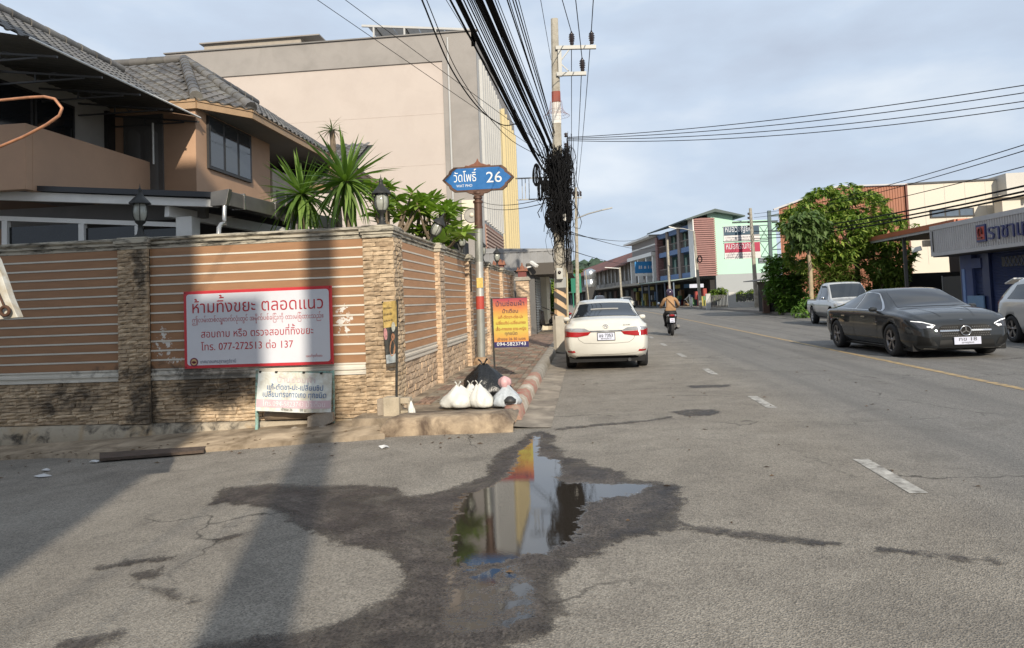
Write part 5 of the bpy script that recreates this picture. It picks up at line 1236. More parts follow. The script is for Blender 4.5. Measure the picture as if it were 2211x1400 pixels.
b = MB(); b.prism([p(.6, -3.0, 3.05), p(.6, 1.7, 3.55), p(.6, 1.7, 3.62), p(.6, -3.0, 3.14)], GF.a * 16); b.build('pavement_canopy', M('canopy_mint', (.27, .33, .29), .7), mg)
for k in range(5): GF.mk('canopy_post', M('post_blue', (.12, .16, .22), .6), mg, 1 + k * 3.6, 1.12 + k * 3.6, -2.6, -2.48, .1, 3.1)

# ---- cream corner house and the rusty roofed row beyond
CF = Fr((9.95, 98.5, 0), (-.147, .989, 0)); CF.n = V((.989, .147, 0))
ch_ = thing('cream_house', 'cream two storey house with long flat eave and blue hanging sign beside the green block', 'house', (9, 106, .15))
CHM = M('house_cream', (.48, .43, .38), .75, var=.1, vs=1)
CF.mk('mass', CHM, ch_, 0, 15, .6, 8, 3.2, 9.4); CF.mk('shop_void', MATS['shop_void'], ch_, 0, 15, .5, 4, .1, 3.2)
CF.mk('roof_band', M('house_roof_grey', (.22, .20, .19), .7), ch_, 0, 15.4, .0, 8, 7.6, 9.5); CF.mk('eave', WFR, ch_, 0, 17, -1.0, 8, 9.5, 9.75); CF.mk('mid_eave', WFR, ch_, 0, 15.6, -.8, 1, 6.9, 7.4)
CF.mk('cream_stripe', WFR, ch_, 0, 15.4, -.03, 0, 8.4, 8.6)
for u in (.4, 4.2, 9.4, 14.2): CF.mk('column', WFR, ch_, u, u + .6, -.5, .2, 3.2, 6.9)
for u in (1.2, 5.2, 10.4): w = CF.mk('window', DKFR, ch_, u, u + 2.4, .5, .62, 4.0, 6.4); CF.mk('mullion', WFR, w, u + 1.1, u + 1.25, .45, .5, 4.0, 6.4)
CF.mk('canopy', CONC2, ch_, -1, 17, -3, .6, 3.0, 3.3)
hg = thing('hanging_sign', 'small blue sign hanging on the cream house above the pavement canopy', 'sign', tuple(CF.p(3, -1, 5)))
CF.mk('panel', M('sign_blue', (.02, .20, .46), .5), hg, 3.0, 3.1, -2.4, 1.4, 4.7, 6.3); CF.mk('lower_strip', WFR, hg, 3.0, 3.1, -2.4, 1.4, 4.3, 4.65)
q = CF.p(2.97, -.4, 5.35); scribble('script', WHITE, hg, CF.p(2.97, -1.9, 5.3), (.989, .147, 0), 2.8, .5)
RUST = M('rust_roof', (.20, .065, .042), .8, var=.3, vs=.35, dirt=((.07, .03, .025), .45, .4))
pts = [V((7.7, 114, 0)), V((5.6, 130, 0)), V((3.2, 148, 0)), (V((.4, 168, 0))), V((-2.6, 192, 0)), V((-6, 218, 0))]
cols = [(.36, .33, .30), (.30, .28, .25), (.40, .36, .31), (.27, .27, .26), (.42, .40, .36)]
desc = ['grey shophouse with rusty roof next to the cream house', 'weathered shophouse with white framed window under the rusty roof', 'pale shophouse with rusty roof behind the far white car', 'dull grey shophouse behind the steel tank', 'farthest pale shophouse of the rusty row, near the green trees']
for k in range(5):
    a, c = pts[k], pts[k + 1]; F = Fr(a, c - a); F.n = V((F.a.y, -F.a.x, 0)); L_ = (c - a).length
    t = thing('shophouse', desc[k], 'shophouse', tuple((a + c) / 2), group='rusty roofed shophouse row'); wm = M('shophouse_%d' % k, cols[k], .8, var=.25, vs=.7, dirt=((.10, .09, .08), .45, .5))
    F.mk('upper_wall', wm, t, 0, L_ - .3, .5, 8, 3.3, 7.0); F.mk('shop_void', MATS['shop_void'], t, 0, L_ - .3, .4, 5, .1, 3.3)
    b = MB(); b.prism([F.p(-.5, -1.2, 6.7), F.p(-.5, 4.5, 9.8), F.p(-.5, 10, 7), F.p(-.5, 10, 6.8), F.p(-.5, 4.5, 9.5), F.p(-.5, -1.2, 6.5)], F.a * (L_ + .6)); b.build('roof', RUST, t)
    for j in range(4):
        u = 1 + j * (L_ - 2) / 4; w = F.mk('window', DKFR, t, u, u + 2.2, .42, .52, 4.2, 6.0); F.mk('frame', WFR, w, u + 1.0, u + 1.2, .38, .43, 4.2, 6.0)
        F.mk('pier', CONC2, t, u - .6, u - .2, .2, .5, 3.3, 6.8)
    F.mk('balcony_wall', wm, t, 0, L_ - .3, -.1, .1, 3.3, 4.1); F.mk('canopy', CONC2, t, 0, L_, -2.6, .5, 3.0, 3.25)
    for j in range(3): u = 1 + j * (L_ - 2) / 3; F.mk('shop_front', M('shopfront_%d' % j, [(.10, .05, .04), (.07, .09, .10), (.16, .13, .08)][j], .7), t, u, u + 2.5, .25, .4, .2, 2.6)
tk = thing('steel_tank', 'shiny ribbed steel water tank in front of the rusty shophouses', 'tank', (1.4, 140, 0))
p_ = UY(1275, 612, 138); b = MB(); b.lathe([(1.1, 3.6), (1.15, 3.7), (1.15, 5), (1.08, 5.05), (1.15, 5.1), (1.15, 6.6), (1, 6.8), (.3, 7.1)], 20, (p_.x, 138, 0)); b.build('drum', M('tank_steel', (.5, .52, .53), .25, metal=.85), tk); b = MB(); b.box(p_.x - 1, p_.x + 1, 137, 139, 0, 3.6); b.build('stand', DKFR, tk)
gs_ = MB(); g0 = UY(1232, 592, 125); g1 = UY(1256, 632, 125); gs_.box(g0.x, g1.x, 125, 125.1, g1.z, g0.z); gs_.box(g0.x + .2, g0.x + .4, 125.05, 125.2, 0, g0.z); tag(gs_.build('green_screen', M('shade_net', (.02, .16, .10), .8)), 'dark green net screen beside the utility pole far down the street', 'screen')

# goods and clutter in the shop mouths
rg_ = random.Random(5)
GC = [M('goods_%d' % i, c, .7, var=.2) for i, c in enumerate([(.30, .05, .04), (.35, .28, .06), (.06, .15, .28), (.30, .30, .28), (.10, .22, .10), (.22, .13, .07)])]
for F_, par, n_, d0 in ((GF, mg, 22, .2), (CF, ch_, 16, -.6)):
    for k in range(n_):
        u = rg_.uniform(1, 14.5); w_ = rg_.uniform(.3, .9); d_ = d0 + rg_.uniform(0, .8); z_ = rg_.choice((.15, .15, .9)); F_.mk('shop_goods', rg_.choice(GC), par, u, u + w_, d_, d_ + .4, z_, z_ + rg_.uniform(.4, 1.3), bevel=.03)
    for k in range(4): u = 1.5 + k * 3.6; F_.mk('shop_board', rg_.choice(GC), par, u, u + 2.0, d0 + .3, d0 + .36, 2.3, 2.75)
# ---- low front: gates, posts, shack, signboards
lw = thing('garden_wall', 'white low wall and posts with dark slatted gates before the grey gable', 'wall', (12.6, 62, .15))
for x0, x1, z1 in ((9.55 * 1.18, 9.9 * 1.18, 1.5), (13.3, 14.0, 1.55), (14.0, 17.5, .62)):
    b = MB(); b.box(x0, x1, 68.9, 69.2, 0, z1); b.build('wall_block', M('wall_white', (.52, .52, .50), .8, var=.08), lw)
for x0, n in ((11.7, 12), (14.1, 26)):
    for k in range(n):
        b = MB(); b.box(x0 + k * .13, x0 + k * .13 + .09, 69.0, 69.04, .2 if x0 < 12 else .62, 1.35); b.build('gate_slat', M('gate_slat', (.09, .09, .09), .6), lw)
sk = thing('shack', 'dark wooden street stall with rusty tin roof under the green bush', 'shack', (12.6, 50, .15))
b = MB(); b.prism([(11.0, 48.3, 2.16), (14.4, 48.3, 2.5), (14.4, 51.5, 2.55), (11.0, 51.5, 2.2)], (0, 0, .05)); b.build('tin_roof', M('tin_roof', (.16, .14, .13), .6, metal=.3), sk)
b = MB(); b.prism([(11.5, 48.6, 1.1), (13.6, 48.6, 1.1), (13.8, 48.6, 2.2), (11.25, 48.6, 2.15)], (0, .05, 0)); b.build('front_flap', M('flap_board', (.15, .12, .095), .8, var=.2), sk)
b = MB(); b.box(11.9, 14.2, 49, 51.2, .15, 2.1); b.build('box', M('shack_dark', (.03, .027, .025), .9), sk)
b = MB(); b.box(11.6, 12.0, 48.7, 48.9, .1, 1.15); b.box(13.4, 13.6, 48.7, 48.9, .1, 1.15); b.build('legs', M('shack_wood', (.13, .075, .055), .8), sk)
for k in range(3): b = MB(); b.box(12.1, 14.0, 48.75, 48.8, .25 + k * .3, .48 + k * .3); b.build('board', MATS['shack_dark'], sk)
# signboards on a steel gantry
bb = thing('billboard', 'two stacked clinic signboards, navy over crimson, on a steel gantry', 'billboard', (14, 66, .15))
def board(z0, z1, zs, col, nm, t1, y=66, x0=12.62, x1=15.75, l1='', tcol=WHITE):
    b = MB(); b.box(x0, x1, y, y + .15, z0, z1); o = b.build(nm, M('board_white', (.60, .58, .58), .5, var=.06), bb)
    b = MB(); b.box(x0 + .03, x1 - .02, y - .02, y + .0, zs, z1 - .03); b.build('colour_field', col, o)
    put_text('writing', t1, tcol, o, (x0 + .12, y - .04, zs + .30), R3, U3, .80, 2.35, 'L', bold=.025)
    for k in range(2): scribble('small_print', M('tiny_ink', (.30, .28, .30), .5), o, (x0 + .15, y - .03, zs - .24 - k * .22), (1, 0, 0), 2.5, .12)
board(6.1, 7.45, 6.62, M('navy_field', (.012, .05, .09), .5, var=.1), 'navy_board', 'หมอวิชญยง', l1='คลินิกเฉพาะทาง หู คอ จมูก')
board(4.5, 5.95, 5.08, M('crimson_field', (.36, .012, .055), .5, var=.1), 'crimson_board', 'หมอกรณ์กฏ', l1='คลินิกโรคผิวหนัง เด็ก สตรี')
b = MB(); b.bar((16.6, 66.3, 0), (16.75, 66.3, 8.7), .28); b.bar((17.7, 66.3, 0), (17.8, 66.3, 8.5), .2); b.build('gantry_mast', M('gantry_steel', (.06, .10, .11), .5), bb)
for z_ in (4.6, 5.95, 6.1, 7.4):
    b = MB(); b.bar((12.6, 66.2, z_), (16.7, 66.3, z_), .08); b.build('gantry_rail', MATS['gantry_steel'], bb)
for z_ in (4.6, 6.1):
    b = MB(); b.bar((15.8, 66.25, z_), (16.6, 66.25, z_ + 1.3), .05); b.bar((15.8, 66.25, z_ + 1.3), (16.6, 66.25, z_), .05); b.bar((15.75, 66.25, z_), (15.75, 66.25, z_ + 1.35), .06); b.build('cross_brace', MATS['gantry_steel'], bb)
for z_ in (2, 3.6, 5.2, 6.8, 8.2): b = MB(); b.bar((16.7, 66.3, z_), (17.75, 66.3, z_ + (.8 if z_ < 8 else .2)), .1); b.bar((16.7, 66.3, z_), (17.75, 66.3, z_), .1); b.build('mast_brace', MATS['gantry_steel'], bb)
b = MB(); b.box(15.6, 16.6, 66.1, 66.5, 4.0, 4.5); b.build('meter_box', M('meter_grey', (.16, .18, .22), .6), bb)
st = thing('folded_stand', 'white folded street stand on the far pavement near the thin pole', 'stand', (10.9, 77, .15))
for a, c in (((10.5, 77, 1.0), (11.0, 77, .2)), ((10.4, 77, .95), (11.0, 77, 1.5)), ((10.9, 77, 1.5), (11.0, 77, .15)), ((11.15, 77, 1.2), (11.1, 77, .15))): b = MB(); b.bar(a, c, .16, .05); b.build('leg', MATS['cctv_white'], st)
ns = MB(); ns.box(11.4, 12.9, 80, 80.05, 2.2, 2.6); tag(ns.build('street_name_plate', M('plate_white', (.50, .52, .62), .5)), 'small pale street plate below the mint canopy', 'sign')

# ---- trees
LM1 = leaf_mat('mango_leaf', (.075, .15, .025), (.32, .39, .08)); LM2 = leaf_mat('bush_leaf', (.06, .14, .022), (.16, .27, .05)); LM3 = leaf_mat('papaya_leaf', (.07, .125, .035), (.14, .20, .07)); LM4 = leaf_mat('palm_leaf', (.06, .11, .02), (.16, .21, .045))
def foliage(blobs, n, L_, w, droop=.6, shell=.62, per=5, seed=1):
    rnd = random.Random(seed); b = MB(); vv, ff = [], []
    tot = sum(r[0] * r[1] * r[2] for c, r in blobs)
    for c, r in blobs:
        for k in range(max(1, int(n * r[0] * r[1] * r[2] / tot))):
            d = V((rnd.gauss(0, 1), rnd.gauss(0, 1), rnd.gauss(0, 1))).normalized(); rad = shell + (1 - shell) * rnd.random() ** .7
            if rnd.random() < .12: rad *= 1.12
            q = V((c[0] + d.x * r[0] * rad, c[1] + d.y * r[1] * rad, c[2] + d.z * r[2] * rad))
            for j in range(per):
                az = rnd.uniform(0, 2 * pi); el = rnd.uniform(-droop - .5, .5 - droop * .3); l = L_ * rnd.uniform(.6, 1.25)
                f = V((cos(az) * cos(el), sin(az) * cos(el), sin(el))); s_ = f.cross(V((rnd.uniform(-.4, .4), rnd.uniform(-.4, .4), 1))).normalized() * w * rnd.uniform(.7, 1.2)
                o = len(vv); vv += [q, q + f * l * .45 + s_, q + f * l + V((0, 0, -l * .15)), q + f * l * .45 - s_]; ff.append((o, o + 1, o + 2, o + 3))
    b.add(vv, ff); return b
def tree(name, label, cat, trunk, blobs, n, L_, w, lm, group=None, limbs=True, seed=1, **k):
    t = thing(name, label, cat, tuple(trunk[0]), group=group); b = MB(); r0 = trunk[2]
    top = V(trunk[1]); b.tube([trunk[0], V(trunk[0]).lerp(top, .5) + V((r0 * .6, 0, 0)), top], [r0, r0 * .8, r0 * .6], 10)
    if limbs:
        for c, r in blobs: b.tube([top, top.lerp(V(c), .5) + V((0, 0, .2)), V(c)], [r0 * .5, r0 * .3, r0 * .12], 6)
    b.build('trunk', BARK, t); tag(foliage(blobs, n, L_, w, seed=seed, **k).build('crown', lm, t, fix=False), kind='stuff'); return t
def pb(x, y, r, Y, ry=None): p = UY(x, y, Y); s_ = Y / FPX; return ((p.x, Y, p.z), (r * s_, (ry or r) * s_, r * s_ * .85))
big = [pb(1775, 445, 48, 44, 60), pb(1735, 480, 50, 43, 60), pb(1860, 455, 52, 45, 60), pb(1905, 500, 50, 44, 60), pb(1820, 510, 62, 43, 70), pb(1740, 545, 45, 43.5, 60), pb(1870, 535, 44, 44, 50), pb(1800, 555, 34, 43, 50), pb(1940, 560, 38, 43, 40), pb(1830, 420, 30, 44, 40), pb(1960, 490, 18, 44)]
tree('mango_tree', 'big leafy mango tree in front of the brown warehouse gable', 'tree', (UY(1845, 680, 44), UY(1850, 560, 44), .22), big, 1700, .36, .075, LM1, seed=3, per=10, droop=.6, shell=.7)
tree('garden_shrub', 'dark shrub under the right side of the mango tree', 'shrub', (V((16.4, 42, .2)), V((16.4, 42, 1.4)), .08), [pb(1905, 585, 30, 42), pb(1930, 600, 28, 42), pb(1940, 575, 25, 41.5)], 500, .3, .06, LM1, seed=5)
tree('leafy_bush', 'dense bright green bush over the street stall', 'bush', (V((12.5, 47, .1)), V((12.4, 47, 1.5)), .1), [pb(1695, 590, 42, 47, 45), pb(1690, 625, 38, 46.5, 40), pb(1720, 650, 32, 46, 36), pb(1675, 570, 26, 47), pb(1722, 600, 26, 47), pb(1700, 660, 24, 46)], 1500, .30, .07, LM2, seed=8, droop=.2)
tree('palm_bush', 'yellow green palm clump behind the silver pickup', 'palm', (V((14.3, 42, .1)), V((14.3, 42, .8)), .1), [pb(1812, 598, 42, 42, 40), pb(1840, 605, 30, 42), pb(1785, 605, 28, 42)], 330, .95, .035, LM4, seed=9, droop=-.2, per=5, shell=.2)
tree('undergrowth', 'low weedy undergrowth between the pickup and the dark garage', 'shrub', (V((15, 43, .1)), V((15, 43, .5)), .05), [pb(1770, 640, 30, 43), pb(1750, 660, 25, 41), pb(1890, 640, 35, 43), pb(1730, 672, 20, 40)], 420, .25, .05, LM2, seed=12)
pp = tree('papaya_tree', 'slender papaya tree with bare pale trunk beside the palm clump', 'papaya tree', (UY(1753, 672, 41), UY(1741, 500, 41), .13), [pb(1740, 480, 34, 41), pb(1715, 492, 24, 41), pb(1768, 492, 26, 41), pb(1742, 512, 30, 41, 30)], 330, .42, .10, LM3, limbs=False, seed=14, droop=.9)
for o in pp.children:
    if o.name.startswith('trunk'): o.data.materials[0] = M('papaya_bark', (.36, .29, .19), .85, var=.2, vs=6)
tree('garden_plant', 'leafy plant behind the first slatted gate', 'shrub', (V((12.5, 70.5, .1)), V((12.5, 70.5, 1)), .05), [pb(1548, 634, 14, 70.5), pb(1560, 628, 9, 70.5)], 160, .35, .08, LM1, seed=21)
tree('garden_plant', 'leafy plants behind the longer slatted gate', 'shrub', (V((15, 70.5, .1)), V((15, 70.5, 1)), .05), [pb(1600, 638, 12, 70.5), pb(1625, 636, 13, 70.5), pb(1590, 640, 9, 70.5)], 200, .35, .08, LM1, seed=22)
tree('roadside_tree', 'yellow green tree far down the street beside the pole', 'tree', (UY(1245, 650, 190), UY(1245, 615, 190), .3), [pb(1243, 600, 22, 190), pb(1232, 615, 18, 190), pb(1255, 612, 14, 190)], 700, .9, .25, leaf_mat('far_leaf', (.07, .12, .025), (.13, .19, .04)), seed=31)
tree('roadside_tree', 'dark tree at the far end of the left pavement', 'tree', (V((-3.5, 62, .1)), V((-3.5, 62, 2)), .2), [((-3.2, 62, 3.0), (1.6, 1.6, 1.5)), ((-2.5, 60, 1.8), (1.0, 1, 1.2))], 500, .35, .1, LM1, seed=33)
tree('potted_shrub', 'green potted shrub on the left pavement beyond the cream wall', 'shrub', (V((-1.55, 37.4, .9)), V((-1.55, 37.4, 1.2)), .04), [((-1.55, 37.4, 1.4), (.5, .5, .45)), ((-1.3, 37.3, 1.2), (.35, .35, .3))], 120, .3, .05, LM2, seed=35)
# ================================================================== vehicles
def paint(name, col, metal=0.0, rough=.3, coat=1.0, flake=.04):
    N = NT(name); P = N.pos(); f = N.noise(P, 3, 4)
    N.l(N.mix(f, tuple(c * (1 - flake) for c in col), tuple(c * (1 + flake) for c in col)), N.b.inputs['Base Color'])
    N.b.inputs['Metallic'].default_value = metal; N.b.inputs['Roughness'].default_value = rough; N.b.inputs['Coat Weight'].default_value = coat; N.b.inputs['Coat Roughness'].default_value = .0; N.b.inputs['Specular IOR Level'].default_value = .1; return N.m
TYRE = M('tyre_rubber', (.018, .018, .019), .8, var=.3, vs=20); ALLOY = M('alloy', (.42, .42, .43), .3, metal=.9, var=.1); DALLOY = M('dark_alloy', (.26, .25, .25), .32, metal=.8)
CGL = M('car_glass', (.018, .022, .026), .04, var=.1, spec=.9); BLKP = M('black_trim', (.010, .010, .010), .6, spec=.2); CHR = M('chrome', (.62, .62, .62), .12, metal=1.0, var=.05)
TAIL = M('tail_red', (.30, .010, .012), .12, var=.15, spec=.7); CLEARL = M('lamp_clear', (.42, .43, .45), .1, metal=.5); PLATE = M('plate_white', (.58, .57, .52), .5, var=.04)
UNDER = M('underbody', (.012, .012, .012), .9)
def catmull(K, y):
    n = len(K); i = 0
    while i < n - 2 and y > K[i + 1][0]: i += 1
    p1, p2 = K[i], K[i + 1]; p0 = K[max(0, i - 1)]; p3 = K[min(n - 1, i + 2)]; h = p2[0] - p1[0]; t = max(0, min(1, (y - p1[0]) / h)); r = []
    for c in range(1, len(p1)):
        m1 = (p2[c] - p0[c]) / max(1e-6, p2[0] - p0[0]) * h; m2 = (p3[c] - p1[c]) / max(1e-6, p3[0] - p1[0]) * h
        d = p2[c] - p1[c]
        if d == 0: m1 = m2 = 0
        else:
            m1 = max(0, min(3, m1 / d)) * d; m2 = max(0, min(3, m2 / d)) * d
        r.append((2 * t ** 3 - 3 * t * t + 1) * p1[c] + (t ** 3 - 2 * t * t + t) * m1 + (-2 * t ** 3 + 3 * t * t) * p2[c] + (t ** 3 - t * t) * m2)
    return r
class Car:
    """lofted body in its own frame: x across, y forward, z up"""
    def __init__(s, root, K, mat, rear, front, yc=(.62, .55), k=(.16, .22), wells=(), wr=.37, nst=64, crease=.0):
        s.root = root; L0, L1 = K[0][0], K[-1][0]; rows = []
        for i in range(nst + 1):
            y = L0 + (L1 - L0) * i / nst; zb, zs, hw, zr, hwr = catmull(K, y)
            er = max(0, (L0 + yc[0] - y) / yc[0]); ef = max(0, (y - (L1 - yc[1])) / yc[1])
            q = 1 - k[0] * er ** 2.6 - k[1] * ef ** 2.6; hw *= q; hwr *= q; hb = hw * .94
            half = [(0, zb), (hb * .86, zb), (hb * .98, zb + .05), (hw * .985, zb + .30 * (zs - zb)), (hw, zb + .55 * (zs - zb)), (hw * .99, zb + .74 * (zs - zb)), (hw * .985, zs - .05), (hw * .965, zs), (hw * .94 + (hwr - hw * .94) * .12, zs + (zr - zs) * .14), (hwr + (hw * .93 - hwr) * .42, zs + (zr - zs) * .52), (hwr + (hw * .93 - hwr) * .08, zs + (zr - zs) * .88), (hwr * .94, zr - .006), (hwr * .62, zr + .012), (hwr * .3, zr + .02), (0, zr + .022)]
            def yo(z):
                d = 0
                if er > 0: d += lerp_list(rear, z) * er ** 2
                if ef > 0: d -= lerp_list(front, z) * ef ** 2
                return y + d
            row = [(x, yo(z), z) for x, z in half] + [(-x, yo(z), z) for x, z in half[-2:0:-1]]
            rows.append(row + [row[0]])
        b = MB(); b.grid(rows); m = len(rows[0]) - 1; b.add(rows[0][:-1], [tuple(range(m))], True); b.add(rows[-1][:-1], [tuple(range(m))[::-1]], True)
        me = b.mesh('body', [mat, UNDER]); bm = bmesh.new(); bm.from_mesh(me); bmesh.ops.remove_doubles(bm, verts=bm.verts, dist=1e-4); bmesh.ops.recalc_face_normals(bm, faces=bm.faces); bm.to_mesh(me); bm.free()
        o = bpy.data.objects.new('tmp_body', me); COL.objects.link(o); cut = []
        for (wy, wz) in wells:
            for sx in (-1, 1):
                c = MB(); c.lathe([(wr, sx * .52), (wr, sx * 1.2)], 32, (0, wy, wz), axis=0); cm = c.mesh('cut', [mat, UNDER])
                bm = bmesh.new(); bm.from_mesh(cm); bmesh.ops.remove_doubles(bm, verts=bm.verts, dist=1e-5); bmesh.ops.recalc_face_normals(bm, faces=bm.faces)
                for f in bm.faces: f.material_index = 1; f.smooth = False
                bm.to_mesh(cm); bm.free()
                co = bpy.data.objects.new('cut', cm); COL.objects.link(co); cut.append(co); md = o.modifiers.new('b', 'BOOLEAN'); md.object = co; md.operation = 'DIFFERENCE'; md.solver = 'EXACT'
        bpy.context.view_layer.update(); dg = bpy.context.evaluated_depsgraph_get(); fin = bpy.data.meshes.new_from_object(o.evaluated_get(dg))
        bpy.data.objects.remove(o)
        for c in cut: bpy.data.objects.remove(c)
        fin.name = 'body'; s.body = obj('body', fin, root, True)
        bm = bmesh.new(); bm.from_mesh(fin); s.bvh = BVHTree.FromBMesh(bm); bm.free()
    def hit(s, view, a, c, off):
        o, d = {'R': (V((3, a, c)), V((-1, 0, 0))), 'L': (V((-3, a, c)), V((1, 0, 0))), 'T': (V((a, c, 4)), V((0, 0, -1))), 'B': (V((a, -6, c)), V((0, 1, 0))), 'F': (V((a, 6, c)), V((0, -1, 0)))}[view]
        p, n, i, dist = s.bvh.ray_cast(o, d)
        if p is None: return None
        if n.dot(d) > 0: n = -n
        return p - d * off * .4 + n * off * .6
    def patch(s, name, view, A, B, mat, off=.004, nu=14, nv=6, parent=None, bev=False):
        def along(P, t):
            L_ = [0]
            for i in range(len(P) - 1): L_.append(L_[-1] + sqrt((P[i + 1][0] - P[i][0]) ** 2 + (P[i + 1][1] - P[i][1]) ** 2))
            q = t * L_[-1]
            for i in range(len(P) - 1):
                if q <= L_[i + 1] + 1e-9:
                    f = (q - L_[i]) / max(1e-9, L_[i + 1] - L_[i]); return (P[i][0] + (P[i + 1][0] - P[i][0]) * f, P[i][1] + (P[i + 1][1] - P[i][1]) * f)
            return P[-1]
        rows = []; last = None
        for j in range(nv + 1):
            r = []
            for i in range(nu + 1):
                a, c = along(A, i / nu), along(B, i / nu); u = (a[0] + (c[0] - a[0]) * j / nv, a[1] + (c[1] - a[1]) * j / nv)
                p = s.hit(view, u[0], u[1], off) or last
                last = p; r.append(tuple(p) if p is not None else (0, 0, 0))
            rows.append(r)
        b = MB(); b.grid(rows); return b.build(name, mat, parent or s.root, local=True)
    def line(s, name, view, P, w, mat, off=.003, parent=None, n=24):
        A, B = [], []
        for i, p in enumerate(P):
            a = P[max(0, i - 1)]; c = P[min(len(P) - 1, i + 1)]; dx, dz = c[0] - a[0], c[1] - a[1]; l = sqrt(dx * dx + dz * dz) or 1
            A.append((p[0] - dz / l * w / 2, p[1] + dx / l * w / 2)); B.append((p[0] + dz / l * w / 2, p[1] - dx / l * w / 2))
        return s.patch(name, view, A, B, mat, off, n, 1, parent)
def lerp_list(T, z):
    if z <= T[0][0]: return T[0][1]
    for a, b_ in zip(T[:-1], T[1:]):
        if z <= b_[0]: return a[1] + (b_[1] - a[1]) * (z - a[0]) / (b_[0] - a[0])
    return T[-1][1]
def mirror(P): return [(-x, z) for x, z in P]
def wheel(root, x, y, r, w, rim, spokes=5, style='five', out=1):
    t = bpy.data.objects.new('wheel', None); COL.objects.link(t); t.parent = root; t.location = (x, y, r); s = out
    b = MB(); b.lathe([(r * .64, -w / 2), (r * .9, -w / 2), (r * .985, -w * .4), (r, -w * .2), (r, w * .2), (r * .985, w * .4), (r * .9, w / 2), (r * .64, w / 2), (r * .62, 0), (r * .64, -w / 2)], 36, axis=0, cap=False); b.build('tyre', TYRE, t, local=True)
    b = MB(); b.lathe([(r * .66, s * w * .46), (r * .64, s * w * .48), (r * .60, s * w * .3), (r * .6, -s * w * .3)], 36, axis=0, cap=False)
    b.lathe([(r * .16, s * w * .30), (r * .15, s * w * .40), (0, s * w * .42)], 16, axis=0)
    for k in range(spokes):
        a = 2 * pi * k / spokes
        for da in ((-.14, .14) if style == 'double' else (0,)):
            p0 = V((s * w * .34, sin(a) * r * .12, cos(a) * r * .12)); p1 = V((s * w * .40, sin(a + da) * r * .63, cos(a + da) * r * .63)); b.bar(p0, p1, r * (.10 if style == 'double' else .17), w * .12, up=(1, 0, 0))
    b.build('rim', rim, t, local=True)
    b = MB(); b.lathe([(r * .6, s * w * .02), (0, s * w * .02)], 24, axis=0); b.build('brake_disc', UNDER, t, local=True)
    return t
def underside(root, x, y0, y1, z0, z1):
    b = MB(); b.box(-x, x, y0, y1, z0, z1); b.build('underbody', UNDER, root, local=True)
def mirror_unit(root, x, y, z, mat, s, fwd=1):
    b = MB(); rows = []
    for t, r in ((-.5, .3), (-.35, .85), (0, 1), (.35, .9), (.5, .4)):
        rows.append([(x + s * (.05 + t * .16), y + cos(a) * .05 * r, z + sin(a) * .058 * r) for a in [k * pi / 5 for k in range(11)]])
    b.grid(rows); o = b.build('wing_mirror', mat, root, local=True); b = MB(); b.bar((x - s * .04, y, z - .05), (x + s * .06, y, z - .03), .05, .03); b.build('mirror_arm', BLKP, root, local=True)
    return o

# ---------- white parked saloon, seen from behind
WP = paint('white_paint', (.60, .59, .54), rough=.35)
wc = thing('parked_car', 'white saloon car parked by the kerb, rear towards the camera', 'car', (.45, 17.35, 0), radians(-1))
K = [(-2.31, .34, .86, .87, .98, .70), (-2.2, .27, .90, .885, 1.035, .74), (-1.85, .22, .93, .888, 1.085, .72), (-1.55, .2, .935, .888, 1.17, .665), (-1.0, .19, .935, .888, 1.385, .595), (-.5, .19, .93, .888, 1.452, .60), (.0, .19, .925, .888, 1.452, .605), (.4, .19, .92, .888, 1.375, .60), (.8, .19, .915, .886, 1.19, .66), (1.15, .19, .90, .88, 1.02, .74), (1.6, .2, .86, .87, .95, .74), (2.1, .22, .76, .83, .83, .68), (2.31, .3, .66, .76, .72, .6)]
C = Car(wc, K, WP, [(.2, .10), (.34, .03), (.5, 0), (.62, .03), (.66, .07), (.9, .10), (1.0, .13), (1.1, .2)], [(.2, .1), (.5, 0), (.8, .2), (1, .4)], wells=((-1.36, .32), (1.34, .32)), wr=.36, k=(.14, .22))
rw = [(-.60, 1.05), (.60, 1.05)]
C.patch('rear_window_surround', 'T', [(-.70, -1.80), (.70, -1.80)], [(-.545, -1.06), (.545, -1.06)], BLKP, .003, 16, 10)
C.patch('rear_window', 'T', [(-.665, -1.775), (-.3, -1.81), (.3, -1.81), (.665, -1.775)], [(-.53, -1.09), (.53, -1.09)], CGL, .008, 18, 12)
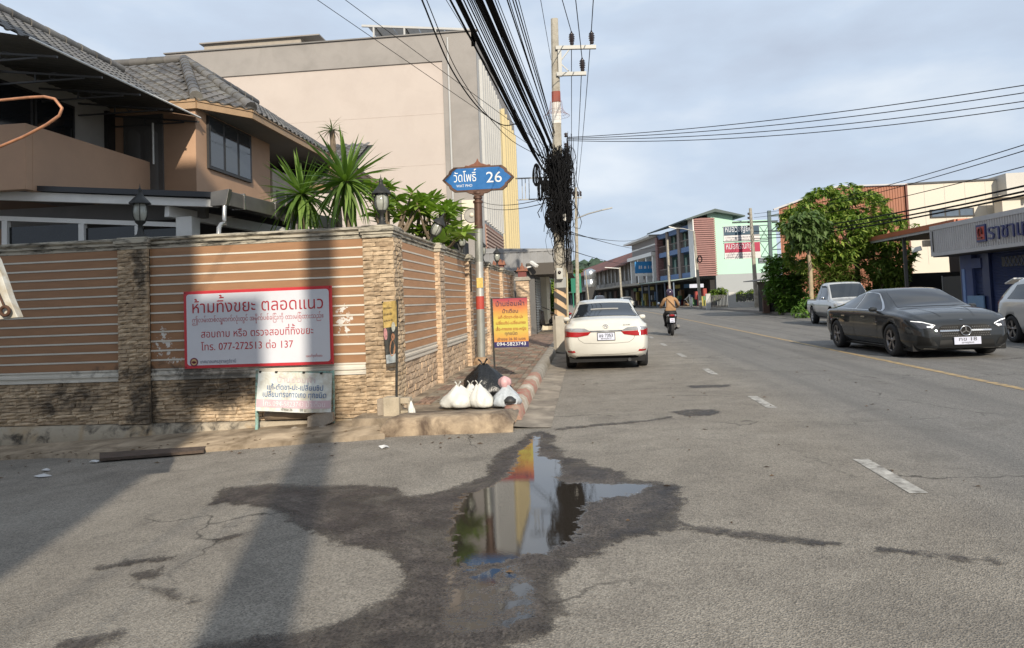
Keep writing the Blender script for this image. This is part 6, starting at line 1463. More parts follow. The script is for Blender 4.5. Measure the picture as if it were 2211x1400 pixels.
for sv, sg in (('R', 1), ('L', -1)):
    C.patch('side_window', sv, [(-1.0, .975), (-.05, .965)], [(-.95, 1.31), (-.05, 1.36)], CGL, .005); C.patch('side_window', sv, [(.02, .965), (.95, .955)], [(.02, 1.36), (.3, 1.33)], CGL, .005)
    C.patch('quarter_glass', sv, [(-1.45, .985), (-1.06, .98)], [(-1.18, 1.2), (-1.06, 1.29)], CGL, .005, 6, 5)
    C.line('door_seam', sv, [(-.02, .3), (-.02, .93)], .008, BLKP); C.line('door_seam', sv, [(-1.02, .55), (-1.02, .93)], .008, BLKP)
    mirror_unit(wc, sg * .88, .78, 1.0, WP, sg)
    m = (lambda P: P) if sg == 1 else mirror
    # tail lamps: clear band over red wedge, wrapping round the corner
    C.patch('tail_lamp', 'B', m([(.37, .735), (.60, .70), (.80, .715), (.85, .69)]), m([(.31, .80), (.55, .80), (.80, .815), (.86, .82)]), TAIL, .014, 18, 5)
    C.patch('tail_lamp_top', 'B', m([(.31, .81), (.55, .812), (.80, .825), (.855, .83)]), m([(.44, .875), (.60, .885), (.78, .88), (.84, .865)]), CLEARL, .012, 16, 4)
    C.patch('tail_lamp_side', sv, [(-2.22, .70), (-1.98, .74)], [(-2.16, .83), (-1.94, .84)], TAIL, .008, 8, 4)
    C.patch('reflector', 'B', m([(.64, .385), (.80, .385)]), m([(.66, .425), (.81, .425)]), TAIL, .008, 8, 2)
    C.line('boot_seam', 'B', m([(.59, .88), (.60, .74), (.56, .64), (.46, .575), (.2, .56), (0, .557)]), .008, M('seam_grey', (.16, .15, .13), .6), .004, n=30)
C.patch('chrome_strip', 'B', [(-.33, .795), (.33, .795)], [(-.34, .825), (.34, .825)], CHR, .012, 18, 2)
C.patch('number_plate_frame', 'B', [(-.185, .615), (.185, .615)], [(-.185, .785), (.185, .785)], BLKP, .010, 4, 4)
pl = C.patch('number_plate', 'B', [(-.172, .628), (.172, .628)], [(-.172, .772), (.172, .772)], PLATE, .016, 2, 2)
def on_car(view, x, z, off): return C.hit(view, x, z, off)
yp = min(C.hit('B', 0, .7, .02).y, C.hit('B', .15, .7, .02).y) - .008
put_text('plate_number', 'ขจ 7353', M('plate_ink', (.012, .012, .012), .5), wc, (0, yp, .69), R3, U3, .10, .29, local=True, bold=.012)
put_text('plate_province', 'สุราษฎร์ธานี', MATS['plate_ink'], wc, (0, yp, .647), R3, U3, .045, .22, local=True)
b = MB(); c0 = C.hit('B', 0, .905, .012)
for rx_, rz_, dz in ((.055, .037, 0), (.022, .034, .002), (.038, .014, .016)):
    b = MB(); pts_ = []
    for k in range(24):
        a = 2 * pi * k / 24; q = C.hit('B', rx_ * cos(a), .905 + dz + rz_ * sin(a), .010); pts_.append(q)
    b.tube(pts_, .006, 6, closed=True); b.build('badge_ring', CHR, wc, local=True)
scribble('model_letters', CHR, wc, C.hit('B', .36, .92, .012) + V((0, -.012, 0)), (1, 0, 0), .14, .022, local=True)
C.line('bumper_crease', 'B', [(-.78, .46), (-.6, .36), (-.3, .335), (.3, .335), (.6, .36), (.78, .46)], .012, M('crease_grey', (.40, .38, .33), .5), .003)
C.patch('lower_valance', 'B', [(-.62, .225), (.62, .225)], [(-.66, .30), (.66, .30)], BLKP, .006, 16, 2)
b = MB(); b.tube([(.46, -2.2, .21), (.46, -2.0, .21)], .035, 12); b.build('exhaust', M('exhaust', (.08, .08, .08), .4, metal=.7), wc, local=True)
underside(wc, .78, -2.1, 2.1, .17, .3)
for x in (-.765, .765):
    for y in (-1.36, 1.34): wheel(wc, x, y, .318, .215, ALLOY, out=1 if x > 0 else -1)
b = MB(); b.grid([[C.hit('T', -.3 + .035 * i, -1.42 + .0 * j, .013) + V((0, 0, .02 * j)) for i in range(18)] for j in range(2)]); b.build('brake_lamp', M('parcel_pale', (.35, .35, .34), .5), wc, local=True)

# ---------- dark grey coupe-like saloon coming towards the camera
GP = paint('graphite_paint', (.016, .018, .020), metal=.0, rough=.5)
ml = thing('moving_car', 'dark graphite four door coupe driving towards the camera', 'car', (7.47, 17.85, 0), pi + radians(2.5)); ml.scale = (1.1, 1, 1.02)
K = [(-2.50, .36, .86, .86, .95, .62), (-2.3, .26, .92, .92, 1.01, .66), (-1.9, .2, .95, .945, 1.06, .62), (-1.4, .17, .95, .945, 1.19, .58), (-.8, .16, .945, .945, 1.345, .57), (-.2, .16, .94, .945, 1.418, .59), (.3, .16, .93, .945, 1.39, .60), (.75, .16, .92, .945, 1.235, .64), (1.2, .16, .90, .94, 1.03, .74), (1.7, .16, .87, .935, .955, .76), (2.2, .17, .80, .92, .86, .74), (2.42, .2, .72, .90, .77, .72), (2.50, .22, .60, .86, .69, .68)]
C = Car(ml, K, GP, [(.2, .15), (.5, 0), (.9, .1), (1.1, .3)], [(.15, .06), (.3, .0), (.55, .02), (.7, .08), (.8, .2), (.95, .45)], wells=((-1.47, .345), (1.48, .345)), wr=.385, yc=(.6, .62), k=(.16, .25))
C.patch('windscreen', 'T', [(-.66, 1.24), (-.3, 1.30), (.3, 1.30), (.66, 1.24)], [(-.535, .42), (-.3, .385), (.3, .385), (.535, .42)], M('coupe_screen', (.012, .013, .015), .03, var=.1, spec=.8), .006, 20, 14)
for sv, sg in (('R', 1), ('L', -1)):
    C.patch('side_window_trim', sv, [(-1.78, .985), (-1.0, .98), (0, .965), (.98, .95)], [(-1.76, 1.0), (-1.2, 1.20), (-.3, 1.365), (.35, 1.33), (.96, 1.0)], CHR, .003, 30, 6)
    C.patch('side_window', sv, [(-1.70, 1.0), (-1.0, .995), (-.42, .985)], [(-1.68, 1.02), (-1.15, 1.195), (-.42, 1.335)], CGL, .007, 16, 6)
    C.patch('side_window', sv, [(-.36, .985), (.30, .975), (.88, .965)], [(-.36, 1.34), (.0, 1.345), (.32, 1.315), (.86, 1.0)], CGL, .007, 18, 6)
    C.line('door_seam', sv, [(-.40, .28), (-.40, .94)], .008, BLKP); C.line('door_seam', sv, [(.80, .30), (.86, .6), (.84, .92)], .008, BLKP); C.line('door_seam', sv, [(-1.25, .45), (-1.32, .7), (-1.35, .95)], .008, BLKP)
    for y in (-.95, .2): C.patch('door_handle', sv, [(y - .1, .80), (y + .1, .80)], [(y - .1, .83), (y + .1, .83)], CHR, .03, 6, 2)
    C.patch('sill_line', sv, [(-1.0, .20), (1.0, .20)], [(-1.0, .225), (1.0, .225)], CHR, .008, 14, 1)
    mirror_unit(ml, sg * .93, .82, .985, GP, sg)
    m = (lambda P: P) if sg == 1 else mirror
    hl = C.patch('headlamp', 'F', m([(.50, .655), (.62, .61), (.76, .605)]), m([(.53, .68), (.70, .735), (.86, .755)]), M('lamp_dark', (.035, .035, .04), .1, spec=.9), .010, 14, 6)
    C.line('light_strip', 'F', m([(.845, .752), (.70, .728), (.52, .665), (.60, .615)]), .015, M('led_white', (.8, .8, .8), .3, emit=((1, 1, 1), .35)), .016, n=24)
    C.line('light_strip', 'F', m([(.56, .655), (.62, .635), (.66, .64)]), .03, MATS['led_white'], .014, n=8)
    C.patch('side_intake', 'F', m([(.52, .27), (.80, .27)]), m([(.58, .40), (.80, .47)]), BLKP, .006, 8, 5)
    C.line('bonnet_crease', 'T', m([(.30, 2.2), (.42, 1.7), (.52, 1.3)]), .02, GP, .006)
C.patch('grille', 'F', [(-.40, .44), (-.2, .425), (.2, .425), (.40, .44)], [(-.47, .60), (-.38, .665), (.38, .665), (.47, .60)], BLKP, .008, 20, 6)
for j in range(5):
    for i in range(22):
        x = -.41 + i * .039 + (j % 2) * .019; z = .455 + j * .042
        if abs(x) > .12:
            q = C.hit('F', x, z, .014); b = MB(); b.box(q.x - .008, q.x + .008, q.y - .004, q.y + .006, q.z - .007, q.z + .007); b.build('grille_stud', CHR, ml, local=True)
C.line('grille_bar', 'F', [(-.45, .555), (.45, .555)], .028, CHR, .022)
q = C.hit('F', 0, .555, .03); b = MB(); b.tube([(q.x + .092 * cos(t), q.y + .01, .55 + .092 * sin(t)) for t in [k * pi / 14 for k in range(28)]], .010, 8, closed=True); st_ = b.build('star_badge', CHR, ml, local=True)
b = MB(); b.lathe([(.09, q.y + .002), (0, q.y + .004)], 24, (0, 0, .55), axis=1); b.build('badge_disc', BLKP, ml, local=True)
for k in range(3):
    a = pi / 2 + k * 2 * pi / 3; b = MB(); b.bar((0, q.y + .012, .55), (.088 * cos(a), q.y + .012, .55 + .088 * sin(a)), .018, .012, up=(0, 1, 0)); b.build('star_arm', CHR, ml, local=True)
C.patch('lower_intake', 'F', [(-.50, .235), (.50, .235)], [(-.46, .375), (.46, .375)], BLKP, .006, 14, 4)
C.line('splitter', 'F', [(-.70, .215), (-.5, .205), (.5, .205), (.70, .215)], .014, CHR, .010)
q = C.hit('F', 0, .34, .02); b = MB(); b.box(-.235, .235, q.y + .005, q.y + .02, .285, .43); b.build('number_plate', PLATE, ml, local=True)
put_text('plate_number', 'กข 18', MATS['plate_ink'], ml, (0, q.y + .024, .355), (-1, 0, 0), U3, .10, .33, local=True, bold=.01)
put_text('plate_province', 'สุราษฎร์ธานี', MATS['plate_ink'], ml, (0, q.y + .024, .307), (-1, 0, 0), U3, .04, .22, local=True)
q = C.hit('T', 0, 2.33, .006); b = MB(); b.lathe([(.03, q.z), (.026, q.z + .006), (0, q.z + .008)], 14, (0, 2.33, 0)); b.build('bonnet_badge', CHR, ml, local=True)
underside(ml, .84, -2.2, 2.2, .15, .3)
for x in (-.82, .82):
    for y in (-1.47, 1.48): wheel(ml, x, y, .345, .245, DALLOY, 5, 'double', out=1 if x > 0 else -1)

# ---------- silver pickup
SP = paint('silver_paint', (.56, .56, .54), metal=.3, rough=.35)
pu = thing('pickup_truck', 'silver extended cab pickup waiting by the right kerb', 'pickup', (10.72, 31.5, 0), pi + radians(-4))
K = [(-2.55, .45, .98, .86, 1.04, .84), (-2.4, .42, 1.0, .88, 1.06, .86), (-.95, .4, 1.0, .88, 1.06, .86), (-.85, .38, 1.0, .88, 1.5, .66), (-.75, .38, 1.0, .88, 1.70, .63), (0, .38, 1.0, .88, 1.76, .65), (.45, .38, 1.0, .88, 1.71, .66), (.9, .38, 1.0, .88, 1.38, .70), (1.25, .38, .99, .88, 1.10, .76), (2.0, .4, .95, .87, 1.02, .74), (2.4, .42, .86, .84, .92, .7), (2.5, .45, .7, .8, .78, .66)]
C = Car(pu, K, SP, [(.2, 0), (1.1, 0)], [(.3, .05), (.5, 0), (.8, .06), (1, .2)], wells=((-1.5, .37), (1.5, .37)), wr=.44, yc=(.2, .5), k=(.03, .2))
C.patch('windscreen', 'T', [(-.70, 1.20), (.70, 1.20)], [(-.60, .52), (.60, .52)], CGL, .006, 16, 10)
for sv, sg in (('R', 1), ('L', -1)):
    C.patch('side_window', sv, [(-.72, 1.06), (-.28, 1.06)], [(-.62, 1.58), (-.28, 1.60)], CGL, .006, 8, 6); C.patch('side_window', sv, [(-.2, 1.06), (.92, 1.06)], [(-.2, 1.60), (.5, 1.58)], CGL, .006, 12, 6)
    C.line('door_seam', sv, [(-.24, .5), (-.24, 1.04)], .012, BLKP); C.line('side_step', sv, [(-.95, .44), (1.0, .44)], .10, M('step_silver', (.36, .36, .35), .4, metal=.5), .07)
    C.patch('flare', sv, [(-1.98, .55), (-1.85, .82), (-1.5, .92), (-1.15, .82), (-1.02, .55)], [(-1.93, .55), (-1.80, .78), (-1.5, .85), (-1.2, .78), (-1.07, .55)], SP, .03, 20, 3)
    mirror_unit(pu, sg * .9, .82, 1.14, CHR, sg)
    m = (lambda P: P) if sg == 1 else mirror
    C.patch('headlamp', 'F', m([(.48, .78), (.78, .80)]), m([(.50, .90), (.80, .94)]), CLEARL, .008, 8, 4); C.patch('rain_guard', sv, [(-.3, 1.57), (.5, 1.56)], [(-.3, 1.63), (.42, 1.62)], BLKP, .03, 8, 2)
C.patch('grille', 'F', [(-.42, .72), (.42, .72)], [(-.42, .88), (.42, .88)], BLKP, .008, 8, 4); C.patch('bed_opening', 'T', [(-.72, -2.4), (.72, -2.4)], [(-.72, -1.0), (.72, -1.0)], UNDER, .004, 6, 6)
underside(pu, .7, -2.3, 2.3, .3, .46)
for x in (-.77, .77):
    for y in (-1.5, 1.5): wheel(pu, x, y, .37, .25, ALLOY, 6, out=1 if x > 0 else -1)
# ---------- silver hatchback cut by the right edge
sv_ = thing('hatchback', 'silver hatchback with roof spoiler cut off by the right edge', 'car', (11.30, 17.75, 0), pi + radians(-1))
K = [(-2.1, .36, .95, .82, 1.05, .72), (-2.0, .26, 1.0, .86, 1.15, .72), (-1.75, .22, 1.02, .875, 1.38, .62), (-1.3, .2, 1.02, .875, 1.55, .60), (-.4, .2, 1.0, .875, 1.60, .62), (.3, .2, .98, .875, 1.53, .63), (.9, .2, .96, .87, 1.2, .68), (1.3, .2, .93, .86, 1.02, .72), (1.9, .22, .85, .84, .9, .7), (2.1, .3, .7, .78, .78, .6)]
C = Car(sv_, K, paint('pale_silver', (.52, .52, .51), metal=.3, rough=.35), [(.2, .08), (.5, 0), (.9, .05), (1.5, .12)], [(.2, .1), (.5, 0), (.9, .3)], wells=((-1.28, .33), (1.3, .33)), wr=.38, k=(.12, .2))
for s2, sg in (('R', 1), ('L', -1)):
    C.patch('side_window', s2, [(-1.5, 1.08), (-.3, 1.06)], [(-1.3, 1.42), (-.3, 1.48)], CGL, .006); C.patch('side_window', s2, [(-.22, 1.06), (.85, 1.03)], [(-.22, 1.48), (.3, 1.44)], CGL, .006)
    C.patch('tail_lamp', s2, [(-2.02, .92), (-1.82, .96)], [(-1.96, 1.13), (-1.8, 1.13)], M('lamp_pink', (.42, .16, .16), .2), .01, 6, 4)
    C.line('bumper_seam', s2, [(-2.05, .72), (-1.7, .70)], .012, BLKP)
b = MB(); b.prism([(-.6, -1.95, 1.44), (.6, -1.95, 1.44), (.62, -1.5, 1.56), (-.62, -1.5, 1.56)], (0, 0, .04)); b.build('roof_spoiler', SP, sv_, local=True, bevel=.01)
C.patch('rear_window', 'B', [(-.6, 1.1), (.6, 1.1)], [(-.54, 1.4), (.54, 1.4)], CGL, .006, 10, 6); underside(sv_, .75, -1.8, 1.8, .18, .3)
for x in (-.76, .76):
    for y in (-1.28, 1.3): wheel(sv_, x, y, .335, .21, DALLOY, 5, 'double', out=1 if x > 0 else -1)
# ---------- far cars
fc = thing('moving_car', 'small white hatchback coming towards the camera far down the street', 'car', (5.7, 99, 0), pi + .12)
K = [(-1.95, .3, .9, .8, 1.0, .7), (-1.5, .2, .95, .85, 1.4, .58), (-.6, .2, .95, .85, 1.5, .6), (.2, .2, .93, .85, 1.44, .6), (.9, .2, .9, .85, 1.02, .7), (1.7, .2, .8, .82, .86, .66), (1.95, .3, .62, .74, .7, .6)]
C = Car(fc, K, WP, [(.2, .1), (.5, 0), (1, .1)], [(.2, .05), (.5, 0), (.8, .15)], wells=((-1.2, .3), (1.2, .3)), wr=.35, nst=36)
C.patch('windscreen', 'T', [(-.62, .88), (.62, .88)], [(-.54, .26), (.54, .26)], CGL, .008, 8, 6); C.patch('grille', 'F', [(-.5, .26), (.5, .26)], [(-.3, .52), (.3, .52)], BLKP, .01, 8, 4); C.patch('number_plate', 'F', [(-.2, .40), (.2, .40)], [(-.2, .5), (.2, .5)], PLATE, .03, 3, 2)
for s2, m in (('R', lambda P: P), ('L', mirror)): C.patch('headlamp', 'F', m([(.4, .58), (.68, .62)]), m([(.42, .68), (.7, .74)]), BLKP, .01, 6, 3); C.patch('side_window', s2, [(-1.3, .98), (.7, .97)], [(-1.1, 1.32), (.2, 1.34)], CGL, .008)
for x in (-.74, .74):
    for y in (-1.2, 1.2): wheel(fc, x, y, .3, .2, DALLOY, out=1 if x > 0 else -1)
fd = copy_tree(fc); fd.location = (2.4, 118, 0); fd.rotation_euler = (0, 0, .1); fd.scale = (1.08, 1.1, 1.25)
tag(fd, 'dark vehicle ahead in the lane, just above the parked saloon roof', 'car'); DP = paint('far_dark_paint', (.05, .055, .07))
for ch in fd.children:
    if ch.name.startswith('body'): ch.data = ch.data.copy(); ch.data.materials[0] = DP

# ---------- scooter and rider
mc = thing('motor_scooter', 'black motor scooter with red tail lamp ridden away from the camera', 'scooter', (3.2, 27.9, 0), radians(-2))
def loft(rows_, name, mat, par, n=12):
    b = MB(); b.grid([[(x0 + rx * cos(a), y, z0 + rz * sin(a)) for a in [2 * pi * k / n for k in range(n + 1)]] for y, x0, z0, rx, rz in rows_]); y, x0, z0, rx, rz = rows_[0]
    b.add([(x0 + rx * cos(2 * pi * k / n), y, z0 + rz * sin(2 * pi * k / n)) for k in range(n)], [tuple(range(n))]); return b.build(name, mat, par, local=True)
BPL = M('scooter_black', (.015, .015, .016), .25, var=.2)
loft([(-.86, 0, .74, .05, .03), (-.8, 0, .73, .12, .09), (-.6, 0, .70, .17, .14), (-.3, 0, .62, .17, .16), (0, 0, .5, .16, .14), (.1, 0, .42, .14, .1)], 'rear_fairing', BPL, mc)
loft([(-.78, 0, .83, .08, .03), (-.6, 0, .85, .14, .05), (-.2, 0, .82, .14, .05), (.08, 0, .78, .09, .04)], 'seat', M('seat_black', (.02, .02, .02), .7), mc)
b = MB(); b.box(-.16, .16, -.1, .45, .26, .32); b.build('footboard', BPL, mc, local=True, bevel=.02)
b = MB(); b.prism([(-.2, .42, .3), (.2, .42, .3), (.16, .56, .95), (-.16, .56, .95)], (0, .06, 0)); b.build('leg_shield', BPL, mc, local=True, bevel=.02)
for y, nm in ((-.55, 'rear_wheel'), (.75, 'front_wheel')):
    t = bpy.data.objects.new(nm, None); COL.objects.link(t); t.parent = mc; t.location = (0, y, .27)
    b = MB(); b.lathe([(.19, -.05), (.24, -.055), (.27, -.02), (.27, .02), (.24, .055), (.19, .05), (.19, -.05)], 24, axis=0, cap=False); b.build('tyre', TYRE, t, local=True); b = MB(); b.lathe([(.19, -.03), (.03, -.05), (.03, .05), (.19, .03)], 20, axis=0); b.build('rim', DALLOY, t, local=True)
b = MB(); b.tube([(.2, -.1, .25), (.22, -.5, .3), (.22, -.78, .36)], [.04, .06, .06], 10); b.build('exhaust', M('exhaust2', (.05, .05, .05), .4, metal=.6), mc, local=True)
b = MB(); b.box(-.14, .14, -.55, -.2, .2, .42); b.build('engine', M('engine', (.05, .05, .05), .6), mc, local=True)
loft([(-.90, 0, .76, .06, .02), (-.86, 0, .755, .10, .045), (-.82, 0, .75, .11, .05)], 'tail_lamp', TAIL, mc)
for s_ in (-1, 1): b = MB(); b.prism([(s_ * .11, -.85, .72), (s_ * .17, -.80, .74), (s_ * .15, -.80, .79), (s_ * .10, -.86, .78)], (0, .02, 0)); b.build('indicator', CLEARL, mc, local=True)
b = MB(); b.prism([(-.08, -.88, .5), (.08, -.88, .5), (.06, -.78, .72), (-.06, -.78, .72)], (0, .02, 0)); b.build('mudguard', BPL, mc, local=True)
b = MB(); b.prism([(-.085, -.90, .50), (.085, -.90, .50), (.085, -.875, .655), (-.085, -.875, .655)], (0, .01, 0)); b.build('number_plate', PLATE, mc, local=True)
put_text('plate_number', '2447', MATS['plate_ink'], mc, (0, -.905, .52), R3, U3, .07, .13, local=True, bold=.02); put_text('plate_letters', 'กขบ', M('plate_red', (.35, .02, .02), .5), mc, (0, -.900, .60), R3, U3, .055, .10, local=True)
b = MB(); b.tube([(-.34, .38, 1.02), (-.15, .45, 1.04), (.15, .45, 1.04), (.34, .38, 1.02)], .016, 8); b.build('handlebar', BLKP, mc, local=True)
for s_ in (-1, 1):
    b = MB(); b.tube([(s_ * .25, .42, 1.04), (s_ * .36, .46, 1.16)], .008, 6); o = b.build('mirror_stalk', BLKP, mc, local=True)
    b = MB(); b.lathe([(0, .44), (.05, .445), (.055, .47), (0, .49)], 12, (s_ * .38, 0, 1.19), axis=1); b.build('mirror', CHR, mc, local=True)
ps = thing('person', 'person in a tan jacket and dark helmet riding the black scooter away', 'person', (3.2, 27.9, 0), radians(-2))
sk_ = {}; vl = []; el_ = []; rr_ = []
def J(n, p, r, par=None):
    sk_[n] = len(vl); vl.append(p); rr_.append(r)
    if par: el_.append((sk_[par], sk_[n]))
J('pelvis', (0, -.38, .92), (.16, .13)); J('waist', (0, -.37, 1.06), (.165, .125), 'pelvis'); J('chest', (0, -.33, 1.24), (.19, .135), 'waist'); J('neckb', (0, -.29, 1.38), (.10, .09), 'chest'); J('neck', (0, -.27, 1.46), (.058, .058), 'neckb'); J('head', (0, -.25, 1.56), (.075, .08), 'neck')
for s_, n in ((-1, 'l'), (1, 'r')):
    J('sh' + n, (s_ * .205, -.30, 1.34), (.075, .075), 'neckb'); J('elb' + n, (s_ * .32, -.12, 1.12), (.06, .06), 'sh' + n); J('wr' + n, (s_ * .31, .22, 1.06), (.043, .043), 'elb' + n); J('hand' + n, (s_ * .31, .34, 1.05), (.042, .036), 'wr' + n)
    J('hip' + n, (s_ * .12, -.32, .87), (.10, .10), 'pelvis'); J('knee' + n, (s_ * .20, .10, .76), (.078, .078), 'hip' + n); J('ank' + n, (s_ * .16, .12, .40), (.05, .05), 'knee' + n); J('toe' + n, (s_ * .17, .26, .345), (.045, .04), 'ank' + n)
me = bpy.data.meshes.new('body'); me.from_pydata(vl, el_, []); o = bpy.data.objects.new('tmp', me); COL.objects.link(o)
md = o.modifiers.new('skin', 'SKIN'); md.use_smooth_shade = True
for i, r in enumerate(rr_): me.skin_vertices[0].data[i].radius = r
me.skin_vertices[0].data[0].use_root = True
o.modifiers.new('s', 'SUBSURF').levels = 2; o.modifiers['s'].render_levels = 2
bpy.context.view_layer.update(); dg = bpy.context.evaluated_depsgraph_get(); bm_ = bpy.data.meshes.new_from_object(o.evaluated_get(dg)); bpy.data.objects.remove(o)
JK = M('tan_jacket', (.34, .20, .10), .8, var=.15, vs=6, bump=.3, bs=30); TR = M('dark_trousers', (.025, .024, .026), .8); SKN = M('skin', (.35, .20, .13), .6)
bm_.materials.clear()
for m in (JK, TR, SKN): bm_.materials.append(m)
for p in bm_.polygons:
    c = p.center; p.use_smooth = True
    p.material_index = 1 if c.z < .93 and not (abs(c.x) > .22 and c.z > .9) else (2 if (c.y > .25 and c.z > .95) or c.z > 1.45 else 0)
obj('body', bm_, ps, True)
for s_ in (-1, 1):
    for k in range(4):
        b = MB(); x = s_ * (.29 + k * .018); b.tube([(x, .36, 1.07), (x, .40, 1.055), (x, .405, 1.03), (x, .38, 1.012)], .009, 6); b.build('finger', SKN, ps, local=True)
    b = MB(); b.tube([(s_ * .27, .33, 1.05), (s_ * .265, .37, 1.03), (s_ * .27, .39, 1.015)], .010, 6); b.build('thumb', SKN, ps, local=True)
    b = MB(); b.box(s_ * .17 - .05, s_ * .17 + .05, .06, .33, .32, .39); b.build('shoe', BLKP, ps, local=True, bevel=.03)
HEL = M('helmet_purple', (.045, .03, .055), .18, var=.5, vs=9)
b = MB(); b.lathe([(.09, 1.47), (.125, 1.50), (.138, 1.56), (.135, 1.63), (.11, 1.69), (.06, 1.73), (0, 1.74)], 20, (0, -.25, 0)); h = b.build('helmet', HEL, ps, local=True)
b = MB(); b.grid([[(.140 * sin(a), -.25 + .140 * cos(a), z) for a in [-1.2 + .24 * k for k in range(11)]] for z in (1.53, 1.63)]); b.build('visor', CGL, ps, local=True)
b = MB(); b.tube([(-.14, -.38, 1.38), (-.03, -.475, 1.26), (.1, -.50, 1.12), (.17, -.44, 1.03)], .013, 6); b.build('bag_strap', M('strap', (.12, .07, .04), .8), ps, local=True)
b = MB(); b.lathe([(.085, 1.40), (.098, 1.42), (.098, 1.46), (.08, 1.475)], 16, (0, -.275, 0)); b.build('collar', JK, ps, local=True)
# ================================================================== poles, signs on posts, cables
PCON = M('pole_concrete', (.36, .335, .28), .85, var=.18, vs=4, bump=.35, bs=35, dirt=((.17, .14, .10), .25, 5)); STL = M('arm_steel', (.30, .30, .285), .5, metal=.5, var=.15); INSU = M('insulator', (.025, .017, .018), .2); CABM = M('cable_black', (.008, .008, .009), .75, var=.2, spec=.15)
def tapered(b, p0, p1, w0, w1, n=8):
    p0, p1 = V(p0), V(p1); vs_ = []
    for p, w in ((p0, w0), (p1, w1)):
        c = w * .22
        vs_ += [p + V((x, y, 0)) for x, y in ((w / 2 - c, -w / 2), (w / 2, -w / 2 + c), (w / 2, w / 2 - c), (w / 2 - c, w / 2), (-w / 2 + c, w / 2), (-w / 2, w / 2 - c), (-w / 2, -w / 2 + c), (-w / 2 + c, -w / 2))]
    b.add(vs_, [tuple(range(8))[::-1], tuple(range(8, 16))] + [(i, (i + 1) % 8, 8 + (i + 1) % 8, 8 + i) for i in range(8)]); return b
PY = 20.2
P0 = UY(1213, 762, PY); P1 = UY(1197, 42, PY); P0.z = .1
def pole_at(z): t = (z - P0.z) / (P1.z - P0.z); return P0.lerp(P1, t)
def pz(y): return UY(1205, y, PY).z
up_ = thing('utility_pole', 'tall concrete utility pole at the kerb with striped foot and cable tangle', 'utility pole', tuple(P0))
WD = lambda z: .35 - .15 * (z - P0.z) / (P1.z - P0.z)
tapered(MB(), P0, P1, .35, .20).build('shaft', PCON, up_)
for nm, y0, y1, m in (('red_band', 222, 199, M('band_red', (.24, .06, .04), .7, var=.2)), ('white_band', 268, 223, M('band_white', (.62, .60, .56), .7, var=.08)), ('grey_panel', 622, 600, M('sticker_grey', (.30, .30, .28), .6))):
    z0, z1 = pz(y0), pz(y1); tapered(MB(), pole_at(z0), pole_at(z1), WD(z0) + .012, WD(z1) + .012).build(nm, m, up_)
zc0, zc1 = pz(700), pz(622)
tapered(MB(), pole_at(zc0), pole_at(zc1), WD(zc0) + .012, WD(zc1) + .012).build('cream_panel', M('panel_cream', (.55, .38, .22), .7, var=.1), up_)
for k in range(4):
    z = zc0 + k * (zc1 - zc0) / 3.2 - .1; c = pole_at(z); w = WD(z) / 2 + .004; y = PY - w - .006; b = MB(); h = .17
    pts_ = [(c.x - w, y, z + .24), (c.x + w, y, z), (c.x + w, y, z + h), (c.x - w, y, z + .24 + h)]
    pts_ = [(x, yy, max(zc0, min(zc1, zz))) for x, yy, zz in pts_]
    b.prism(pts_, (0, .01, 0)); b.build('black_stripe', M('stripe_black', (.04, .038, .035), .7), up_)
tapered(MB(), (P0.x - .01, PY, .05), (P0.x - .02, PY, pz(682)), .40, .385).build('concrete_foot', M('foot_concrete', (.40, .37, .31), .85, var=.12, vs=6, bump=.3), up_, bevel=.01)
b = MB(); z = pz(592); c = pole_at(z); b.box(c.x - .09, c.x + .09, PY - .34, PY - .17, z - .16, z + .15); b.build('meter_box', M('meter_pale', (.42, .42, .38), .5), up_, bevel=.02)
b = MB(); b.lathe([(.045, PY - .345), (.045, PY - .36), (0, PY - .362)], 14, (c.x, 0, z + .03), axis=1); b.build('meter_dial', INSU, up_)
b = MB(); b.tube([(P0.x + .2, PY - .05, .2), (pole_at(5).x + .19, PY - .05, 5)], .022, 8); b.build('conduit', M('conduit_yellow', (.45, .40, .27), .5), up_)
# cross arms and insulators
def arm(y, x0, x1, nm):
    a = UY(x0, y, PY - .14); c = UY(x1, y - 2, PY - .14); b = MB(); b.bar(a, c, .09, .10); b.build(nm, STL, up_)
arm(104, 1200, 1287, 'upper_arm'); arm(161, 1202, 1266, 'lower_arm')
b = MB(); b.bar(UY(1208, 100, PY - .14), UY(1210, 166, PY - .14), .1, .06); b.build('arm_strut', STL, up_)
for a, c in (((1230, 106), (1212, 130)), ((1211, 138), (1232, 158))): b = MB(); b.bar(UY(*a, PY - .14), UY(*c, PY - .14), .03); b.build('arm_brace', STL, up_)
INS = []
for x, y in ((1235, 97), (1278, 95), (1258, 154)):
    p = UY(x, y, PY - .14); INS.append(p); t = .013
    prof = [(.05, 0), (.06, .04), (.05, .08), (.08, .10), (.05, .14), (.09, .16), (.05, .20), (.09, .22), (.05, .26), (.08, .28), (.03, .34), (.02, .38)]
    b = MB(); b.lathe([(r, h) for r, h in prof], 14, tuple(p)); b.build('insulator', INSU, up_)
for k in range(4):
    p = UY(1222, 292 + k * 22, PY - .1); b = MB(); b.lathe([(.03, -.06), (.06, -.03), (.03, 0), (.06, .03), (.03, .06)], 10, tuple(p)); b.build('spool_insulator', INSU, up_)
b = MB(); z = pz(245); c = pole_at(z); N_ = 22
for k in range(N_):
    a = 2 * pi * k / N_; b.tube([(c.x + r * cos(a), PY + r * sin(a), z + h) for r, h in ((.16, .35), (.19, .1), (.28, -.02), (.37, -.08))], .003, 4, cap=False)
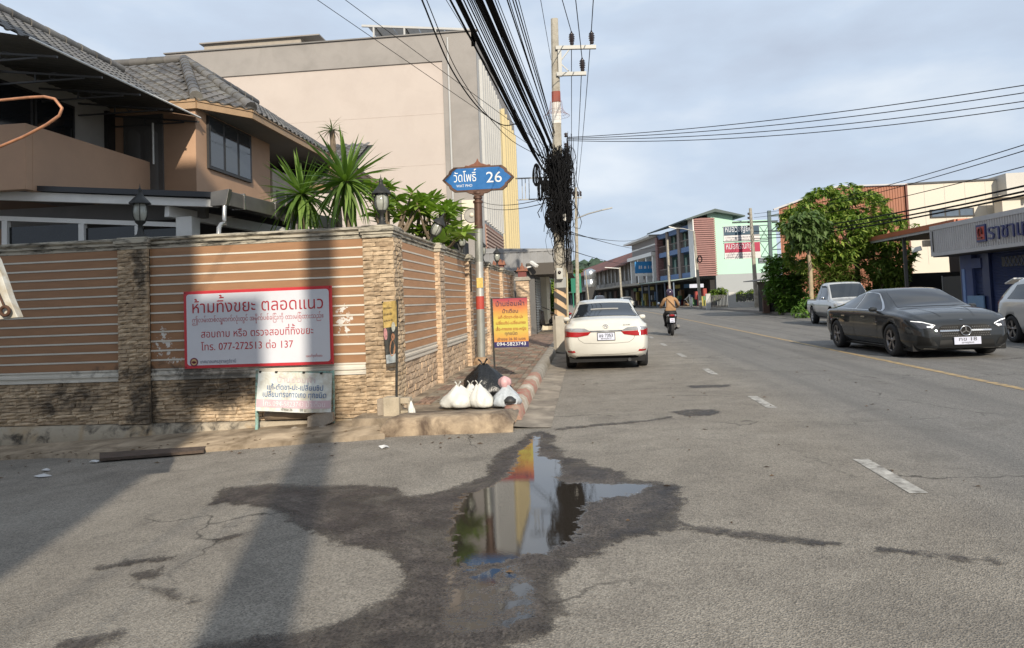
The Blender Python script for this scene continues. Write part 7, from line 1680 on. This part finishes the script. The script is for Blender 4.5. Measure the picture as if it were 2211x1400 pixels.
for r, h in ((.37, -.08), (.28, -.02), (.19, .1)): b.tube([(c.x + r * cos(2 * pi * k / 24), PY + r * sin(2 * pi * k / 24), z + h) for k in range(24)], .004, 4, closed=True)
b.build('climb_guard', M('guard_wire', (.22, .09, .08), .6), up_)
for y, x1 in ((386, 1113), (432, 1116)): b = MB(); b.bar(UY(x1, y, PY + .2), UY(1200, y - 3, PY + .2), .035); b.build('side_rail', STL, up_)
for x in (1127, 1134, 1142): b = MB(); b.bar(UY(x, 387, PY + .2), UY(x + 1, 430, PY + .2), .02); b.build('rail_rung', STL, up_)
# the tangle: a mass of loops and drops, nobody could count
rg = random.Random(11)
tg = MB()
def pole_px(x, y, Y=PY - .2): return UY(x, y, Y)
for k in range(430):
    x = rg.gauss(1206, 13); y0 = rg.uniform(312, 420); y1 = min(522, y0 + rg.uniform(30, 120)); pts_ = []; dy = rg.uniform(-.3, .15); wx = rg.uniform(2, 10)
    for i in range(9):
        t = i / 8; pts_.append(UY(x + wx * sin(t * rg.uniform(2, 6) + k) + rg.gauss(0, 2), y0 + (y1 - y0) * t, PY - .15 + dy + .12 * sin(k + t * 5)))
    tg.tube(pts_, rg.choice((.006, .009, .013)), 5, cap=False)
for k in range(46):
    x = rg.gauss(1207, 10); y = rg.uniform(340, 560); rx = rg.uniform(6, 20); ry = rg.uniform(12, 38)
    tg.tube([UY(x + rx * cos(a) + rg.gauss(0, .8), y + ry * sin(a), PY - .25 + .1 * sin(a + k)) for a in [i * pi / 8 for i in range(17)]], rg.choice((.005, .007)), 5, cap=False)
for k in range(24):
    x = rg.gauss(1228, 3); tg.tube([UY(x + rg.gauss(0, 1.5), 300 + i * 40 + rg.gauss(0, 5), PY - .12) for i in range(8)], .006, 5, cap=False)
tag(tg.build('cable_tangle', CABM, fix=False), 'thick tangle of black cables wound round the utility pole', 'cables', kind='stuff')
def coil(label, cx_, cy_, rx, ry, n, seed, Y=PY - .45):
    r = random.Random(seed); b = MB()
    for k in range(n):
        f = r.uniform(.05, 1.05); g = r.uniform(.8, 1.05); b.tube([UY(cx_ + rx * f * cos(a) + r.gauss(0, .5), cy_ + ry * g * sin(a), Y + r.uniform(-.06, .06)) for a in [i * pi / 9 for i in range(19)]], .008, 5, cap=False)
    tag(b.build('cable_coil', CABM, fix=False), label, 'cable coil')
coil('upper left coil of spare cable hanging from the overhead bundle', 1158, 378, 8, 24, 16, 1); coil('lower coil of spare cable left of the tangle', 1167, 408, 6, 26, 14, 2); coil('short cable coil touching the left side of the tangle', 1178, 400, 7, 14, 22, 3); coil('coil drooping at the lower left of the tangle', 1185, 472, 8, 22, 16, 4); coil('coil below the left of the tangle beside the pole', 1194, 480, 7, 22, 14, 5); coil('stiff cable coil hanging at the right of the tangle', 1230, 460, 6, 22, 16, 6)
b = MB(); b.tube([UY(x, y, PY - .4) for x, y in ((1234, 440), (1246, 452), (1256, 480), (1252, 494), (1240, 492), (1236, 470))], .009, 6); tag(b.build('loose_cable', CABM), 'loose cable loop sticking out right of the tangle', 'cable')
# splice boxes
b = MB(); p = UY(1219, 470, PY - .35); b.box(p.x - .04, p.x + .04, p.y, p.y + .06, p.z - .1, p.z + .1); tag(b.build('splice_box', MATS['cctv_white'], bevel=.015), 'small white box low on the cable tangle', 'box')

# ---- overhead cables
def cable(name, label, pts, r, group, sag=0.0, n=14, mat=CABM, cat='cable', pre=()):
    a, c = V(pts[0]), V(pts[-1]); q = []
    if len(pts) == 2:
        for i in range(n + 1): t = i / n; q.append(a.lerp(c, t) - V((0, 0, 4 * sag * t * (1 - t))))
    else:
        for i in range(len(pts) - 1):
            p0, p1, p2, p3 = V(pts[max(0, i - 1)]), V(pts[i]), V(pts[i + 1]), V(pts[min(len(pts) - 1, i + 2)])
            for j in range(8):
                t = j / 8; q.append(.5 * ((2 * p1) + (p2 - p0) * t + (2 * p0 - 5 * p1 + 4 * p2 - p3) * t * t + (3 * p1 - p0 - 3 * p2 + p3) * t ** 3))
        q.append(c)
    b = MB(); b.tube(list(pre) + q, r, 6); return tag(b.build(name, mat, fix=False), label, cat, group)
def ext(a, t, Yend):
    a, t = V(a), V(t); k = (Yend - a.y) / (t.y - a.y); return a + (t - a) * k
bundle = [(979, 1133, 302, .016), (994, 1150, 330, .024), (999, 1156, 335, .018), (1005, 1150, 318, .014), (1013, 1160, 322, .013), (1019, 1166, 330, .010), (1024, 1172, 332, .012), (1030, 1176, 325, .010), (1037, 1180, 318, .028), (1043, 1182, 326, .020), (1048, 1176, 300, .010), (1053, 1184, 322, .012), (1059, 1190, 312, .030), (1064, 1192, 320, .022), (1068, 1186, 300, .012), (1074, 1190, 308, .010), (1080, 1192, 300, .008), (1098, 1194, 296, .014), (1104, 1194, 300, .009), (1111, 1196, 290, .012), (1117, 1198, 288, .012), (1122, 1196, 284, .008)]
ORD = 'first second third fourth fifth sixth seventh eighth ninth tenth eleventh twelfth thirteenth fourteenth fifteenth sixteenth seventeenth eighteenth nineteenth twentieth twenty-first twenty-second'.split()
for kk, (xt, xa, ya, r) in enumerate(bundle):
    a = UY(xa, ya, PY - .2); t = UY(xt, 0, 12.6 + (xt - 980) * .004); e = ext(a, t, -5.5); drop = [] if xa > 1186 else [UY(1203, ya + 62, PY - .25), UY(1192, ya + 50, PY - .28), UY((xa + 1190) / 2, ya + 32, PY - .3)]
    cable('overhead_cable', ORD[kk] + (' and thick' if r > .019 else '') + ' cable from the left where the overhead bundle leaves the photo top', (a, e), r * (1.35 if r > .015 else 1.1), 'overhead cable bundle', sag=.08 + .12 * random.random(), n=18, pre=drop)
cable('slack_cable', 'slack black cable drooping across the side of the pink block', [UY(880, -80, 9), UY(911, 0, 10), UY(975, 150, 13), UY(1035, 235, 16), UY(1085, 270, 18), UY(1120, 266, 19)], .014, None)
cable('slack_cable', 'thinner slack cable beside the drooping one over the pink block', [UY(890, -80, 9), UY(921, 0, 10), UY(985, 150, 13), UY(1045, 240, 16), UY(1100, 300, 18), UY(1150, 330, 19.5)], .008, None)
for (x0, y0), (x1, y1), r, l in (((692, 0), (1200, 352), .006, 'left of two thin wires crossing the pink wall'), ((752, 0), (1196, 330), .006, 'right of two thin wires crossing the pink wall'), ((966, 0), (1160, 318), .006, 'thin wire at the left of the cable bundle'), ((1168, 0), (1190, 130), .006, 'single thin wire to the top of the utility pole')):
    a = UY(x1, y1, PY - .1); t = UY(x0, y0, 12.5); cable('thin_wire', l, (a, ext(a, t, -5)), r, None, sag=.05)
FP = (-.62, 62.0)
far = [UY(1233, 412, 62), UY(1246, 410, 62), UY(1241, 424, 62)]
for k, (p, x) in enumerate(zip(INS, (1214, 1281, 1243))):
    t = UY(x, 0, 17.5 if k != 1 else 17.2); e = p + V((0, 0, .36)); cable('power_line', ['left power line over the cross arm', 'right power line over the cross arm', 'middle power line on the lower arm'][k], (e, ext(e, t, -8)), .012, None, sag=.02)
    cable('power_line', ['left power line running on down the street', 'right power line running on down the street', 'middle power line running on down the street'][k], (e, far[k]), .012, None, sag=.35)
for k, (ya, yb, l) in enumerate(((297, 168, 'topmost wire crossing the sky to the right edge'), (299, 181, 'second wire crossing the sky to the right edge'), (301, 196, 'third wire crossing the sky to the right edge'), (304, 207, 'lowest wire crossing the sky to the right edge'))):
    a = UY(1226, ya, PY); t = UY(2211, yb, 14 + k * .3); cable('crossing_wire', l, (a, a + (t - a) * 1.25), .009, None, sag=.22 + .05 * k, n=24)
for k, (ya, yb, l) in enumerate(((462, 283, 'highest roadside wire above the mango tree'), (470, 296, 'second roadside wire above the mango tree'), (480, 330, 'third roadside wire above the mango tree'), (500, 372, 'heavy roadside cable above the garage canopy'), (508, 384, 'lower roadside cable above the garage canopy'), (515, 392, 'lowest roadside cable above the garage canopy'))):
    a = UY(1628, ya, 64); t = UX(2211, yb, 12.6); cable('roadside_wire', l, (a, a + (t - a) * 1.3), .014 if k < 3 else .03, None, sag=.55, n=24)
for (x0, y0), (x1, y1), Y1, l in (((1228, 500), (1420, 530), 98, 'upper wire from the pole to the cream house'), ((1228, 540), (1375, 560), 110, 'lower wire from the pole to the cream house'), ((1228, 505), (1400, 505), 90, 'level wire from the pole towards the green block')):
    cable('house_wire', l, (UY(x0, y0, PY), UY(x1, y1, Y1)), .012, None, sag=.5, n=18)
for k, y in enumerate((436, 446)): cable('side_wire', ('upper' if k == 0 else 'lower') + ' wire from the tangle to the grey building', (UY(1180, y - 8, PY), UY(1040, y, 40)), .012, None, sag=.2)
# birds and wires hardware skipped; next poles
def far_pole(label, x0, y0, x1, y1, Y, w0, w1, grp='poles along the street'):
    a, c = UY(x0, y0, Y), UY(x1, y1, Y); t = thing('utility_pole', label, 'utility pole', (a.x, Y, 0), group=grp); a.z = min(a.z, .1); tapered(MB(), a, c, w0, w1).build('shaft', PCON, t); return t
f1 = far_pole('second utility pole seen just right of the first one', 1247, 658, 1243, 405, 62, .35, .2)
b = MB(); b.bar(UY(1236, 428, 62), UY(1256, 427, 62), .12); b.build('cross_arm', STL, f1)
for x in (1238, 1248, 1254): b = MB(); p = UY(x, 424, 62); b.lathe([(.06, 0), (.1, .1), (.06, .2), (.1, .3), (.04, .45)], 8, tuple(p)); b.build('insulator', INSU, f1)
b = MB(); b.tube([UY(1240, 474, 62), UY(1270, 462, 62), UY(1300, 454, 62)], .06, 6); b.build('lamp_arm', STL, f1); b = MB(); b.bar(UY(1300, 454, 62), UY(1322, 449, 62), .25, .1); b.build('lamp_head', STL, f1)
far_pole('pale pole above the scooter rider', 1448, 662, 1441, 518, 79, .30, .2)
f3 = far_pole('pole with a black cable ring in front of the pink louvres', 1513, 663, 1498, 500, 73, .32, .2)
b = MB(); p = UY(1511, 560, 72.7); b.tube([(p.x + .2 * cos(a), 72.7, p.z + .32 * sin(a)) for a in [k * pi / 9 for k in range(18)]], .06, 6, closed=True); b.build('cable_ring', CABM, f3)
b = MB(); b.tube([UY(1500, 500, 73), UY(1475, 494, 73), UY(1458, 493, 73)], .05, 6); b.build('lamp_arm', STL, f3); b = MB(); b.bar(UY(1460, 494, 73), UY(1444, 490, 73), .3, .1); b.build('lamp_head', MATS['cctv_white'], f3)
f4 = far_pole('pole in front of the clinic signboards', 1634, 664, 1620, 450, 64, .36, .22)
for k in range(4): b = MB(); p = UY(1616, 462 + k * 9, 63.8); b.lathe([(.05, -.1), (.1, 0), (.05, .1)], 8, tuple(p)); b.build('insulator', INSU, f4)
f5 = far_pole('dark lamp pole in front of the rusty shophouses', 1343, 655, 1338, 578, 105, .3, .25)
b = MB(); b.tube([UY(1338, 580, 105), UY(1306, 578, 105)], .06, 6); b.build('lamp_arm', WFR, f5)
far_pole('thin leaning pole beside the steel tank', 1272, 655, 1264, 585, 130, .25, .2)

# ---- street name sign
sp0 = UZ(1040, 786, ZP); SYY = sp0.y; spx = lambda y: UY(1034, y, SYY)
ss = thing('street_sign', 'blue street name sign on a tall banded pole beside the side wall', 'street sign', (sp0.x, SYY, ZP))
top = UY(1032, 415, SYY)
BRN = M('cast_brown', (.10, .052, .035), .55, metal=.3, var=.3, vs=12)
def seg(nm, y0, y1, r, mat):
    a, c = UY(1039.5 - (780 - y0) * .022, y0, SYY), UY(1039.5 - (780 - y1) * .022, y1, SYY); b = MB(); b.tube([a, c], r, 20); return b.build(nm, mat, ss)
seg('pole', 786, 668, .090, M('pole_grey', (.30, .305, .28), .45, metal=.4, var=.1)); seg('red_band', 668, 640, .0915, M('pole_red', (.36, .05, .035), .5, var=.15)); seg('silver_band', 640, 566, .0905, M('pole_silver', (.58, .57, .53), .35, metal=.6, var=.08)); seg('grey_band', 566, 492, .090, MATS['pole_grey'])
seg('brown_column', 492, 438, .088, BRN); seg('brown_neck', 438, 415, .075, BRN)
for y, r in ((492, .098), (437, .11), (428, .10), (418, .13)): seg('collar', y + 2, y - 3, r, BRN)
b = MB(); p = UY(1036, 611, SYY - .095); b.box(p.x - .07, p.x + .07, p.y - .004, p.y + .01, p.z - .11, p.z + .11); b.build('sticker', M('sticker_yellow', (.60, .42, .12), .5, var=.3, vs=30), ss)
b = MB()
c0 = UY(1032, 386, SYY - .1); hw_, hh = .785, .255; YS = c0.y
def hexa(s_, y, d):
    w, h = hw_ * s_ if s_ < 1 else hw_ + (s_ - 1), hh * s_ if s_ < 1 else hh + (s_ - 1); k = .27
    prof = [(-w, 0), (-w + k * .42, h * .42), (-w + k * .52, h * .46), (-w + k * .62, h * .72), (-w + k, h), (w - k, h), (w - k * .62, h * .72), (w - k * .52, h * .46), (w - k * .42, h * .42), (w, 0)]
    prof += [(x, -z_) for x, z_ in prof[-2:0:-1]]
    return [(c0.x + x, y, c0.z + z_ - x * .0) for x, z_ in prof]
b.prism(hexa(1.025, YS, 0), (0, .07, 0)); b.build('frame', BRN, ss, bevel=.008)
b = MB(); b.prism(hexa(.95, YS - .006, 0), (0, .01, 0)); b.build('panel', M('street_blue', (.018, .13, .36), .35, var=.12, vs=3), ss)
SW = M('reflect_white', (.72, .74, .74), .45, var=.03)
put_text('writing', 'วัดโพธิ์', SW, ss, (c0.x - .29, YS - .012, c0.z - .055), R3, U3, .29, .52, bold=.008)
put_text('writing', 'WAT PHO', SW, ss, (c0.x - .31, YS - .012, c0.z - .175), R3, U3, .085, .36, bold=.01)
put_text('number', '26', SW, ss, (c0.x + .36, YS - .012, c0.z - .10), R3, U3, .34, .37, bold=.012)
b = MB(); cr_ = [(-.30, 0), (-.27, .035), (-.2, .025), (-.14, .05), (-.08, .065), (-.03, .11), (0, .18), (.03, .11), (.08, .065), (.14, .05), (.2, .025), (.27, .035), (.30, 0)]
b.prism([(c0.x + x, YS, c0.z + hh + .02 + z_) for x, z_ in cr_], (0, .06, 0)); b.build('crest', M('crest_rust', (.18, .065, .035), .6, var=.3, vs=15), ss, bevel=.006)
b = MB(); b.prism([(c0.x + x, YS, c0.z - hh - .02 - z_) for x, z_ in [(-.30, 0), (-.2, .05), (-.12, .06), (-.1, .11), (.1, .11), (.12, .06), (.2, .05), (.30, 0)]], (0, .06, 0)); b.build('bracket', BRN, ss, bevel=.006)
b = MB(); b.lathe([(.2, .1), (.19, .22), (.12, .30), (.0, .32)], 10, (sp0.x, SYY, 0), smooth=False); b.build('rough_footing', M('footing', (.30, .20, .12), .9, var=.35, vs=10, bump=.8, bs=20), ss)

# ---- orange tailor sign on a black post
os_ = thing('tailor_sign', 'red and yellow tailor sign board on a black post on the pavement', 'sign', tuple(UZ(1067, 822, ZP)))
q0 = UZ(1067, 822, ZP); YO = q0.y; TL, TR_, BL, BR = UY(1064, 646, YO), UY(1140, 645, YO), UY(1068, 750, YO), UY(1140, 749, YO)
X0, X1, Z0, Z1 = (TL.x + BL.x) / 2, (TR_.x + BR.x) / 2, BL.z, TL.z
N = NT('tailor_print'); sx = N.n('ShaderNodeSeparateXYZ', {0: N.pos()}); v = N.n('ShaderNodeMapRange', {'Value': sx.outputs[2], 'From Min': Z0, 'From Max': Z1}).outputs[0]
v = N.math('ADD', v, N.math('MULTIPLY', N.math('SUBTRACT', N.noise(N.pos(), 6, 3), .5), .12))
N.l(N.ramp(v, (0.0, (.46, .12, .06)), (.16, (.56, .26, .06)), (.42, (.50, .46, .08)), (.58, (.54, .42, .07)), (.78, (.54, .20, .06)), (1.0, (.34, .04, .07))), N.b.inputs['Base Color']); N.b.inputs['Roughness'].default_value = .45
b = MB(); b.box(X0, X1, YO - .01, YO + .015, Z0, Z1); b.build('board', N.m, os_)
b = MB(); b.box(X0, X1, YO - .013, YO - .009, Z0, Z0 + .085); b.build('navy_band', M('navy_print', (.025, .02, .10), .45), os_)
b = MB(); b.bar((X0 - .012, YO, ZP), (X0 - .025, YO, Z1 + .01), .028); b.build('post', IRON, os_)
for zz in (Z0 - .006, Z1 + .006): b = MB(); b.bar((X0, YO, zz), (X1, YO, zz), .012); b.build('edge', IRON if zz > 1 else MATS['navy_print'], os_)
INK = M('ink_navy', (.012, .010, .05), .45); INR = M('ink_red', (.33, .03, .02), .45)
cxm = (X0 + X1) / 2; H_ = Z1 - Z0; W_ = X1 - X0
def orow(t_, v, h, w, ink, bold=.02, halo=False):
    zz = Z1 - v * H_
    if halo: put_text('writing_halo', t_, WHITE, os_, (cxm, YO - .014, zz), R3, U3, h * H_, w * W_, bold=bold + .035)
    put_text('writing', t_, ink, os_, (cxm, YO - .018, zz), R3, U3, h * H_, w * W_, bold=bold)
orow('บ้านซ่อมผ้า', .155, .135, .86, INK, .02, True); orow('ป้าเตือน', .30, .105, .48, INK, .02, True); orow('แก้-ตัดขา-ต่อ-ปะ', .415, .085, .74, INR, .02); orow('เปลี่ยนซิป-เปลี่ยนทรง', .535, .085, .88, INR, .02)
orow('เสื้อ-กางเกง ชาย-หญิง', .66, .085, .90, INR, .02); orow('ทุกชนิด', .755, .09, .38, INK, .025); orow('เข้าซอย 26 50 เมตร', .865, .075, .84, INK, .025)
put_text('phone_number', '094-5823743', SW, os_, (cxm, YO - .018, Z0 + .02), R3, U3, .085, .86 * W_, bold=.03)

# parked scooter on the far pavement, seen past the pole
s2 = copy_tree(mc); q = UZ(1191, 716, ZP); s2.location = (q.x, q.y, ZP); s2.rotation_euler = (0, .22, 1.1); tag(s2, 'dark parked scooter on the pavement just left of the utility pole', 'scooter')
for ch in list(s2.children):
    if ch.name.startswith(('plate_', 'mirror')): bpy.data.objects.remove(ch)

# ---- the corner building and pole behind the camera that throw the long shadows
cbld = thing('corner_building', 'tall corner building behind the viewer shading the left of the lane', 'building', (-7, -12, 0))
b = MB(); b.box(-16, .42, -16, -9, 0, 16.2); b.build('mass', CHM, cbld)
b = MB(); b.box(.42, 1.4, -9.5, -9.2, 10.3, 11.5); b.build('shade_box', WFR, cbld)  # box added out of view to cast the shaded bulge on the front wall
for j in range(4):
    for k in range(5): b = MB(); b.box(-15 + k * 3, -13.4 + k * 3, -9.02, -8.96, 1.2 + j * 3.7, 3.0 + j * 3.7); b.build('window', DKGL, cbld)
bp = thing('utility_pole', 'concrete pole behind the viewer whose shadow falls up the front wall', 'utility pole', (1.2, -6, 0), group='poles along the street'); tapered(MB(), (1.2, -6, 0), (1.2, -6, 13.5), .42, .34).build('shaft', PCON, bp)
bpy.data.objects.remove(_fo)
